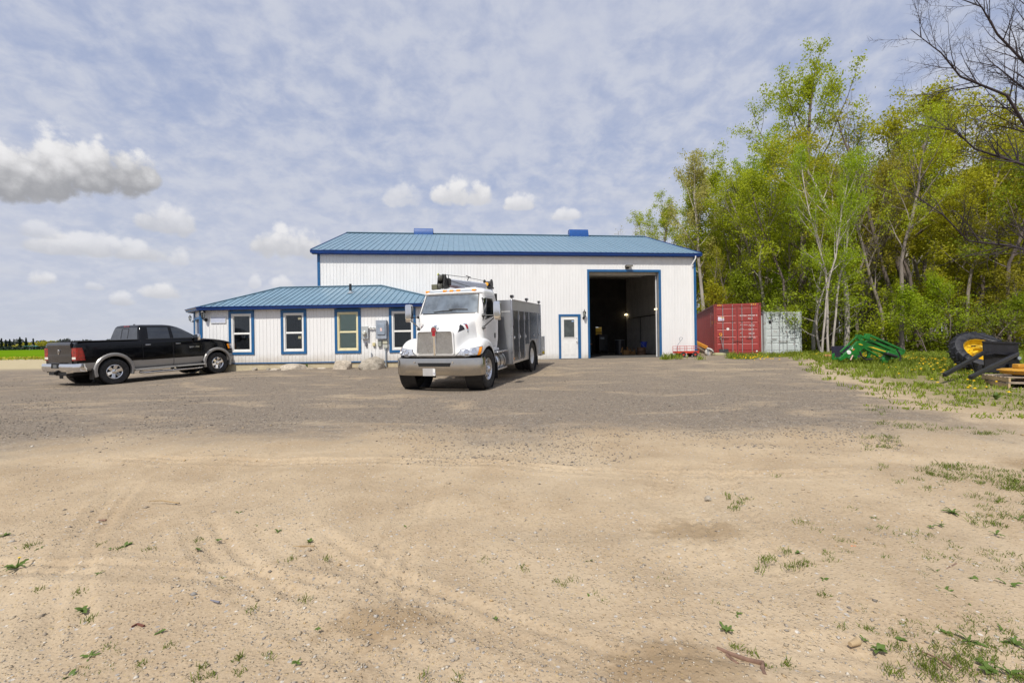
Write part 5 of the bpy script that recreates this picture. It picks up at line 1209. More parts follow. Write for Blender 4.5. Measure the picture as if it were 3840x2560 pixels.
for i, (lab, a, b) in enumerate((('white flat edging stone nearest the pickup', (655, 896), (715, 920)), ('dark small edging stone left of the low tan boulder', (788, 898), (832, 922)), ('long grey edging stone touching the low tan boulder', (830, 900), (925, 922)), ('pale edging stone right of the low tan boulder', (1168, 894), (1252, 922)), ('squared pale edging stone left of the blocky boulder', (1276, 893), (1360, 920)))):
    rock(lab, *z2p(*a), *z2p(*b), .42, 20 + i, M_ROCK2 if i != 1 else M_ROCK, 'stone', 0, .6)

# ------------------------------------------------------------------ wagon, shovel, lid and scrap beside the workshop
def wagon():
    u0, zt = FM.pix(2532, 1298, -.55); u1, zb = FM.pix(2612, 1342, -.55); W = u1 - u0
    e = empty('garden_wagon', FM.world(u0, -.55, ground_z(*FM.world(u0, -.55, 0).xy)), FM.yaw); tag(e, 'red wire sided garden wagon against the workshop wall', 'wagon')
    rd = mat('wagon_red', (.55, .04, .02), .5, 0, .15, 6, dirt=(.3, .1, .05), damt=.4); D = .5
    MB().box(.02, W, -D / 2, D / 2, .22, .235).build('bed', mat('wagon_bed', (.16, .09, .05), .8), e)
    s = MB()
    for y in (-D / 2, D / 2): s.box(.0, W, y - .012, y + .012, .19, .29)
    s.box(0, .02, -D / 2, D / 2, .19, .29).box(W - .02, W, -D / 2, D / 2, .19, .29); s.build('bed_frame', rd, e)
    for y in (-D / 2, D / 2):
        s = MB()
        for z in (.42, .54): s.tube([(0, y, z), (W, y, z)], .008, 5)
        for i in range(4): s.tube([(W * i / 3, y, .28), (W * i / 3, y, .55)], .011, 5)
        s.build('side_rail', rd, e)
    s = MB()
    for x in (0, W):
        for z in (.42, .54): s.tube([(x, -D / 2, z), (x, D / 2, z)], .008, 5)
    s.build('end_rail', rd, e)
    for x in (.28, W - .22):
        MB().bar((x, -.26, .13), (x, .26, .13), .03).build('axle', M_BLACK, e)
        for y in (-.27, .27):
            w = MB().lathe([(.06, -.04), (.11, -.045), (.13, -.025), (.13, .025), (.11, .045), (.06, .04)], (x, y, .13), 'y', 20).build('wheel', M_RUBBER, e, smooth=40)
            MB().lathe([(0, -.03), (.062, -.025), (.062, .025), (0, .03)], (x, y, .13), 'y', 12).build('hub', rd, w)
    h = MB().tube([(.05, -.1, .2), (.02, -.12, .45), (.08, -.12, .62), (.22, -.12, .80), (.18, -.12, .86), (.16, -.12, .95), (.24, -.12, .99), (.34, -.12, .96), (.30, -.12, .88), (.22, -.12, .80)], .012, 6); h.build('pull_handle', M_GREYMETAL, e, smooth=60)
    for x, c in ((.2, (.7, .45, .05)), (.5, (.25, .16, .1)), (.8, (.32, .15, .1))): MB().box(x - .06, x + .06, -.08, .05, .236, .29).build('load', mat('wagon_load%d' % int(x * 10), c, .8), e, bevel=.02)
wagon()
def shovel():
    p = pix_ground(2722, 1338); p = pix_at(2716, 1330, 25.7); p.z = ground_z(p.x, p.y) + .02
    t = pix_at(2701, 1249, 25.95); d = t - p
    e = empty('snow_shovel', p); tag(e, 'yellow handled shovel with black scoop leaning on the red container', 'shovel')
    MB().tube([d * .12, d * .88], .017, 8).build('shaft', mat('shovel_shaft', (.25, .26, .27), .4, .5), e, smooth=50)
    yl = mat('shovel_yellow', (.85, .42, .01), .5); a = d * .86; b = d
    MB().tube([a, a + Vector((-.05, 0, .06)), b + Vector((-.07, 0, -.01)), b + Vector((.07, 0, -.01)), a + Vector((.06, 0, .06)), a], .016, 6).build('grip', yl, e)
    s = MB(); n = 8
    r0 = [Vector((-.28 + .56 * i / n, -.10 - .05 * math.sin(math.pi * i / n), .0)) for i in range(n + 1)]; r1 = [Vector((-.26 + .52 * i / n, .02, .20 + .03 * math.sin(math.pi * i / n))) for i in range(n + 1)]; r2 = [Vector((-.26 + .52 * i / n, .05 + .03 * math.sin(math.pi * i / n), .33)) for i in range(n + 1)]
    s.loft([r0, r1, r2, [q + Vector((0, .02, 0)) for q in r2], [q + Vector((0, .02, 0)) for q in r1], [q + Vector((0, .02, 0)) for q in r0]], closed=False); s.build('scoop', M_BLACK, e, smooth=50)
shovel()
def lid():
    p = pix_ground(2694, 1340); p = pix_at(2694, 1339, 25.0); p.z = ground_z(p.x, p.y)
    e = empty('round_lid', p); tag(e, 'round beige lid lying flat before the red container', 'lid')
    m_ = mat('lid_beige', (.40, .38, .22), .7, 0, .12, 4)
    MB().lathe([(0, .14), (.2, .135), (.37, .10), (.385, .085), (.385, -.02), (0, -.02)], (0, 0, 0), 'z', 28).build('lid_top', m_, e, smooth=35); MB().lathe([(.388, .08), (.395, .075), (.395, .055), (.388, .05)], (0, 0, 0), 'z', 28, closed=True).build('rim', m_, e)
lid()
def scrap():
    wood = mat('grey_board', (.34, .27, .19), .8, 0, .25, 8, dirt=(.16, .12, .08), damt=.5, stretch=(.3, 1, 3)); orange = mat('orange_beam', (.62, .26, .03), .6, 0, .12, 5)
    def P(px, py, d): q = pix_at(px, py, d); return q
    for nm, lab, a, b, w, h, m_ in (('orange_beam', 'orange painted beam on top of the leaning board pile', (2600, 1278, 25.3), (2651, 1303, 24.3), .10, .16, orange), ('grey_board', 'long weathered board leaning in the gap beside the workshop', (2602, 1292, 25.2), (2669, 1325, 24.1), .06, .14, wood),
                                   ('grey_board', 'short thin board under the long leaning board', (2604, 1301, 25.2), (2660, 1335, 24.4), .05, .09, wood), ('grey_board', 'lowest dark board of the leaning pile', (2604, 1312, 25.4), (2643, 1338, 24.5), .05, .10, wood)):
        o = MB().bar(P(*a), P(*b), w, h).build(nm, m_, bevel=.006); tag(o, lab, 'board')
    q = P(2652, 1340, 24.3); q.z = ground_z(q.x, q.y); o = link('pale_rock', rock_mesh(41, .26, .2, .30, .3, .5), mat('pale_scrap', (.55, .52, .48), .7, 0, .2, 6)); o.location = q; o.rotation_euler = (0, .5, .3); tag(o, 'pale broken lump of concrete under the leaning boards', 'rubble')
    q = P(2662, 1343, 24.2); q.z = ground_z(q.x, q.y); e = empty('bent_sheet', q); tag(e, 'bent grey metal sheet lying at the foot of the boards', 'sheet metal')
    n = 6; MB().loft([[Vector((-.18 + .1 * i, -.15, .36 - .06 * i + .05 * math.sin(i))) for i in range(n)], [Vector((-.16 + .1 * i, .2, .40 - .06 * i)) for i in range(n)], [Vector((-.16 + .1 * i, .2, .385 - .06 * i)) for i in range(n)]], closed=False).build('sheet', M_GREYMETAL, e, smooth=50)
    MB().bar((-.16, -.15, .0), (-.16, -.15, .36), .03).build('prop', M_GREYMETAL, e)
scrap()

# ------------------------------------------------------------------ green front loader
def front_loader():
    sc = .16156
    def Z(x, y): return 3060 + x * sc, 1220 + y * sc
    D0 = 17.6
    base = pix_at(*Z(1700, 880), D0 - .2); gz = ground_z(base.x, base.y)
    e = empty('front_loader', (base.x, base.y, gz)); tag(e, 'green tractor front loader frame resting in the grass', 'loader frame')
    G = mat('loader_green', (.012, .17, .022), .38, 0, .15, 4, dirt=(.05, .12, .02), damt=.4); YL = mat('loader_yellow', (.75, .55, .03), .45); SH = mat('cylinder_rod', (.6, .6, .6), .15, 1.0)
    near, far = D0 - .25, D0 + .9
    def P(x, y, d): return pix_at(*Z(x, y), d) - Vector((base.x, base.y, gz))
    def plate(pts, d, th, name, m_, parent=e):
        a = [P(x, y, d) for x, y in pts]; b = [q + Vector((0, th, 0)) for q in a]; n = len(pts)
        return MB().add(a + b, [tuple(range(n)), tuple(range(2 * n - 1, n - 1, -1))] + [(i, i + n, (i + 1) % n + n, (i + 1) % n) for i in range(n)]).build(name, m_, parent, bevel=.008)
    for k, (d, dx, dy) in enumerate(((near, 0, 0), (far, 205, -18))):
        sh = lambda x, y: (x + dx, y + dy)
        S = lambda pts: [sh(*q) for q in pts]
        arm = plate(S([(850, 490), (960, 370), (1090, 335), (1180, 385), (1720, 595), (1750, 640), (1700, 690), (1190, 520), (1090, 545), (620, 800), (560, 820), (545, 770)]), d, .10, 'lift_arm', G)
        if k == 0:
            plate([(1205, 488), (1330, 500), (1630, 600), (1600, 612), (1290, 520)], d - .006, .004, 'yellow_stripe', YL, arm)
            plate([(990, 420), (1040, 428), (1085, 445), (1090, 465), (1030, 450), (995, 440)], d - .006, .004, 'yellow_decal', YL, arm)
            plate([(820, 545), (850, 505), (865, 515), (838, 555)], d - .006, .004, 'white_sticker', M_WHITE, arm); plate([(840, 565), (880, 535), (905, 550), (865, 585)], d - .006, .004, 'orange_sticker', mat('sticker_orange', (.7, .2, .05), .5), arm)
            q = P(765, 625, d); MB().lathe([(0, -.02), (.075, -.015), (.085, .01), (0, .012)], q, 'y', 16).build('pivot_cap', M_WHITE, arm, smooth=40)
        # upper link rods and bell crank
        plate(S([(965, 205), (1060, 215), (1060, 290), (1030, 345), (1000, 340), (965, 280)]), d - .02, .14, 'bell_crank', G)
        MB().bar(P(*sh(1060, 255), d), P(*sh(1830, 600), d), .075, .085).build('upper_link', G, e, bevel=.01)
        MB().bar(P(*sh(965, 240), d), P(*sh(560, 620), d), .045, .055).build('front_link', G, e, bevel=.008)
        MB().tube([P(*sh(1120, 530), d + .03), P(*sh(1440, 720), d + .03)], .042, 10).build('lift_cylinder', G, e, smooth=50); MB().tube([P(*sh(1440, 720), d + .03), P(*sh(1560, 790), d + .03)], .022, 8).build('cylinder_rod', SH, e, smooth=50)
        MB().tube([P(*sh(1180, 380), d + .05), P(*sh(1480, 490), d + .05)], .035, 8).build('bucket_cylinder', M_BLACK, e, smooth=50); MB().tube([P(*sh(1480, 490), d + .05), P(*sh(1740, 590), d + .05)], .018, 8).build('bucket_cylinder_rod', SH, e, smooth=50)
        plate(S([(1690, 590), (1830, 570), (1880, 585), (1850, 680), (1780, 700), (1640, 885), (1560, 880), (1555, 790), (1620, 700)]), d - .03, .16, 'mast', G)
        plate(S([(380, 655), (440, 640), (420, 790), (400, 810), (375, 770)]), d, .03, 'carrier_plate', G)
    MB().bar(P(450, 770, near), P(655, 740, far), .07).build('carrier_bar', G, e); MB().tube([P(545, 660, near), P(750, 640, far)], .04, 8).build('carrier_tube', M_BLACK, e)
    MB().tube([P(1000, 560, near), P(1220, 545, far)], .08, 12).build('cross_tube', G, e, smooth=50)
    MB().bar(P(1610, 650, near - .1), P(1860, 730, near - .1), .20, .10).build('valve_cover', M_BLACK, e, bevel=.03)
    MB().tube([P(1870, 560, near), P(1930, 640, near), P(1965, 740, near), P(1940, 840, near)], .028, 8).tube([P(1020, 600, near), P(1050, 700, near), P(1150, 790, near), P(1300, 780, near)], .03, 8).build('hydraulic_hose', M_RUBBER, e, smooth=60)
    MB().tube([P(800, 800, near), P(855, 690, near)], .022, 6).build('hose_wrap', mat('striped_wrap', (.7, .45, .4), .6, 0, .5, 40), e)
    plate([(1180, 560), (1270, 580), (1290, 690), (1200, 720)], far - .1, .04, 'stand_plate', G); plate([(1180, 720), (1260, 705), (1290, 750), (1190, 755)], far - .2, .12, 'stand_foot', G)
    for x0, x1 in ((880, 970),): plate([(880, 720), (960, 700), (975, 790), (890, 800)], far - .3, .1, 'foot_plate', G)
front_loader()
def loader_neighbours():
    sc = .16156
    def Z(x, y): return 3060 + x * sc, 1220 + y * sc
    p = pix_at(*Z(690, 640), 20.2); gz = ground_z(p.x, p.y); p.z = gz
    e = empty('dark_bin', p, .15); tag(e, 'dark blue open bin behind the green loader', 'bin'); m_ = mat('bin_navy', (.03, .03, .06), .5)
    w = .33; s = MB(); s.box(-w, -w + .03, -.4, .4, .1, .62).box(w - .03, w, -.4, .4, .1, .62).box(-w + .03, w - .03, -.4, -.37, .1, .62).box(-w + .03, w - .03, .37, .4, .1, .62).box(-w + .03, w - .03, -.37, .37, .1, .13); s.build('bin_wall', m_, e); MB().box(-w, w, -.35, .35, -.02, .1).build('bin_foot', m_, e)
    s = MB(); s.box(-w - .02, w + .02, -.425, -.401, .58, .64); s.build('bin_lip', m_, e)
    wd = mat('orange_timber', (.50, .26, .10), .8, 0, .2, 8)
    for i, (lab, a, b, dz) in enumerate((('upper orange timber lying left of the green loader', (185, 620), (420, 610), .13), ('long pale timber lying under the orange one', (0, 655), (560, 655), .03), ('short orange timber beside the loader carrier', (200, 645), (400, 640), .05))):
        q0 = pix_at(*Z(*a), 21.5 + i * .3); q1 = pix_at(*Z(*b), 21.2 + i * .3); z = ground_z(q0.x, q0.y) + dz + .04
        o = MB().bar((q0.x, q0.y, z), (q1.x, q1.y, z), .14, .09).build('timber', wd if i != 1 else mat('pale_timber', (.45, .38, .28), .8, 0, .2, 8), bevel=.006); tag(o, lab, 'timber')
    q = pix_ground(*Z(740, 930)); e = empty('scrap_strap', q, .1); tag(e, 'crumpled dark strap lying on the bare track before the loader', 'strap')
    MB().tube([(-.22, 0, .03), (-.12, .06, .06), (-.05, -.04, .04), (.05, .05, .07), (.14, -.03, .03), (.3, .02, .02)], .03, 6).build('strap', M_BLACK, e, smooth=60); MB().box(-.2, -.1, -.05, .05, .03, .09).build('buckle', M_GREYMETAL, e, bevel=.01)
loader_neighbours()

# ------------------------------------------------------------------ big tractor wheel
def tractor_wheel():
    c = pix_at(3670, 1322, 14.6)
    e = empty('tractor_wheel', c); tag(e, 'large tractor wheel with yellow rim tilted on the grass', 'wheel')
    # axle direction: mostly up, leaning towards the camera
    ax = Vector((-.22, -.74, .63)).normalized(); sx = ax.cross(Vector((0, 1, 0))).normalized(); sy = ax.cross(sx)
    e.matrix_world = Matrix(((sx.x, sy.x, ax.x, c.x), (sx.y, sy.y, ax.y, c.y), (sx.z, sy.z, ax.z, c.z), (0, 0, 0, 1))) @ Matrix.Scale(.92, 4)
    R_, W = .80, .46; tm = mat('tractor_rubber', (.020, .021, .027), .6, 0, .25, 6, dirt=(.06, .06, .07), damt=.4)
    MB().lathe([(.46, -W * .40), (.50, -W * .48), (.62, -W * .54), (.72, -W * .5), (.745, -W * .38), (.755, 0), (.745, W * .38), (.72, W * .5), (.62, W * .54), (.50, W * .48), (.46, W * .40)], (0, 0, 0), 'z', 48).build('tyre', tm, e, smooth=40)
    lug = None
    for i in range(40):
        a = 2 * math.pi * i / 40; s = 1 if i % 2 else -1
        if lug is None or i == 1:
            mb = MB(); rings = []
            for t, da in ((0.02, .12), (.35, .04), (.75, -.04), (1.0, -.09)):
                zz = s * W * .5 * t * 1.02; drop = .0 if t < .8 else .05; ring = []
                for dr, w in ((.735, .030), (.815 - drop, .022), (.815 - drop, -.022), (.735, -.030)):
                    an = da + w / .8; ring.append(Vector((math.cos(an) * dr, math.sin(an) * dr, zz)))
                rings.append(ring)
            me = mb.loft(rings).mesh('tread_lug')
            if s < 0: lug = me
            else: lug2 = me
        o = link('tread_lug', lug2 if s > 0 else lug, tm, e); o.rotation_euler = (0, 0, a)
    ym = mat('rim_yellow', (.78, .50, .015), .35, 0, .08, 4, dirt=(.55, .33, .02), damt=.4)
    rim = MB().lathe([(.475, W * .46), (.485, W * .43), (.455, W * .38), (.44, W * .30), (.445, W * .22), (.42, W * .15), (.415, 0), (.40, -.02), (.37, -.04), (.27, -.05), (.24, -.01), (.20, .02), (.195, .03), (.175, .03), (.17, -.06), (.0, -.065)], (0, 0, 0), 'z', 48).build('rim', ym, e, smooth=40)
    for i in range(8):
        a = 2 * math.pi * i / 8; MB().lathe([(0, .0), (.018, .0), (.022, -.05)], (math.cos(a) * .225, math.sin(a) * .225, .025), 'z', 8).build('bolt', ym, rim)
        s = MB(); b0 = a + .2; 
        if i % 2: s.loft([[Vector((math.cos(b0 + t) * r, math.sin(b0 + t) * r, -.026 + (r - .30) * .0)) for r in (.305, .345)] for t in (0, .15, .3, .42)], closed=False); s.build('rim_slot', M_DARK, rim)
    return e
tractor_wheel()

# ------------------------------------------------------------------ black fork carriage
def fork_carriage():
    sc = .14027
    def Z(x, y): return 3520 + x * sc, 1240 + y * sc
    d0 = 13.0; base = pix_at(*Z(1700, 1060), d0); gz = ground_z(base.x, base.y)
    e = empty('fork_carriage', (base.x, base.y, gz)); tag(e, 'black steel attachment plate with two long sloping arms', 'attachment')
    K = mat('attachment_black', (.012, .012, .016), .42, 0, .2, 4, dirt=(.04, .04, .05), damt=.4)
    def P(x, y, d=d0): return pix_at(*Z(x, y), d) - Vector((base.x, base.y, gz))
    def slab(pts, d, th, nm):
        a = [P(x, y, d) for x, y in pts]; b = [q + Vector((.0, th, .0)) for q in a]; n = len(pts)
        return MB().add(a + b, [tuple(range(n)), tuple(range(2 * n - 1, n - 1, -1))] + [(i, i + n, (i + 1) % n + n, (i + 1) % n) for i in range(n)]).build(nm, K, e, bevel=.006)
    slab([(1190, 300), (2130, 335), (2190, 1120), (1255, 1120)], d0 + .25, .035, 'back_plate'); MB().bar(P(1180, 292, d0 + .24), P(2165, 330, d0 + .24), .06, .05).build('top_rib', K, e)
    MB().bar(P(1130, 640, d0 + .18), P(1470, 590, d0 + .18), .07, .05).build('brace', K, e); MB().bar(P(1470, 590, d0 + .2), P(1980, 640, d0 + .2), .06, .05).build('cross_bar', K, e)
    def arm(a, b, da, db):
        A, B_ = P(*a, da), P(*b, db); MB().bar(A, B_, .075, .10).build('arm', K, e, bevel=.01)
    arm((1250, 560), (150, 1180), d0 + .2, d0 - 1.25); arm((2110, 610), (840, 1250), d0 + .2, d0 - 1.55)
    MB().disc(P(2135, 730, d0 + .2), .05, 'y', 12, -.03).build('pin', M_GREYMETAL, e)
    for x in (1300, 2140): MB().box(*[c for pr in ((P(x, 1100).x - .06, P(x, 1100).x + .06), (.2, .3), (-.02, .35)) for c in pr]).build('foot', K, e)
fork_carriage()

# ------------------------------------------------------------------ pallet and yellow drive wheel
def pallet():
    sc = .14027
    def Z(x, y): return 3520 + x * sc, 1240 + y * sc
    d0 = 10.6; c = pix_at(*Z(1980, 1360), d0); gz = ground_z(c.x, c.y)
    a = pix_at(*Z(1050, 1090), d0 + .55); 
    e = empty('wooden_pallet', (c.x, c.y, gz), RAD(-24)); tag(e, 'weathered wooden pallet under the yellow drive wheel', 'pallet')
    wd = mat('pallet_wood', (.36, .29, .22), .85, 0, .2, 7, dirt=(.18, .13, .09), damt=.5); wd2 = mat('pallet_wood_fresh', (.46, .33, .18), .85, 0, .2, 7)
    L, Wd = 1.22, 1.02; x0 = -.12
    for i in range(7):
        y = -.1 + i * (Wd - .1) / 6; MB().box(x0, x0 + L, y, y + .10, .115, .135).build('deck_board', wd, e, bevel=.003)
    for x in (x0, x0 + L / 2 - .02, x0 + L - .04): MB().box(x, x + .04, -.1, Wd - .1, .022, .114).build('stringer', wd2, e, bevel=.003)
    for y in (-.1, .4, .82): MB().box(x0, x0 + L, y, y + .10, .0, .021).build('bottom_board', wd, e, bevel=.003)
    up_ = copy_tree(e); up_.location.z += .137; up_.rotation_euler.z += RAD(3); up_['label'] = 'upper wooden pallet carrying the yellow drive wheel'; e['label'] = 'lower wooden pallet lying on the grass under another pallet'
    q = Vector((x0 + .36, .30, .273)); f = empty('drive_wheel', e.matrix_basis @ q if False else (Matrix.Translation((c.x, c.y, gz)) @ Matrix.Rotation(RAD(-24), 4, 'Z')) @ q); tag(f, 'yellow crawler drive wheel with square hub on the pallet', 'drive wheel')
    ym = mat('machine_yellow', (.50, .25, .02), .6, 0, .15, 5, dirt=(.22, .11, .03), damt=.6)
    MB().lathe([(0, .06), (.28, .06), (.30, .09), (.34, .10), (.34, .17), (.40, .18), (.40, .20), (.36, .22), (.30, .245), (.06, .255), (0, .255)], (0, 0, 0), 'z', 40).build('wheel_body', ym, f, smooth=35)
    MB().box(-.09, .09, -.09, .09, .25, .40).build('hub_block', ym, f, bevel=.025); MB().lathe([(0, 0), (.12, 0), (.12, .062), (0, .062)], (0, 0, 0), 'z', 20).build('hub_shaft', M_BLACK, f); MB().box(-.30, -.26, -.17, -.165, .12, .16).build('tag', M_GREYMETAL, f); f.scale = (.92, .92, .72)
pallet()

# ------------------------------------------------------------------ excavator behind the rear window
def excavator():
    c = FM.world(9.0, 14.2, 0); e = empty('excavator', (c.x, c.y, .1), FM.yaw); tag(e, 'yellow excavator standing behind the rear workshop window', 'excavator')
    ym = mat('excavator_yellow', (.72, .42, .02), .45, 0, .08)
    for s in (-1, 1): MB().prism([(-1.6, .25), (-1.3, .0), (1.3, 0), (1.6, .25), (1.6, .5), (1.3, .75), (-1.3, .75), (-1.6, .5)], 'x', s * .9 - .25, s * .9 + .25).build('track', M_RUBBER, e)
    MB().box(-1.2, 1.2, -1.5, 1.6, .85, 2.15).build('house', ym, e, bevel=.1); MB().box(-.6, .6, -.5, .5, .6, .9).build('turntable', M_BLACK, e)
    MB().lathe([(0, -1.52), (.2, -1.52), (.24, -1.5)], (-.55, 0, 1.42), 'y', 20).build('fan_grille', M_BLACK, e); MB().box(.2, 1.15, -.4, 1.2, 2.15, 3.0).build('cab', M_SIDEGLASS, e, bevel=.06)
    MB().bar((-.5, 1.5, 1.5), (-.5, 3.2, 4.0), .5, .5).bar((-.5, 3.2, 4.0), (-.5, 5.4, 3.2), .45, .45).build('boom', ym, e, bevel=.05)
excavator()

# ------------------------------------------------------------------ inside the workshop
def interior():
    def W(u, v, z=FLOOR): return FM.world(u, v, z)
    lampm = mat('lit_tube', (1.0, .80, .48), .4, 0, .01, emit=3.5)
    for lab, a, b in (('lit strip light deep on the workshop side wall', (2324, 1185), (2351, 1177)), ('lit strip light just inside the right door jamb', (2456, 1160), (2468, 1156))):
        # both hang on the right hand liner wall
        def on_wall(px, py):
            d = pix_dir(px, py); d2 = Vector((d.x, d.y)); t = (FM.o.dot(FM.u) + UR - .30) / d2.dot(FM.u); p = d2 * t - FM.o; return p.dot(FM.v), CAMZ + d.z * t
        v0, z0 = on_wall(*a); v1, z1 = on_wall(*b); 
        e = empty('strip_light', W(UR - .22, (v0 + v1) / 2, (z0 + z1) / 2), FM.yaw); tag(e, lab, 'lamp'); L = max(.6, min(1.3, abs(v0 - v1)))
        MB().box(-.02, .04, -L / 2, L / 2, .04, .12).build('fixture', M_WHITE, e)
        MB().tube([(-.06, -L / 2 + .03, 0), (-.06, L / 2 - .03, 0)], .045, 10).build('tube', lampm, e, smooth=50)
    e = empty('wall_pipe', W(UR - .24, 4.0, 2.62), FM.yaw); tag(e, 'dark pipe run along the inside of the right wall', 'pipe')
    MB().tube([(0, -3.6, 0.12), (0, 4.6, .12)], .03, 6).build('pipe', M_BLACK, e); MB().tube([(0, -3.6, 1.35), (0, -1.0, 1.35)], .03, 6).build('upper_pipe', M_BLACK, e)
    for y in (-.6, 2.6): MB().tube([(0, y, .1), (0, y, -1.6)], .025, 6).build('drop_pipe', M_BLACK, e)
    e = empty('wall_cabinet', W(UR - .42, 3.1, 3.0), FM.yaw); tag(e, 'tall dark cabinet fixed high on the inner right wall', 'cabinet'); MB().box(0, .2, -.35, .35, 0, 1.5).build('case', M_BLACK, e, bevel=.01); MB().box(-.02, -.001, -.33, .33, .02, 1.48).build('door', M_DARK, e)
    dk = mat('tool_chest_black', (.02, .02, .024), .35, 0, .2)
    e = empty('tool_chest', W(5.5, 7.0), FM.yaw); tag(e, 'black rolling tool chest near the back of the workshop', 'tool chest')
    MB().box(-.55, .55, -.25, .25, .12, 1.12).build('cabinet', dk, e, bevel=.01)
    for i in range(6): d = MB().box(-.52, .52, -.27, -.251, .16 + i * .155, .29 + i * .155).build('drawer', dk, e); MB().box(-.4, .4, -.285, -.2701, .265 + i * .155, .28 + i * .155).build('drawer_pull', M_CHROME, d)
    e = empty('welder', W(6.6, 6.4), FM.yaw); tag(e, 'dark welding machine beside the tool chest', 'welder'); MB().box(-.3, .3, -.4, .4, .2, 1.25).build('case', dk, e, bevel=.03); MB().box(-.2, .05, -.42, -.401, .95, 1.08).build('panel', M_GREYMETAL, e)
    for x in (-.25, .25): MB().lathe([(0, -.04), (.13, -.04), (.13, .04), (0, .04)], (x, -.3, .13), 'x', 14).build('wheel', M_RUBBER, e)
    for lab, u, v in (('round topped shop stool nearer the door', 4.75, 3.4), ('round topped shop stool by the tool chest', 5.25, 4.6)):
        e = empty('shop_stool', W(u, v), FM.yaw); tag(e, lab, 'stool'); MB().lathe([(0, .62), (.17, .62), (.18, .66), (.16, .70), (0, .70)], (0, 0, 0), 'z', 18).build('seat', mat('stool_seat', (.25, .12, .05), .5), e, smooth=40)
        for i in range(4): a = math.pi / 4 + i * math.pi / 2; MB().tube([(math.cos(a) * .1, math.sin(a) * .1, .62), (math.cos(a) * .2, math.sin(a) * .2, 0)], .014, 5).build('leg', M_CHROME, e)
    e = empty('steel_drum', W(7.15, 4.6), FM.yaw); tag(e, 'dark steel drum against the inner right wall', 'drum'); MB().lathe([(0, 0), (.29, 0), (.29, .28), (.30, .29), (.29, .30), (.29, .58), (.30, .59), (.29, .60), (.29, .88), (0, .88)], (0, 0, 0), 'z', 24).build('shell', dk, e, smooth=35); MB().lathe([(.295, .87), (.3, .89), (.28, .89)], (0, 0, 0), 'z', 24, closed=True).build('rim', M_GREYMETAL, e)
    e = empty('wheel_rim_stack', W(8.15, 3.7), FM.yaw); tag(e, 'stack of two brown steel wheel rims just inside the door', 'wheel rims')
    for z in (.0, .22): MB().lathe([(.15, .08), (.22, .06), (.24, .0), (.27, .0), (.25, .04), (.25, .17), (.27, .21), (.24, .21), (.22, .15)], (0, 0, z), 'z', 24, closed=True).build('rim', mat('rusty_rim', (.22, .13, .08), .6, .3), e, smooth=40)
    for lab, u, v, col, s in (('open cardboard box on the workshop floor', 7.36, 4.3, (.40, .22, .08), .34), ('small brown cardboard box beside the bigger one', 7.75, 4.1, (.34, .19, .07), .26), ('low tan crate inside the left door jamb', 4.9, 3.8, (.30, .22, .12), .22)):
        e = empty('cardboard_box', W(u, v), FM.yaw + .2); tag(e, lab, 'box'); m_ = mat('card%d' % int(col[0] * 100), col, .8)
        MB().box(-s / 2, s / 2, -s / 2, s / 2, 0, s * .8).build('case', m_, e, bevel=.004)
        for sg in (-1, 1): MB().bar((sg * s / 2, 0, s * .805), (sg * s * .75, 0, s * .9), s * .98, .006, up=(0, 1, 0)).build('flap', m_, e)
    e = empty('blue_tub', W(8.3, 3.7, FLOOR + .44), FM.yaw); tag(e, 'bright blue tub on top of the brown rims', 'tub'); MB().lathe([(0, 0), (.15, 0), (.20, .30), (.215, .30), (.215, .32), (.19, .32), (.14, .02), (0, .02)], (0, 0, 0), 'z', 18).build('tub_wall', mat('tub_blue', (.02, .06, .5), .4), e, smooth=40); MB().tube([(-.2, 0, .31), (-.15, -.2, .1), (.1, -.24, -.1)], .012, 6).build('strap', M_GREYMETAL, e)
interior()
# ------------------------------------------------------------------ trees
def quads_mesh(name, V, F=None):
    """mesh from an (n,4,3) array of loose quads"""
    n = V.shape[0]; me = bpy.data.meshes.new(name)
    me.vertices.add(n * 4); me.vertices.foreach_set('co', V.reshape(-1).astype(np.float32))
    me.loops.add(n * 4); me.loops.foreach_set('vertex_index', np.arange(n * 4, dtype=np.int32))
    me.polygons.add(n); me.polygons.foreach_set('loop_start', np.arange(0, n * 4, 4, dtype=np.int32))
    try: me.polygons.foreach_set('loop_total', np.full(n, 4, dtype=np.int32))
    except Exception: pass
    me.update(calc_edges=True); me.validate(); return me
def leaf_quads(C, size, rs, up=.35, aspect=.62):
    """leaf shaped quads at centres C with random attitudes"""
    n = len(C); a = rs.normal(size=(n, 3)); a[:, 2] += 0.0; a /= np.linalg.norm(a, axis=1)[:, None]
    b = rs.normal(size=(n, 3)); b[:, 2] *= .6; b -= a * (a * b).sum(1)[:, None]; b /= np.linalg.norm(b, axis=1)[:, None]
    s = size * rs.uniform(.45, 1.45, size=(n, 1)); nrm = np.cross(a, b)
    return np.stack([C - a * s, C + b * s * aspect - nrm * s * .15, C + a * s, C - b * s * aspect - nrm * s * .15], axis=1)
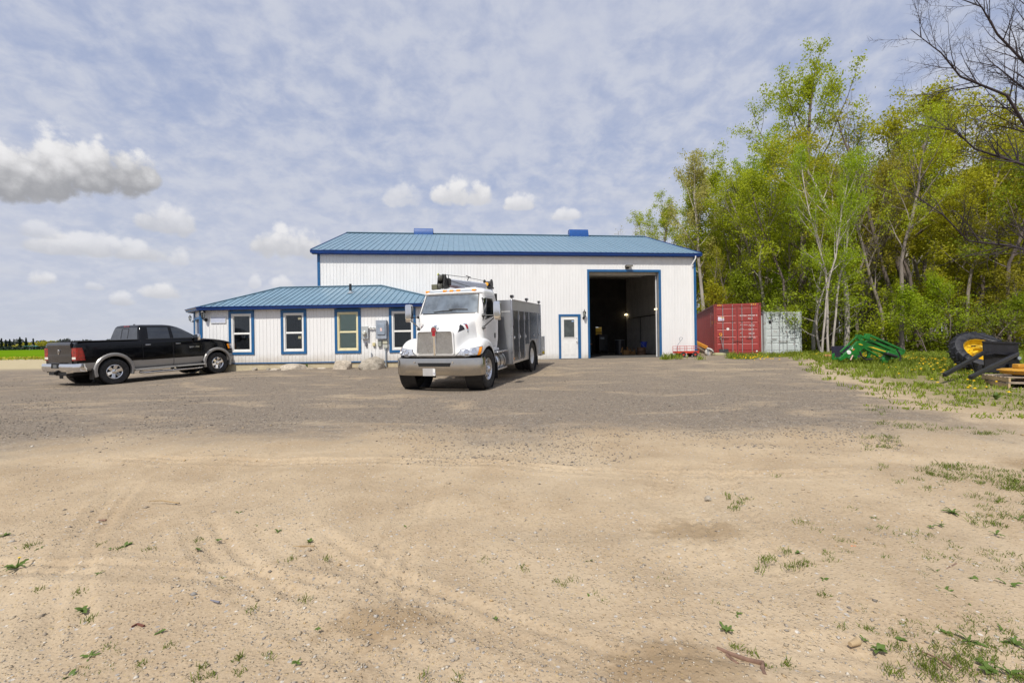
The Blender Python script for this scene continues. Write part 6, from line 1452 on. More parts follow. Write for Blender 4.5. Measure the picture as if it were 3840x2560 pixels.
class Wood:
    """branch skeleton -> one tube mesh; also gathers points where leaves sit"""
    def __init__(s, seed): s.r = random.Random(seed); s.mb = MB(); s.tips = []
    def branch(s, p, d, L, r, level, maxlev, P, nseg=None):
        rr = s.r; nseg = nseg or max(2, 5 - level); pts = [p.copy()]; rad = [r]; q = p.copy(); d = d.normalized(); ds = [d.copy()]
        for i in range(nseg):
            d = (d + Vector((rr.gauss(0, 1), rr.gauss(0, 1), rr.gauss(0, .6))) * P['wander'] + Vector((0, 0, P['lift'] if level > 0 else 0))).normalized()
            q = q + d * (L / nseg); pts.append(q.copy()); ds.append(d.copy()); rad.append(r * lerp(1, P['taper'], (i + 1) / nseg))
        s.mb.tube(pts, rad, 7 if level == 0 else 5 if level == 1 else 3, caps=False)
        if level >= maxlev:
            for i in range(1, len(pts)): s.tips.append(pts[i])
            return
        n = P['n'][level]
        for i in range(n):
            t = lerp(P['start'][level], 1.0, (i + rr.random() * .8) / n); k = min(int(t * nseg), nseg - 1); f = t * nseg - k; o = pts[k].lerp(pts[k + 1], f); dd = ds[k + 1]
            az = rr.uniform(0, 2 * math.pi) if level else i * 2.4 + rr.uniform(-.5, .5); sp = P['angle'][level] * rr.uniform(.7, 1.25)
            if level == 0: sp *= lerp(1.15, .55, (t - P['start'][0]) / (1 - P['start'][0] + 1e-6))
            u = dd.cross(Vector((0.3, .2, 1)) if abs(dd.z) < .95 else Vector((1, 0, 0))).normalized(); v = dd.cross(u)
            nd = dd * math.cos(sp) + (u * math.cos(az) + v * math.sin(az)) * math.sin(sp)
            LL = L * P['len'][level] * rr.uniform(.6, 1.15)
            if level == 0: LL *= P['prof']((t - P['start'][0]) / (1 - P['start'][0] + 1e-6))
            s.branch(o, nd, LL, max(rad[k] * P['rr'] * rr.uniform(.7, 1), P.get('rmin', .006)), level + 1, maxlev, P)
        s.branch(pts[-1], d, L * (.28 if level else .12), rad[-1], level + 1, maxlev, P)
def tree_proto(seed, H, r0, P, nleaf, lsize, spread, maxlev=3, keep=1.0, lowcut=0.0):
    w = Wood(seed); w.branch(Vector((0, 0, -.15)), Vector((w.r.gauss(0, .03), w.r.gauss(0, .03), 1)), H * .86, r0, 0, maxlev, P, nseg=9)
    me = w.mb.mesh('trunk', fixn=False); me.shade_smooth()
    T = np.array([t[:] for t in w.tips]); rs = np.random.RandomState(seed)
    if lowcut: T = T[T[:, 2] > H * lowcut]
    if keep < 1: T = T[rs.rand(len(T)) < keep]
    lm = None
    if nleaf:
        C = T[rs.randint(0, len(T), nleaf)] + rs.normal(size=(nleaf, 3)) * spread * np.array([1, 1, .75]); C = C[C[:, 2] > .15]
        lm = quads_mesh('crown', leaf_quads(C, lsize, rs))
    return me, lm
dome = lambda t: (1 - .42 * t * t) * min(1, .45 + 1.8 * t); cone = lambda t: 1.0 - .8 * t; topp = lambda t: (.4 + .6 * math.sin(math.pi * min(1, t * .9 + .1)))
PB = dict(wander=.10, lift=.10, taper=.35, n=[15, 6, 4], start=[.26, .25, .2], angle=[1.05, .75, .7], len=[.36, .45, .45], rr=.5, prof=dome)
PS = dict(PB, n=[14, 5, 4], start=[.40, .3, .2], angle=[.7, .6, .6], len=[.24, .45, .45], wander=.08)
PP = dict(PB, n=[11, 5, 3], start=[.52, .3, .2], angle=[.85, .7, .7], len=[.26, .45, .5], prof=topp, wander=.10)
PL = dict(PB, n=[16, 6, 4], start=[.10, .2, .2], angle=[1.15, .8, .7], len=[.42, .5, .5], prof=cone, wander=.13)
PSH = dict(PB, n=[9, 5, 3], start=[.05, .1, .1], angle=[.9, .8, .7], len=[.75, .5, .5], prof=lambda t: 1 - .4 * t, wander=.2, taper=.4)
BK = mat('grey_bark', (.26, .22, .19), .9, 0, .3, 3, bump=.03, bscale=14, stretch=(1, 1, .2)); BK2 = mat('pale_bark', (.42, .38, .34), .85, 0, .25, 3, bump=.02, bscale=14, stretch=(1, 1, .25)); BK3 = mat('dark_bark', (.15, .12, .105), .9, 0, .3, 3, bump=.03, bscale=14, stretch=(1, 1, .2))
L_YG = leaf_mat('yellow_green_leaves', (.52, .58, .03), (.38, .46, .02)); L_GR = leaf_mat('fresh_green_leaves', (.43, .55, .022), (.31, .43, .017)); L_GO = leaf_mat('golden_green_leaves', (.54, .52, .03), (.40, .41, .022)); L_PA = leaf_mat('pale_bud_leaves', (.56, .52, .16), (.44, .42, .10)); L_DK = leaf_mat('dark_green_leaves', (.32, .40, .02), (.22, .29, .015)); L_OL = leaf_mat('olive_leaves', (.46, .42, .04), (.34, .32, .028))  # L_DK is simply a darker green leaf tone
PROTO = {}
def proto(key, *a, **k): PROTO[key] = tree_proto(*a, **k)
proto('maple', 11, 24, .34, PB, 25000, .086, .24)
proto('golden', 12, 22, .32, dict(PB, start=[.38, .25, .2], n=[17, 6, 4], len=[.34, .45, .45]), 25000, .086, .24)
proto('slender', 13, 20, .22, PS, 10000, .082, .24)
proto('wispy', 14, 20, .20, dict(PS, n=[13, 6, 5]), 4000, .075, .30)
proto('bare', 15, 18, .18, dict(PS, n=[14, 6, 5], start=[.35, .2, .2], len=[.30, .5, .5], lift=.14), 500, .10, .25)
proto('pole_a', 16, 21, .20, PP, 5600, .092, .28)
proto('pole_b', 17, 19, .16, dict(PP, n=[12, 5, 4], start=[.42, .3, .2], len=[.24, .5, .5]), 5800, .09, .28)
proto('pole_c', 18, 22, .24, dict(PP, start=[.48, .3, .2], len=[.3, .5, .5]), 6000, .092, .30)
proto('under_a', 19, 8.5, .07, PL, 4800, .066, .22)
proto('under_b', 20, 6.5, .05, dict(PL, start=[.2, .2, .2], lift=.16), 4000, .068, .2)
proto('shrub_a', 21, 2.6, .035, PSH, 3000, .075, .20)
proto('shrub_b', 22, 1.7, .025, PSH, 2200, .065, .18)
NT_ = [0]
def plant_tree(kind, x, y, label, leafm, barkm, H=None, name='tree', cat='tree', group=None, rz=None, lean=0.0, sxy=1.0):
    tm, lm = PROTO[kind]; base = {'maple': 24, 'golden': 22, 'slender': 20, 'wispy': 20, 'bare': 18, 'pole_a': 21, 'pole_b': 19, 'pole_c': 22, 'under_a': 8.5, 'under_b': 6.5, 'shrub_a': 2.6, 'shrub_b': 1.7}[kind]
    s = (H or base) / base; NT_[0] += 1; rr = random.Random(NT_[0] * 7 + 1)
    e = empty(name, (x, y, ground_z(x, y))); e.rotation_euler = (rr.gauss(0, .025) + lean * .3, rr.gauss(0, .025) + lean, rr.uniform(0, 6.28) if rz is None else rz); e.scale = (s * sxy, s * sxy, s)
    tag(e, label, cat, group)
    for nm, me, m_ in (('trunk', tm, barkm), ('crown', lm, leafm)):
        if me is None: continue
        if not me.materials: me.materials.append(m_)
        o = bpy.data.objects.new(nm, me); COL.objects.link(o); o.parent = e
        o.material_slots[0].link = 'OBJECT'; o.material_slots[0].material = m_
    return e
def tree_px(kind, px, py_top, depth, label, leafm, barkm, **k):
    p = pix_at(px, py_top, depth); return plant_tree(kind, p.x, p.y, label, leafm, barkm, H=(p.z - ground_z(p.x, p.y)) * .93, **k)
# the trees one can name
tree_px('maple', 2975, 190, 37.5, 'tallest yellow green maple rising behind the two containers', L_YG, BK3, sxy=.95)
tree_px('golden', 3430, 215, 30.5, 'broad golden green tree on the right of the tallest maple', L_GO, BK3, sxy=1.12)
tree_px('maple', 2670, 600, 46.0, 'yellow tree showing between the pale slender tree and the full green one', L_YG, BK, sxy=1.1)
tree_px('slender', 2640, 520, 41.0, 'tall slender pale tree with bare lower trunk by the workshop corner', L_PA, BK2, sxy=1.0)
tree_px('maple', 2470, 735, 47.0, 'small yellow green tree showing over the right end of the roof', L_YG, BK, sxy=1.2)
tree_px('bare', 2300, 810, 52.0, 'bare twiggy treetop showing over the roof vent', L_PA, BK, sxy=.8)
tree_px('bare', 2385, 830, 50.0, 'bare grey treetop left of the small yellow tree', L_PA, BK, sxy=.8)
tree_px('slender', 2560, 690, 45.0, 'leafy tree between the pale slender tree and the roof', L_YG, BK, sxy=1.4)
tree_px('golden', 2740, 640, 41.0, 'mid green tree behind the red container', L_YG, BK, sxy=1.15)
tree_px('maple', 2860, 520, 44.0, 'full green tree filling in left of the tallest maple', L_GR, BK, sxy=1.0)
tree_px('golden', 3110, 480, 40.0, 'rounded yellow tree right behind the tallest maple', L_YG, BK, sxy=1.05)
tree_px('bare', 3200, 470, 31.0, 'thin leafless tree standing between the two big crowns', L_PA, BK, sxy=.8)
tree_px('wispy', 3290, 560, 30.0, 'wispy half bare tree left of the golden tree', L_OL, BK3)
tree_px('golden', 3640, 640, 27.0, 'olive green tree near the right edge of the picture', L_GO, BK3)
tree_px('maple', 3800, 560, 30.0, 'dense brownish tree at the far right edge', L_OL, BK3, sxy=1.0)
tree_px('under_a', 3075, 830, 27.0, 'bright green sapling leaning over the grey container', L_GR, BK2, sxy=1.15)
tree_px('under_a', 2950, 930, 34.5, 'bright green sapling behind the grey container', L_GR, BK, sxy=1.2)
tree_px('under_b', 3480, 1020, 24.5, 'low bright green tree behind the green loader', L_GR, BK3, sxy=1.2)
tree_px('under_a', 3560, 960, 25.0, 'green understorey tree left of the tractor wheel', L_GR, BK3)
tree_px('under_a', 3330, 1000, 27.0, 'olive understorey tree above the green loader', L_YG, BK3)
tree_px('under_b', 3700, 1050, 22.5, 'green sapling right behind the tractor wheel', L_DK, BK3, sxy=1.2)
tree_px('under_a', 3810, 900, 23.5, 'brownish understorey tree at the right edge', L_OL, BK3, sxy=1.1)
for i, (px, d, top, lab) in enumerate(((3082, 25.0, 560, 'left stem of the three pale trunks by the green loader'), (3106, 25.2, 500, 'middle stem of the three pale trunks by the green loader'), (3122, 25.5, 540, 'right stem of the three pale trunks by the green loader'), (3385, 25.2, 420, 'stout grey trunk rising behind the green loader'))):
    p = pix_at(px, 1300, d); plant_tree('pole_c' if i == 3 else 'pole_b', p.x, p.y, lab, L_GR if i < 3 else L_YG, BK2 if i < 3 else BK, H=pix_at(px, top, d).z, lean=(-.02 if i < 3 else 0), sxy=(.62 if i < 3 else .8))
# the rest of the wood
WEDGE = [(13.5, 40), (16.2, 37), (19.0, 31), (19.6, 27.5), (22, 25), (26, 23.2), (32, 20.5), (42, 17)]
def wood_edge(x):
    for (a, b), (c, d) in zip(WEDGE, WEDGE[1:]):
        if a <= x <= c: return lerp(b, d, (x - a) / (c - a))
    return 17 if x > 42 else (48 if x > 4 else 999)
def fill_wood():
    rs = random.Random(77); pts = []; tries = 0
    while len(pts) < 215 and tries < 60000:
        tries += 1; x = rs.uniform(4, 62); y = rs.uniform(17, 78); r = x / y
        if y < wood_edge(x) + .6 or r > 1.30 or r < .30 or (r < .42 and y < 46): continue
        dep = y - wood_edge(x); gap = 1.7 if dep < 10 else 2.3
        if any((x - a) ** 2 + (y - b) ** 2 < gap * gap for a, b in pts): continue
        pts.append((x, y))
    made = []
    def where(px):
        for lim, w in ((2630, 'over the workshop roof'), (2830, 'behind the red container'), (3030, 'behind the grey container'), (3160, 'by the pale trunks'), (3420, 'behind the green loader'), (3570, 'left of the tractor wheel'), (3760, 'behind the tractor wheel')):
            if px < lim: return w
        return 'at the right edge'
    def ranks(items, fmt):
        cells = {}
        for e, px in items: cells.setdefault(where(px), []).append((px, e))
        for w, c in cells.items():
            for j, (px, e) in enumerate(sorted(c, key=lambda q: q[0])): e['label'] = fmt % (ORD[j], w)
    pxof = lambda x, y: 1920 + FPX * x / y
    for i, (x, y) in enumerate(pts):
        dep = y - wood_edge(x); k = rs.choice(['pole_a', 'pole_b', 'pole_c', 'pole_a', 'wispy', 'bare', 'pole_b']); r = x / y
        lm = rs.choice([L_YG, L_GR, L_GO, L_YG]) if r < .75 else rs.choice([L_GO, L_DK, L_OL, L_GO, L_YG]); bk = rs.choice([BK, BK3, BK2, BK3, BK])
        H = rs.uniform(11, 16) if dep < 8 else rs.uniform(13, 18.5)
        if r < .5: H *= .8
        t_ = plant_tree(k, x, y, 'slim forest tree standing deep among the others in the wood', lm, bk, H=H, name='forest_tree', group='slim trees filling the wood')
        if dep < 4.5: made.append((t_, pxof(x, y)))
    ranks(made, 'slim front row forest tree, %s from the left %s')
    # understorey
    shr, sap = [], []
    pts2 = []; tries = 0
    while len(pts2) < 42 and tries < 20000:
        tries += 1; x = rs.uniform(13.5, 40); y = rs.uniform(18, 52); r = x / y; dep = y - wood_edge(x)
        if dep < -.2 or dep > 14 or r > 1.25 or r < .40 or (11.5 < x < 17.8 and 25 < y < 38.5 and r < .60): continue
        if any((x - a) ** 2 + (y - b) ** 2 < 1.5 for a, b in pts2): continue
        pts2.append((x, y))
    for i, (x, y) in enumerate(pts2):
        dep = y - wood_edge(x); k = rs.choice(['shrub_a', 'shrub_b', 'shrub_a', 'under_b'] if dep < 3 else ['under_a', 'under_b', 'shrub_a'])
        sh = k.startswith('shrub')
        t_ = plant_tree(k, x, y, 'leafy green shrub at the foot of the wood' if sh else 'thin leafy sapling between the trunks of the wood', rs.choice([L_GR, L_DK, L_YG, L_GO]), BK3, H={'shrub_a': 2.6, 'shrub_b': 1.7, 'under_a': 8.5, 'under_b': 6.5}[k] * rs.uniform(.6, 1.1), name='shrub' if sh else 'sapling', cat='shrub' if sh else 'sapling', group='shrubs along the wood edge' if sh else 'saplings inside the wood')
        (shr if sh else sap).append((t_, pxof(x, y)))
    ranks(shr, 'leafy green shrub of the wood edge, %s from the left %s'); ranks(sap, 'thin leafy sapling of the wood, %s from the left %s')
fill_wood()
def far_wood():
    """the depth of the wood beyond what can be told apart"""
    rs = np.random.RandomState(8); mb = MB(); r = random.Random(9); C = []
    for i in range(420):
        y = r.uniform(46, 95); x = r.uniform(.42, 1.35) * y
        if y < wood_edge(x) + 22: y += 20; x = x * 1.2
        H = r.uniform(11, 17) * (.75 + .25 * min(1, x / y)); mb.tube([(x, y, 0), (x + r.gauss(0, .3), y, H * .5), (x + r.gauss(0, .6), y, H)], [.17, .12, .03], 4, caps=False)
        n = 110; q = rs.normal(size=(n, 3)) * np.array([1.6, 1.6, 2.6]) + np.array([x, y, H * .68]); C.append(q)
    o = mb.build('distant_wood', BK3, fixn=False); tag(o, 'distant grey trunks deep in the wood', 'wood', None, 'stuff')
    C = np.concatenate(C); o = link('distant_foliage', quads_mesh('distant_foliage', leaf_quads(C, .26, rs)), L_GO); tag(o, 'hazy mass of spring leaves deep in the wood', 'foliage', None, 'stuff')
    # low undergrowth
    n = 20000; Y = rs.uniform(19, 60, n); X = Y * rs.uniform(.42, 1.3, n); ed = np.array([wood_edge(x) for x in X]); k = (Y > ed + rs.uniform(-.6, 2.0, n)) & ~((X > 11.5) & (X < 18) & (Y < 39)); X, Y = X[k], Y[k]
    clump = np.sin(X * 1.7) * np.sin(Y * 1.3 + X) ; Z = np.abs(rs.normal(size=len(X))) * (.35 + .35 * (clump > 0)); G = np.array([ground_z(a, b) for a, b in zip(X, Y)])
    o = link('undergrowth', quads_mesh('undergrowth', leaf_quads(np.stack([X, Y, G + Z + .03], 1), .10, rs)), L_DK); tag(o, 'low green undergrowth on the wood floor', 'undergrowth', None, 'stuff')
far_wood()
def bare_tree():
    """leafless tree at the right: its trunk stands outside the picture, limbs reach in"""
    o = Vector((16.4, 12.6, 0)); o.z = ground_z(o.x, o.y); e = empty('bare_tree', o); tag(e, 'leafless dark tree whose limbs reach in from the right edge', 'tree')
    w = Wood(31); bk = mat('dark_twig_bark', (.04, .03, .035), .85, 0, .3, 5, bump=.01, bscale=20)
    P = dict(rmin=.004, wander=.13, lift=.05, taper=.25, n=[0, 10, 6, 4], start=[0, .15, .12, .1], angle=[0, .75, .8, .85], len=[0, .40, .42, .42], rr=.55, prof=lambda t: 1)
    tr = [Vector((0, 0, -.2)), Vector((-.1, 0, 1.5)), Vector((-.05, .1, 3.2)), Vector((.1, .1, 5)), Vector((.0, 0, 7.5)), Vector((-.2, .1, 10.5))]
    MB().tube(tr, [.34, .29, .26, .22, .17, .09], 12, caps=False).build('trunk', bk, e, smooth=60)
    def limb(z0, tgt, d, r, L=None):
        a = Vector((-.05, .05, z0)); b = pix_at(*tgt, d) - o; dv = b - a; L = dv.length
        pts = []; n = 6; perp = Vector((0, 0, 1)) * L * .10
        rr = w.r
        for i in range(n + 1):
            t = i / n; p = a.lerp(b, t) + perp * math.sin(math.pi * t) * (-1 if tgt[1] > 500 else .6) + Vector((rr.gauss(0, .1), rr.gauss(0, .15), rr.gauss(0, .08))) * (0 if i in (0,) else 1); pts.append(p)
        rad = [r * lerp(1, .12, i / n) for i in range(n + 1)]; w.mb.tube(pts, rad, 6, caps=False)
        for i in range(1, n + 1):
            d0 = (pts[i] - pts[i - 1]).normalized()
            for q in range(5):
                t = rr.random(); p = pts[i - 1].lerp(pts[i], t); sp = rr.uniform(.5, 1.0); az = rr.uniform(0, 6.28); u = d0.cross(Vector((0, 0, 1))).normalized(); v = d0.cross(u)
                nd = d0 * math.cos(sp) + (u * math.cos(az) * .6 + v * math.sin(az)) * math.sin(sp); nd.z += .25
                w.branch(p, nd, L * rr.uniform(.14, .28) * (1 - .3 * i / n), rad[i] * .5 + .005, 2, 4, P)
    for z0, tg, d, r in ((3.6, (3380, 720), 11.8, .055), (4.4, (3420, 480), 12.4, .055), (5.0, (3390, 130), 12.0, .06), (5.8, (3560, -60), 11.6, .06), (6.8, (3740, -260), 12.4, .06), (5.6, (3640, 200), 13.0, .05), (7.4, (3520, -320), 12.6, .05)):
        limb(z0, tg, d, r)
    o2 = w.mb.build('limbs', bk, e, fixn=False); o2.data.shade_smooth()
bare_tree()

# ------------------------------------------------------------------ far left skyline
def skyline():
    rs = np.random.RandomState(4); r = random.Random(4); D = 360
    sp_m = leaf_mat('spruce_needles', (.012, .028, .016), (.02, .04, .02), .1)
    C = []; 
    for i in range(1500): pass
    def spruce(px, top, lab):
        p = pix_at(px, 1308, D); H = pix_at(px, top, D).z - .1; e = empty('spruce', (p.x, p.y, .1)); tag(e, lab, 'tree', 'spruces by the far farmhouse')
        MB().tube([(0, 0, 0), (0, 0, H * .95)], [.2, .03], 5, caps=False).build('trunk', BK3, e)
        n = 700; t = rs.uniform(0.03, 1, n) ** .8; a = rs.uniform(0, 6.28, n); rad = (1 - t) * H * .20 * rs.uniform(.3, 1, n) * (1 + .35 * np.sin(t * 38)); Cc = np.stack([np.cos(a) * rad, np.sin(a) * rad, t * H - rad * .3], 1)
        link('crown', quads_mesh('crown', leaf_quads(Cc, .45, rs)), sp_m, e)
    for px, top, lab in ((6, 1269, 'dark spruce at the left edge of the picture'), (22, 1274, 'second dark spruce from the left edge'), (37, 1272, 'third dark spruce from the left edge'), (75, 1264, 'tallest dark spruce behind the green roofed house'), (98, 1267, 'dark spruce over the middle of the green roof'), (125, 1270, 'dark spruce right of the green roofed house')): spruce(px, top, lab)
    a = pix_at(72, 1307, D - 10); b = pix_at(124, 1307, D - 10); w = b.x - a.x; e = empty('farmhouse', (a.x, a.y, .1)); tag(e, 'small far farmhouse with a green roof', 'house')
    MB().box(.5, w - .5, 0, 7, 0, 1.9).build('wall', M_SIDING, e); MB().prism([(-.4, 1.8), (3.5, 3.3), (7.4, 1.8)], 'x', 0, w).build('roof', mat('far_green_roof', (.04, .20, .15), .5), e)
    MB().box(.0, 1.6, -.05, .0, .2, 1.5).build('window', M_DARK, e); MB().box(w * .6, w * .6 + .8, 3, 3.8, 3.0, 4.1).build('chimney', M_CONC, e)
    def mass(nm, lab, n, x0, x1, d, h, size, m_, var):
        X = rs.uniform(x0, x1, n); Y = d + rs.uniform(-6, 6, n); hh = h * (1 + var * np.sin(X * .11) * np.sin(X * .047 + 1) + var * .5 * np.sin(X * .31)); Z = rs.uniform(0, 1, n) * hh
        o = link(nm, quads_mesh(nm, leaf_quads(np.stack([X, Y, Z], 1), size, rs)), m_); tag(o, lab, 'trees', None, 'stuff')
    mass('far_hedge', 'dark clipped hedge along the far side of the field', 5000, -470, -290, D - 25, 2.8, .6, sp_m, .1)
    mass('far_trees', 'brown and green trees behind the far farmhouse', 5000, -480, -320, D + 15, 5.0, .9, L_OL, .35)
    mass('far_treeline', 'distant grey green line of trees on the horizon', 16000, -1000, -60, 800, 13, 2.4, leaf_mat('far_grey_leaves', (.09, .10, .10), (.07, .08, .075), .1), .25)
skyline()
# ------------------------------------------------------------------ grass, weeds, stones
def blades(roots, hts, nb, rs, spread, width, lean=.45):
    n = len(roots) * nb; R0 = np.repeat(roots, nb, 0); Hh = np.repeat(hts, nb) * rs.uniform(.5, 1.15, n)
    a = rs.uniform(0, 6.28, n); off = rs.normal(size=(n, 2)) * np.repeat(spread, nb)[:, None] if np.ndim(spread) else rs.normal(size=(n, 2)) * spread
    base = R0.copy(); base[:, :2] += off; ln = rs.uniform(.1, lean, n) * Hh * 1.2
    tip = base + np.stack([np.cos(a) * ln, np.sin(a) * ln, Hh], 1); w = np.repeat(width, nb) if np.ndim(width) else np.full(n, width); b = rs.uniform(0, 6.28, n)
    sd = np.stack([np.cos(b), np.sin(b), np.zeros(n)], 1) * w[:, None]; mid = base * .45 + tip * .55 + np.array([0, 0, 1]) * (Hh * .12)[:, None]
    return np.stack([base - sd, base + sd, mid + sd * .8, tip], 1)
def gz_arr(X, Y): return np.array([ground_z(a, b) for a, b in zip(X, Y)])
G_LAWN = leaf_mat('lawn_grass', (.30, .36, .04), (.16, .23, .018), .3); G_TUFT = leaf_mat('dry_tuft_grass', (.19, .23, .035), (.10, .15, .018), .25); G_WEED = leaf_mat('weed_leaves', (.14, .21, .04), (.09, .15, .028), .2)
def lawn():
    rs = np.random.RandomState(12); n = 60000; Y = rs.uniform(6.5, 30, n) ; X = rs.uniform(4, 34, n)
    ex = 7.0 + np.maximum(0, Y - 8) * .49; wd = np.array([wood_edge(x) for x in X])
    nz = np.sin(X * 1.1 + 1.7 * np.sin(Y * .8)) * np.sin(Y * 1.3 + X * .4) + .6 * np.sin(X * 3.1 + Y * 2.3)
    dist = X - ex; far = np.clip((Y - 13) / 7, 0, 1); dens = np.clip(dist / 3.2, 0, 1) * (.35 + .65 * far) + np.clip(dist + .9, 0, 1) * .12
    dens *= np.clip(.55 + .5 * nz, .04, 1); dens *= (Y < wd + 1.5) * (X / Y < 1.2); keep = rs.rand(n) < dens
    # bare wheel track between the loader and the containers
    tr = np.abs(Y - (21.5 - (X - 14) * 1.15)); keep &= ~((tr < .8) & (rs.rand(n) < .8))
    X, Y = X[keep], Y[keep]; Z = gz_arr(X, Y); h = np.clip(.05 + .012 * (Y - 7), .04, .19) * rs.uniform(.6, 1.4, len(X))
    V = blades(np.stack([X, Y, Z - .005], 1), h, 9, rs, .06, .008 + .0006 * Y[:, None].repeat(1, 1).ravel(), .7)
    o = link('lawn_grass', quads_mesh('lawn_grass', V), G_LAWN); tag(o, 'patchy grass on the right side of the yard', 'grass', None, 'stuff')
    # taller grass at walls and container feet
    P = []
    for a, b, k in (((2560, 1345), (2530, 1342), 8), ((2720, 1342), (2830, 1342), 50), ((2830, 1338), (3010, 1332), 110), ((2488, 1345), (2530, 1345), 14), ((2616, 1345), (2640, 1345), 5)):
        for i in range(k):
            t = rs.rand(); p = pix_ground(lerp(a[0], b[0], t), lerp(a[1], b[1], t) + rs.uniform(-1, 5)); P.append(p[:])
    P = np.array(P); V = blades(P, rs.uniform(.12, .34, len(P)), 12, rs, .09, .011, .6); o = link('tall_grass', quads_mesh('tall_grass', V), G_LAWN); tag(o, 'tall grass growing at the foot of the containers and wall', 'grass', None, 'stuff')
    # dandelion heads
    n = 2400; Y = rs.uniform(8.5, 27, n); X = rs.uniform(8, 30, n); ex = 7.8 + np.maximum(0, Y - 8) * .49; wd = np.array([wood_edge(x) for x in X]); cl = np.sin(X * .9 + 2) * np.sin(Y * .9 + 1.2)
    k = (X > ex + 1.0) & (Y < wd) & (rs.rand(n) < np.clip(.1 + .75 * cl, .05, 1)); X, Y = X[k], Y[k]
    ex_ = []
    for (px, py, c) in ((3080, 1338, 40), (3200, 1345, 60), (3235, 1338, 50), (3300, 1350, 40), (2820, 1351, 26), (2860, 1351, 18), (3390, 1352, 40), (3480, 1360, 40), (3560, 1380, 25)):
        q = pix_ground(px, py)
        for i in range(c): ex_.append((q.x + rs.normal() * .45, q.y + rs.normal() * .45))
    X = np.concatenate([X, [a for a, _ in ex_]]); Y = np.concatenate([Y, [b for _, b in ex_]]); Z = gz_arr(X, Y) + rs.uniform(.06, .2, len(X)); C = np.stack([X, Y, Z], 1)
    m_ = mat('dandelion_yellow', (.80, .55, .01), .7, 0, .1); m = len(C); s = rs.uniform(.018, .032, (m, 1)); e1 = np.array([[1, 0, .1]]) * s; e2 = np.array([[0, 1, .1]]) * s; up = np.array([[0, 0, 1.]]) * s
    V = np.concatenate([np.stack([C - e1 - e2, C + e1 - e2, C + e1 + e2, C - e1 + e2], 1), np.stack([C - e1 - up * .5, C + e1 - up * .5, C + e1 * .6 + up * .5, C - e1 * .6 + up * .5], 1)])
    o = link('dandelion_flowers', quads_mesh('dandelion_flowers', V), m_); tag(o, 'yellow dandelion heads scattered through the grass', 'flowers', None, 'stuff')
    # yellow flowering verge of the field on the left
    n = 4000; X = rs.uniform(-75, -28, n); Y = 46.5 + rs.normal(size=n) * .8; C = np.stack([X, Y, gz_arr(X, Y) + rs.uniform(.05, .3, n)], 1); V = leaf_quads(C, .10, rs); o = link('field_verge', quads_mesh('field_verge', V), leaf_mat('verge_flowers', (.45, .40, .02), (.22, .28, .03), .2)); tag(o, 'yellow flowering verge between sand road and field', 'verge', None, 'stuff')
lawn()
def P3(panel, x, y): return panel * 1280 + x * .5484, 1700 + y * .5484
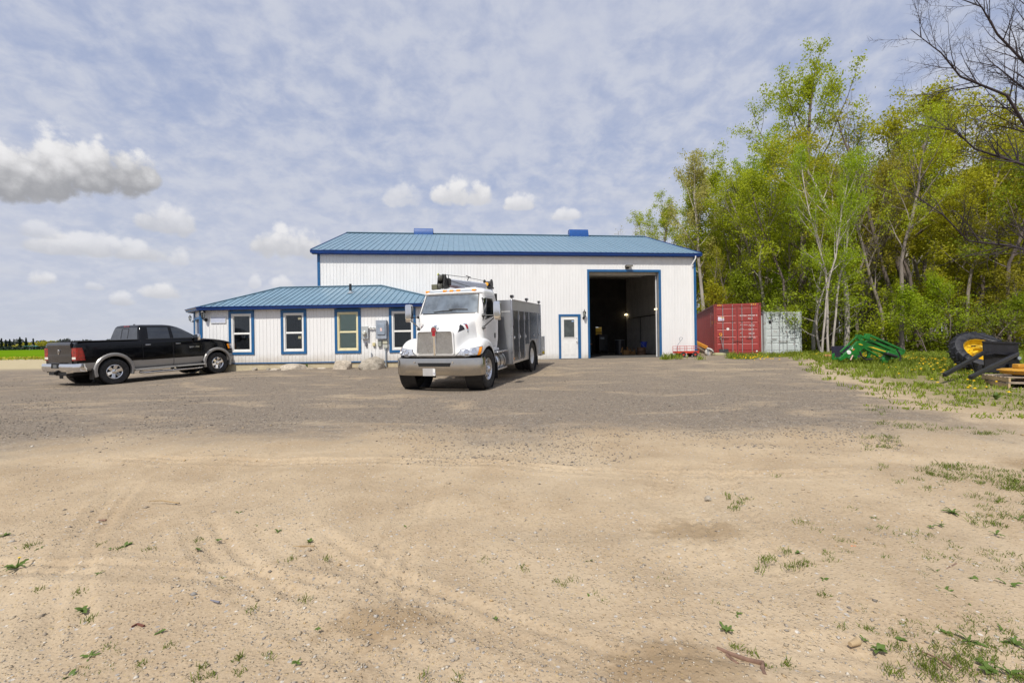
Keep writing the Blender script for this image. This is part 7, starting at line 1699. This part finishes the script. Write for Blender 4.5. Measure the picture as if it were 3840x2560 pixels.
def foreground_tufts():
    rs = np.random.RandomState(21); roots = []; h = []
    lst = [(0, 185, 650), (0, 800, 680), (0, 1995, 715), (0, 2240, 725), (0, 270, 950), (0, 545, 950), (0, 590, 1140), (0, 750, 1345), (0, 800, 1385), (0, 1150, 1330), (0, 975, 1450), (0, 745, 1480), (0, 640, 1535), (0, 560, 1500), (0, 1620, 1415), (0, 1635, 1500), (0, 1440, 1530), (0, 1335, 1535), (0, 1855, 1400), (0, 2075, 1005), (0, 1745, 1080), (0, 685, 640), (0, 1025, 665), (0, 1370, 605), (0, 250, 622), (0, 1400, 1450),
           (1, 1585, 872), (1, 1515, 905), (1, 1487, 872), (1, 970, 740), (1, 1735, 975), (1, 2200, 890), (1, 555, 1530), (1, 2005, 850), (1, 1800, 1028), (1, 790, 1545), (1, 1245, 795),
           (2, 350, 380), (2, 370, 340), (2, 430, 325), (2, 310, 292), (2, 920, 535), (2, 795, 480), (2, 855, 495), (2, 1015, 505), (2, 700, 680), (2, 555, 735), (2, 610, 725), (2, 725, 785), (2, 795, 765), (2, 850, 755), (2, 525, 805), (2, 1020, 740), (2, 1070, 610), (2, 1130, 620), (2, 1145, 680), (2, 1010, 695), (2, 1395, 715), (2, 1250, 865), (2, 960, 980), (2, 1290, 990), (2, 1240, 1080), (2, 1340, 1090), (2, 1265, 1215), (2, 1090, 1205), (2, 1500, 1180), (2, 1420, 1240), (2, 1480, 1330), (2, 1690, 1500), (2, 360, 1340), (2, 475, 1385), (2, 715, 1455), (2, 590, 1475), (2, 1690, 1440), (2, 1640, 860), (2, 1670, 735), (2, 1780, 210), (2, 1665, 245), (2, 1700, 150), (2, 1350, 100), (2, 1880, 125), (2, 1500, 205), (2, 1610, 185)]
    for p, x, y in lst:
        for q in range(2 if p < 2 else 3):
            g = pix_ground(P3(p, x, y)[0] + rs.normal() * 6, P3(p, x, y)[1] + rs.normal() * 4); roots.append(g[:]); h.append(.010 + .0065 * g.y * rs.uniform(.6, 1.2))
    for i in range(1000):   # denser to the right
        px = 3840 - abs(rs.normal()) * 420; py = rs.uniform(1790, 2560); g = pix_ground(px + 40, py)
        if rs.rand() < .55 and math.sin(g.x * 4.1 + 1.3 * math.sin(g.y * 5)) * math.sin(g.y * 3.3 + g.x) > .25: roots.append(g[:]); h.append(.012 + .006 * g.y)
    for i in range(900):   # band from the right edge towards the lawn
        px = rs.uniform(3250, 3900); py = rs.uniform(1480, 1930); g = pix_ground(px, py)
        if math.sin(g.x * 2.2 + 1.7 * math.sin(g.y * 1.9)) * math.sin(g.y * 2.1 + g.x * .7) > .42 - (px - 3250) / 3000: roots.append(g[:]); h.append(.012 + .006 * g.y)
    roots = np.array(roots); V = blades(roots - np.array([0, 0, .003]), np.array(h), 13, rs, (.006 + .0045 * roots[:, 1]), .0012 + .0003 * roots[:, 1], .9)
    o = link('grass_tufts', quads_mesh('grass_tufts', V), G_TUFT); tag(o, 'sparse grass tufts scattered over the dirt', 'grass', None, 'stuff')
foreground_tufts()
def weeds():
    rr = random.Random(6)
    def leafmesh(kind):
        mb = MB(); n = 5; rows = []
        for i in range(n + 1):
            t = i / n; w = (math.sin(math.pi * min(1, t * .85 + .12)) ** .8) * (.27 if kind == 'plantain' else .13 * (1 + .5 * math.sin(t * 17)))
            z = .30 * math.sin(t * 1.9) - .18 * t * t; rows.append([Vector((t, -w, z + .04)), Vector((t, 0, z)), Vector((t, w, z + .04))])
        mb.loft(rows, closed=False); me = mb.mesh('leaf', fixn=False); me.shade_smooth(); return me
    LM = {'plantain': leafmesh('plantain'), 'dandelion': leafmesh('dandelion')}
    lst = [(0, 1635, 415, .8), (0, 1770, 505, .5), (0, 1810, 525, .5), (0, 1900, 540, .7), (0, 2115, 620, .9), (0, 745, 670, .8), (0, 860, 640, 1.1), (0, 1490, 600, .8), (0, 1355, 660, .6), (0, 670, 838, .7), (0, 1525, 868, .5), (0, 115, 795, 2.0), (0, 565, 1080, 1.2), (0, 1100, 1235, .8), (0, 620, 1420, 1.3), (0, 2030, 1450, .8), (0, 30, 565, 1.), (0, 470, 1555, 1.3), (0, 275, 655, .7), (0, 2175, 1215, .6),
           (1, 450, 525, .8), (1, 1705, 745, 1.), (1, 1430, 733, .5), (1, 1948, 845, .8), (1, 1697, 990, .7), (1, 2000, 1085, .7), (1, 1057, 1145, .6), (1, 1950, 895, .4),
           (2, 1845, 425, 1.3), (2, 1765, 495, .9), (2, 1700, 515, .9), (2, 2145, 563, 1.), (2, 1310, 445, .8), (2, 1730, 825, 1.1), (2, 1800, 965, 1.7), (2, 2010, 885, 1.2), (2, 2230, 920, 1.6), (2, 2000, 1000, 1.2), (2, 1975, 1070, 1.), (2, 300, 1225, 1.3), (2, 365, 1105, .8), (2, 965, 870, .8), (2, 1340, 1350, 1.4), (2, 1245, 1290, .9), (2, 1425, 840, .7), (2, 790, 690, .8), (2, 2270, 1310, 1.5), (2, 2190, 1230, 1.), (2, 1960, 1290, 1.9), (2, 1800, 1240, 1.), (2, 1500, 1115, .7), (2, 2100, 1500, 1.4), (2, 1500, 1290, .8), (2, 2240, 1520, 1.5), (2, 2300, 460, .9), (2, 2050, 1450, 1.2)]
    special = {(0, 115, 795): 'largest dark dandelion plant at the left edge of the dirt', (2, 1800, 965): 'large dark green weed rosette in the lower right dirt', (2, 1960, 1290): 'large sprawling weed near the lower right corner', (2, 300, 1225): 'upright broad leaved weed by the lone stick', (0, 565, 1080): 'cross shaped leafy weed in the lower left dirt', (2, 1765, 495): 'small weed with one yellow flower on the right'}
    weed_label = {}
    for p in range(3):
        for bi, band in enumerate(('upper', 'middle', 'lower')):
            cell = sorted((q for q in lst if q[0] == p and q[:3] not in special and bi == min(2, int(q[2] / 530))), key=lambda q: q[1])
            for j, q in enumerate(cell):
                weed_label[q[:3]] = '%s green weed, %s from the left in the %s %s dirt' % ('tiny' if q[3] < .75 else 'small', ORD[j], band, ('left', 'middle', 'right')[p])
    for i, (p, x, y, s) in enumerate(lst):
        g = pix_ground(*P3(p, x, y)); kind = rr.choice(['plantain', 'plantain', 'dandelion']) if s < 1.5 else 'dandelion'
        e = empty('weed', g); L = .0120 * s * g.y ** .75 + .005; n = rr.randint(4, 6) if s < 1.1 else rr.randint(7, 11)
        lab = special.get((p, x, y)); zone = ('left', 'middle', 'right')[p]
        tag(e, lab or weed_label[(p, x, y)], 'weed', 'small weeds in the %s dirt' % zone if not lab else None)
        a0 = rr.uniform(0, 6.28)
        for j in range(n):
            o = link('leaf', LM[kind], G_WEED, e); a = a0 + 2 * math.pi * j / n + rr.gauss(0, .3); q = L * rr.uniform(.7, 1.25) * (1.25 if kind == 'dandelion' else 1)
            o.rotation_euler = (rr.gauss(0, .25), rr.uniform(-.55, .15), a); o.scale = (q, q, q)
        if lab and ('flower' in lab or 'dandelion' in lab):
            MB().tube([(0, 0, 0), (L * .3, 0, L * 1.1)], L * .05, 5).build('stem', G_WEED, e); MB().lathe([(0, .0), (L * .13, L * .03), (L * .14, L * .07), (0, L * .09)], (L * .3, 0, L * 1.08), 'z', 8).build('flower', MATS['dandelion_yellow'], e)
    # plants at the workshop wall
    for i, (px, py, s, lab) in enumerate(((2497, 1347, 1.3, 'leafy weed against the wall right of the overhead door'), (2520, 1346, 1.6, 'tall leafy weed left of the red wagon'), (1150, 1382, 1.0, 'small green weed between the edging stones'), (3790, 1440, .9, 'dark bushy weed in the grass right of the gravel'), (3735, 1500, .8, 'dark low weed at the gravel edge on the right'))):
        g = pix_ground(px, py); e = empty('weed', g); tag(e, lab, 'weed')
        for j in range(14):
            o = link('leaf', LM['plantain'], G_WEED, e); q = .16 * s * rr.uniform(.6, 1.2); o.rotation_euler = (rr.gauss(0, .2), rr.uniform(-1.3, -.3), rr.uniform(0, 6.28)); o.scale = (q, q * .8, q)
weeds()
def stones():
    rs = np.random.RandomState(33)
    oc = np.array([[1, 0, 0], [0, 1, 0], [-1, 0, 0], [0, -1, 0], [0, 0, 1], [0, 0, -1]], float); tri = np.array([[0, 1, 4], [1, 2, 4], [2, 3, 4], [3, 0, 4], [1, 0, 5], [2, 1, 5], [3, 2, 5], [0, 3, 5]])
    def scatter(X, Y, S, nm, lab, m_):
        n = len(X); Z = gz_arr(X, Y) + track_dent(X, Y) * np.clip((8 - Y) / 3, 0, 1)
        V = oc[None] * rs.uniform(.55, 1.3, (n, 6, 1)) * S[:, None, None] * np.stack([rs.uniform(.8, 1.5, n), rs.uniform(.6, 1.1, n), rs.uniform(.4, .8, n)], 1)[:, None, :]
        a = rs.uniform(0, 6.28, n); ca, sa = np.cos(a)[:, None], np.sin(a)[:, None]; x = V[:, :, 0] * ca - V[:, :, 1] * sa; y = V[:, :, 0] * sa + V[:, :, 1] * ca
        V = np.stack([x + X[:, None], y + Y[:, None], V[:, :, 2] + (Z + S * .12)[:, None]], 2).reshape(-1, 3); F = (tri[None] + (np.arange(n) * 6)[:, None, None]).reshape(-1)
        me = bpy.data.meshes.new(nm); me.vertices.add(len(V)); me.vertices.foreach_set('co', V.astype(np.float32).ravel()); me.loops.add(len(F)); me.loops.foreach_set('vertex_index', F.astype(np.int32)); me.polygons.add(len(F) // 3); me.polygons.foreach_set('loop_start', np.arange(0, len(F), 3, dtype=np.int32)); me.update(calc_edges=True); me.shade_smooth()
        tag(link(nm, me, m_), lab, 'gravel', None, 'stuff')
    def stone_mat(nm, cols):
        m = bpy.data.materials.new(nm); m.use_nodes = True; k = NT(m.node_tree); b = m.node_tree.nodes['Principled BSDF']; rp = k.n('ShaderNodeValToRGB'); k.put(rp.inputs[0], k.n('ShaderNodeNewGeometry').outputs['Random Per Island'])
        el = rp.color_ramp.elements; el[0].color = cols[0] + (1,); el[1].color = cols[-1] + (1,)
        for i, c in enumerate(cols[1:-1]): q = el.new((i + 1) / (len(cols) - 1)); q.color = c + (1,)
        k.put(b.inputs['Base Color'], rp.outputs[0]); b.inputs['Roughness'].default_value = .9; return m
    n = 36000; Y = 1.45 / (1 - rs.rand(n) * .80); X = rs.uniform(-1.2, 1.2, n) * Y; S = np.clip(rs.lognormal(-5.6, .5, n), .002, .018) * (.7 + .15 * Y); cl = np.sin(X * 2.3 + np.sin(Y * 3)) * np.sin(Y * 2.7 + X); k = rs.rand(n) < .45 + .45 * cl; X, Y, S = X[k], Y[k], S[k]
    scatter(X, Y, S, 'dirt_pebbles', 'loose pebbles lying over the tan dirt', stone_mat('pebble_colours', [(.17, .15, .13), (.36, .29, .20), (.42, .35, .25), (.30, .26, .22), (.50, .44, .35), (.44, .31, .16), (.22, .21, .20), (.58, .53, .45)]))
    n = 60000; Y = 4.6 / (1 - rs.rand(n) * .76); X = rs.uniform(-1.15, .85, n) * Y; ok = X < 6.8 + np.maximum(0, Y - 8) * .45; ok &= Y < 22 - np.where(X < -3, 3.4, 0); ed = Y + 1.1 * np.sin(X * .55 + .8) + .7 * np.sin(X * 1.37 + 2) + .35 * np.sin(X * 3.3 + Y); ok &= rs.rand(len(X)) < np.clip((ed - 5.3) / 2.2, .0, 1) * np.clip(.75 + .5 * np.sin(Y * 1.9 + .8 * np.sin(X * .5)) * np.sin(X * .37 + Y * .5), .15, 1); X, Y = X[ok], Y[ok]; S = np.clip(rs.lognormal(-4.75, .4, len(X)), .005, .026) * (.75 + .03 * Y)
    scatter(X, Y, S, 'yard_gravel', 'coarse grey gravel spread over the yard', stone_mat('gravel_colours', [(.10, .085, .072), (.17, .145, .12), (.29, .25, .20), (.15, .13, .112), (.23, .20, .165), (.40, .345, .28)]))
stones()
def litter():
    bk = mat('stick_bark', (.20, .12, .085), .85, 0, .25, 30)
    def stick(pts, r, lab, fork=None, m_=bk, cat='stick', name='fallen_stick'):
        g = [pix_ground(*P3(*q)) + Vector((0, 0, r * .9)) for q in pts]; o = g[0].copy(); e = empty(name, o); tag(e, lab, cat)
        MB().tube([q - o for q in g], [r * lerp(.6, 1, i / (len(g) - 1)) for i in range(len(g))], 6).build('stem', m_, e, smooth=60)
        if fork: MB().tube([pix_ground(*P3(*q)) - o + Vector((0, 0, r * .7)) for q in fork], r * .5, 5).build('twig', m_, e, smooth=60)
    stick([(2, 235, 1360), (2, 330, 1395), (2, 450, 1440), (2, 550, 1468), (2, 545, 1510), (2, 562, 1562)], .011, 'reddish forked stick lying in the bottom right dirt', [(2, 300, 1400), (2, 350, 1430), (2, 380, 1460)])
    stick([(2, 170, 1550), (2, 250, 1556), (2, 330, 1568)], .006, 'thin stick cut off by the bottom edge')
    stick([(2, 1640, 1365), (2, 1740, 1420), (2, 1840, 1475)], .005, 'thin reddish twig among the lower right weeds')
    stick([(2, 1770, 820), (2, 1820, 795), (2, 1872, 765)], .006, 'reddish twig sticking out beside a weed on the right')
    stick([(0, 1015, 332), (0, 1110, 328), (0, 1225, 347)], .006, 'long thin straw stick in the left dirt', m_=mat('straw', (.36, .26, .14), .8))
    stick([(0, 675, 473), (0, 725, 470)], .008, 'short brown stick in the left dirt')
    stick([(0, 2000, 643), (0, 2070, 648), (0, 2150, 640)], .005, 'pale straw stick beside a small weed', m_=mat('straw', (.36, .26, .14), .8))
    stick([(0, 900, 1197), (0, 940, 1185), (0, 985, 1190)], .006, 'curled brown dead leaf in the lower left dirt', m_=mat('dead_leaf', (.16, .06, .04), .8), cat='leaf', name='dead_leaf')
    stick([(0, 1440, 1020), (0, 1500, 1038)], .005, 'short bluish grey stick in the lower left dirt', m_=mat('blue_grey_stick', (.17, .17, .21), .6))
    stick([(2, 1125, 640), (2, 1150, 632), (2, 1180, 648), (2, 1210, 640), (2, 1190, 655), (2, 1150, 650)], .006, 'crumpled bright orange plastic string in the dirt', m_=mat('orange_plastic', (.85, .20, .03), .5), cat='string', name='plastic_string')
    stick([(2, 1145, 1340), (2, 1200, 1325)], .016, 'pale wood chip in the lower right dirt', m_=mat('wood_chip', (.42, .31, .18), .8), cat='wood chip', name='wood_chip')
    g = pix_ground(*P3(2, 170, 322)); e = link('dark_stone', rock_mesh(61, .028, .022, .024, .3, .5, 2), M_ROCK); e.location = g; tag(e, 'lone dark stone on the right of the dirt centre', 'stone')
litter()
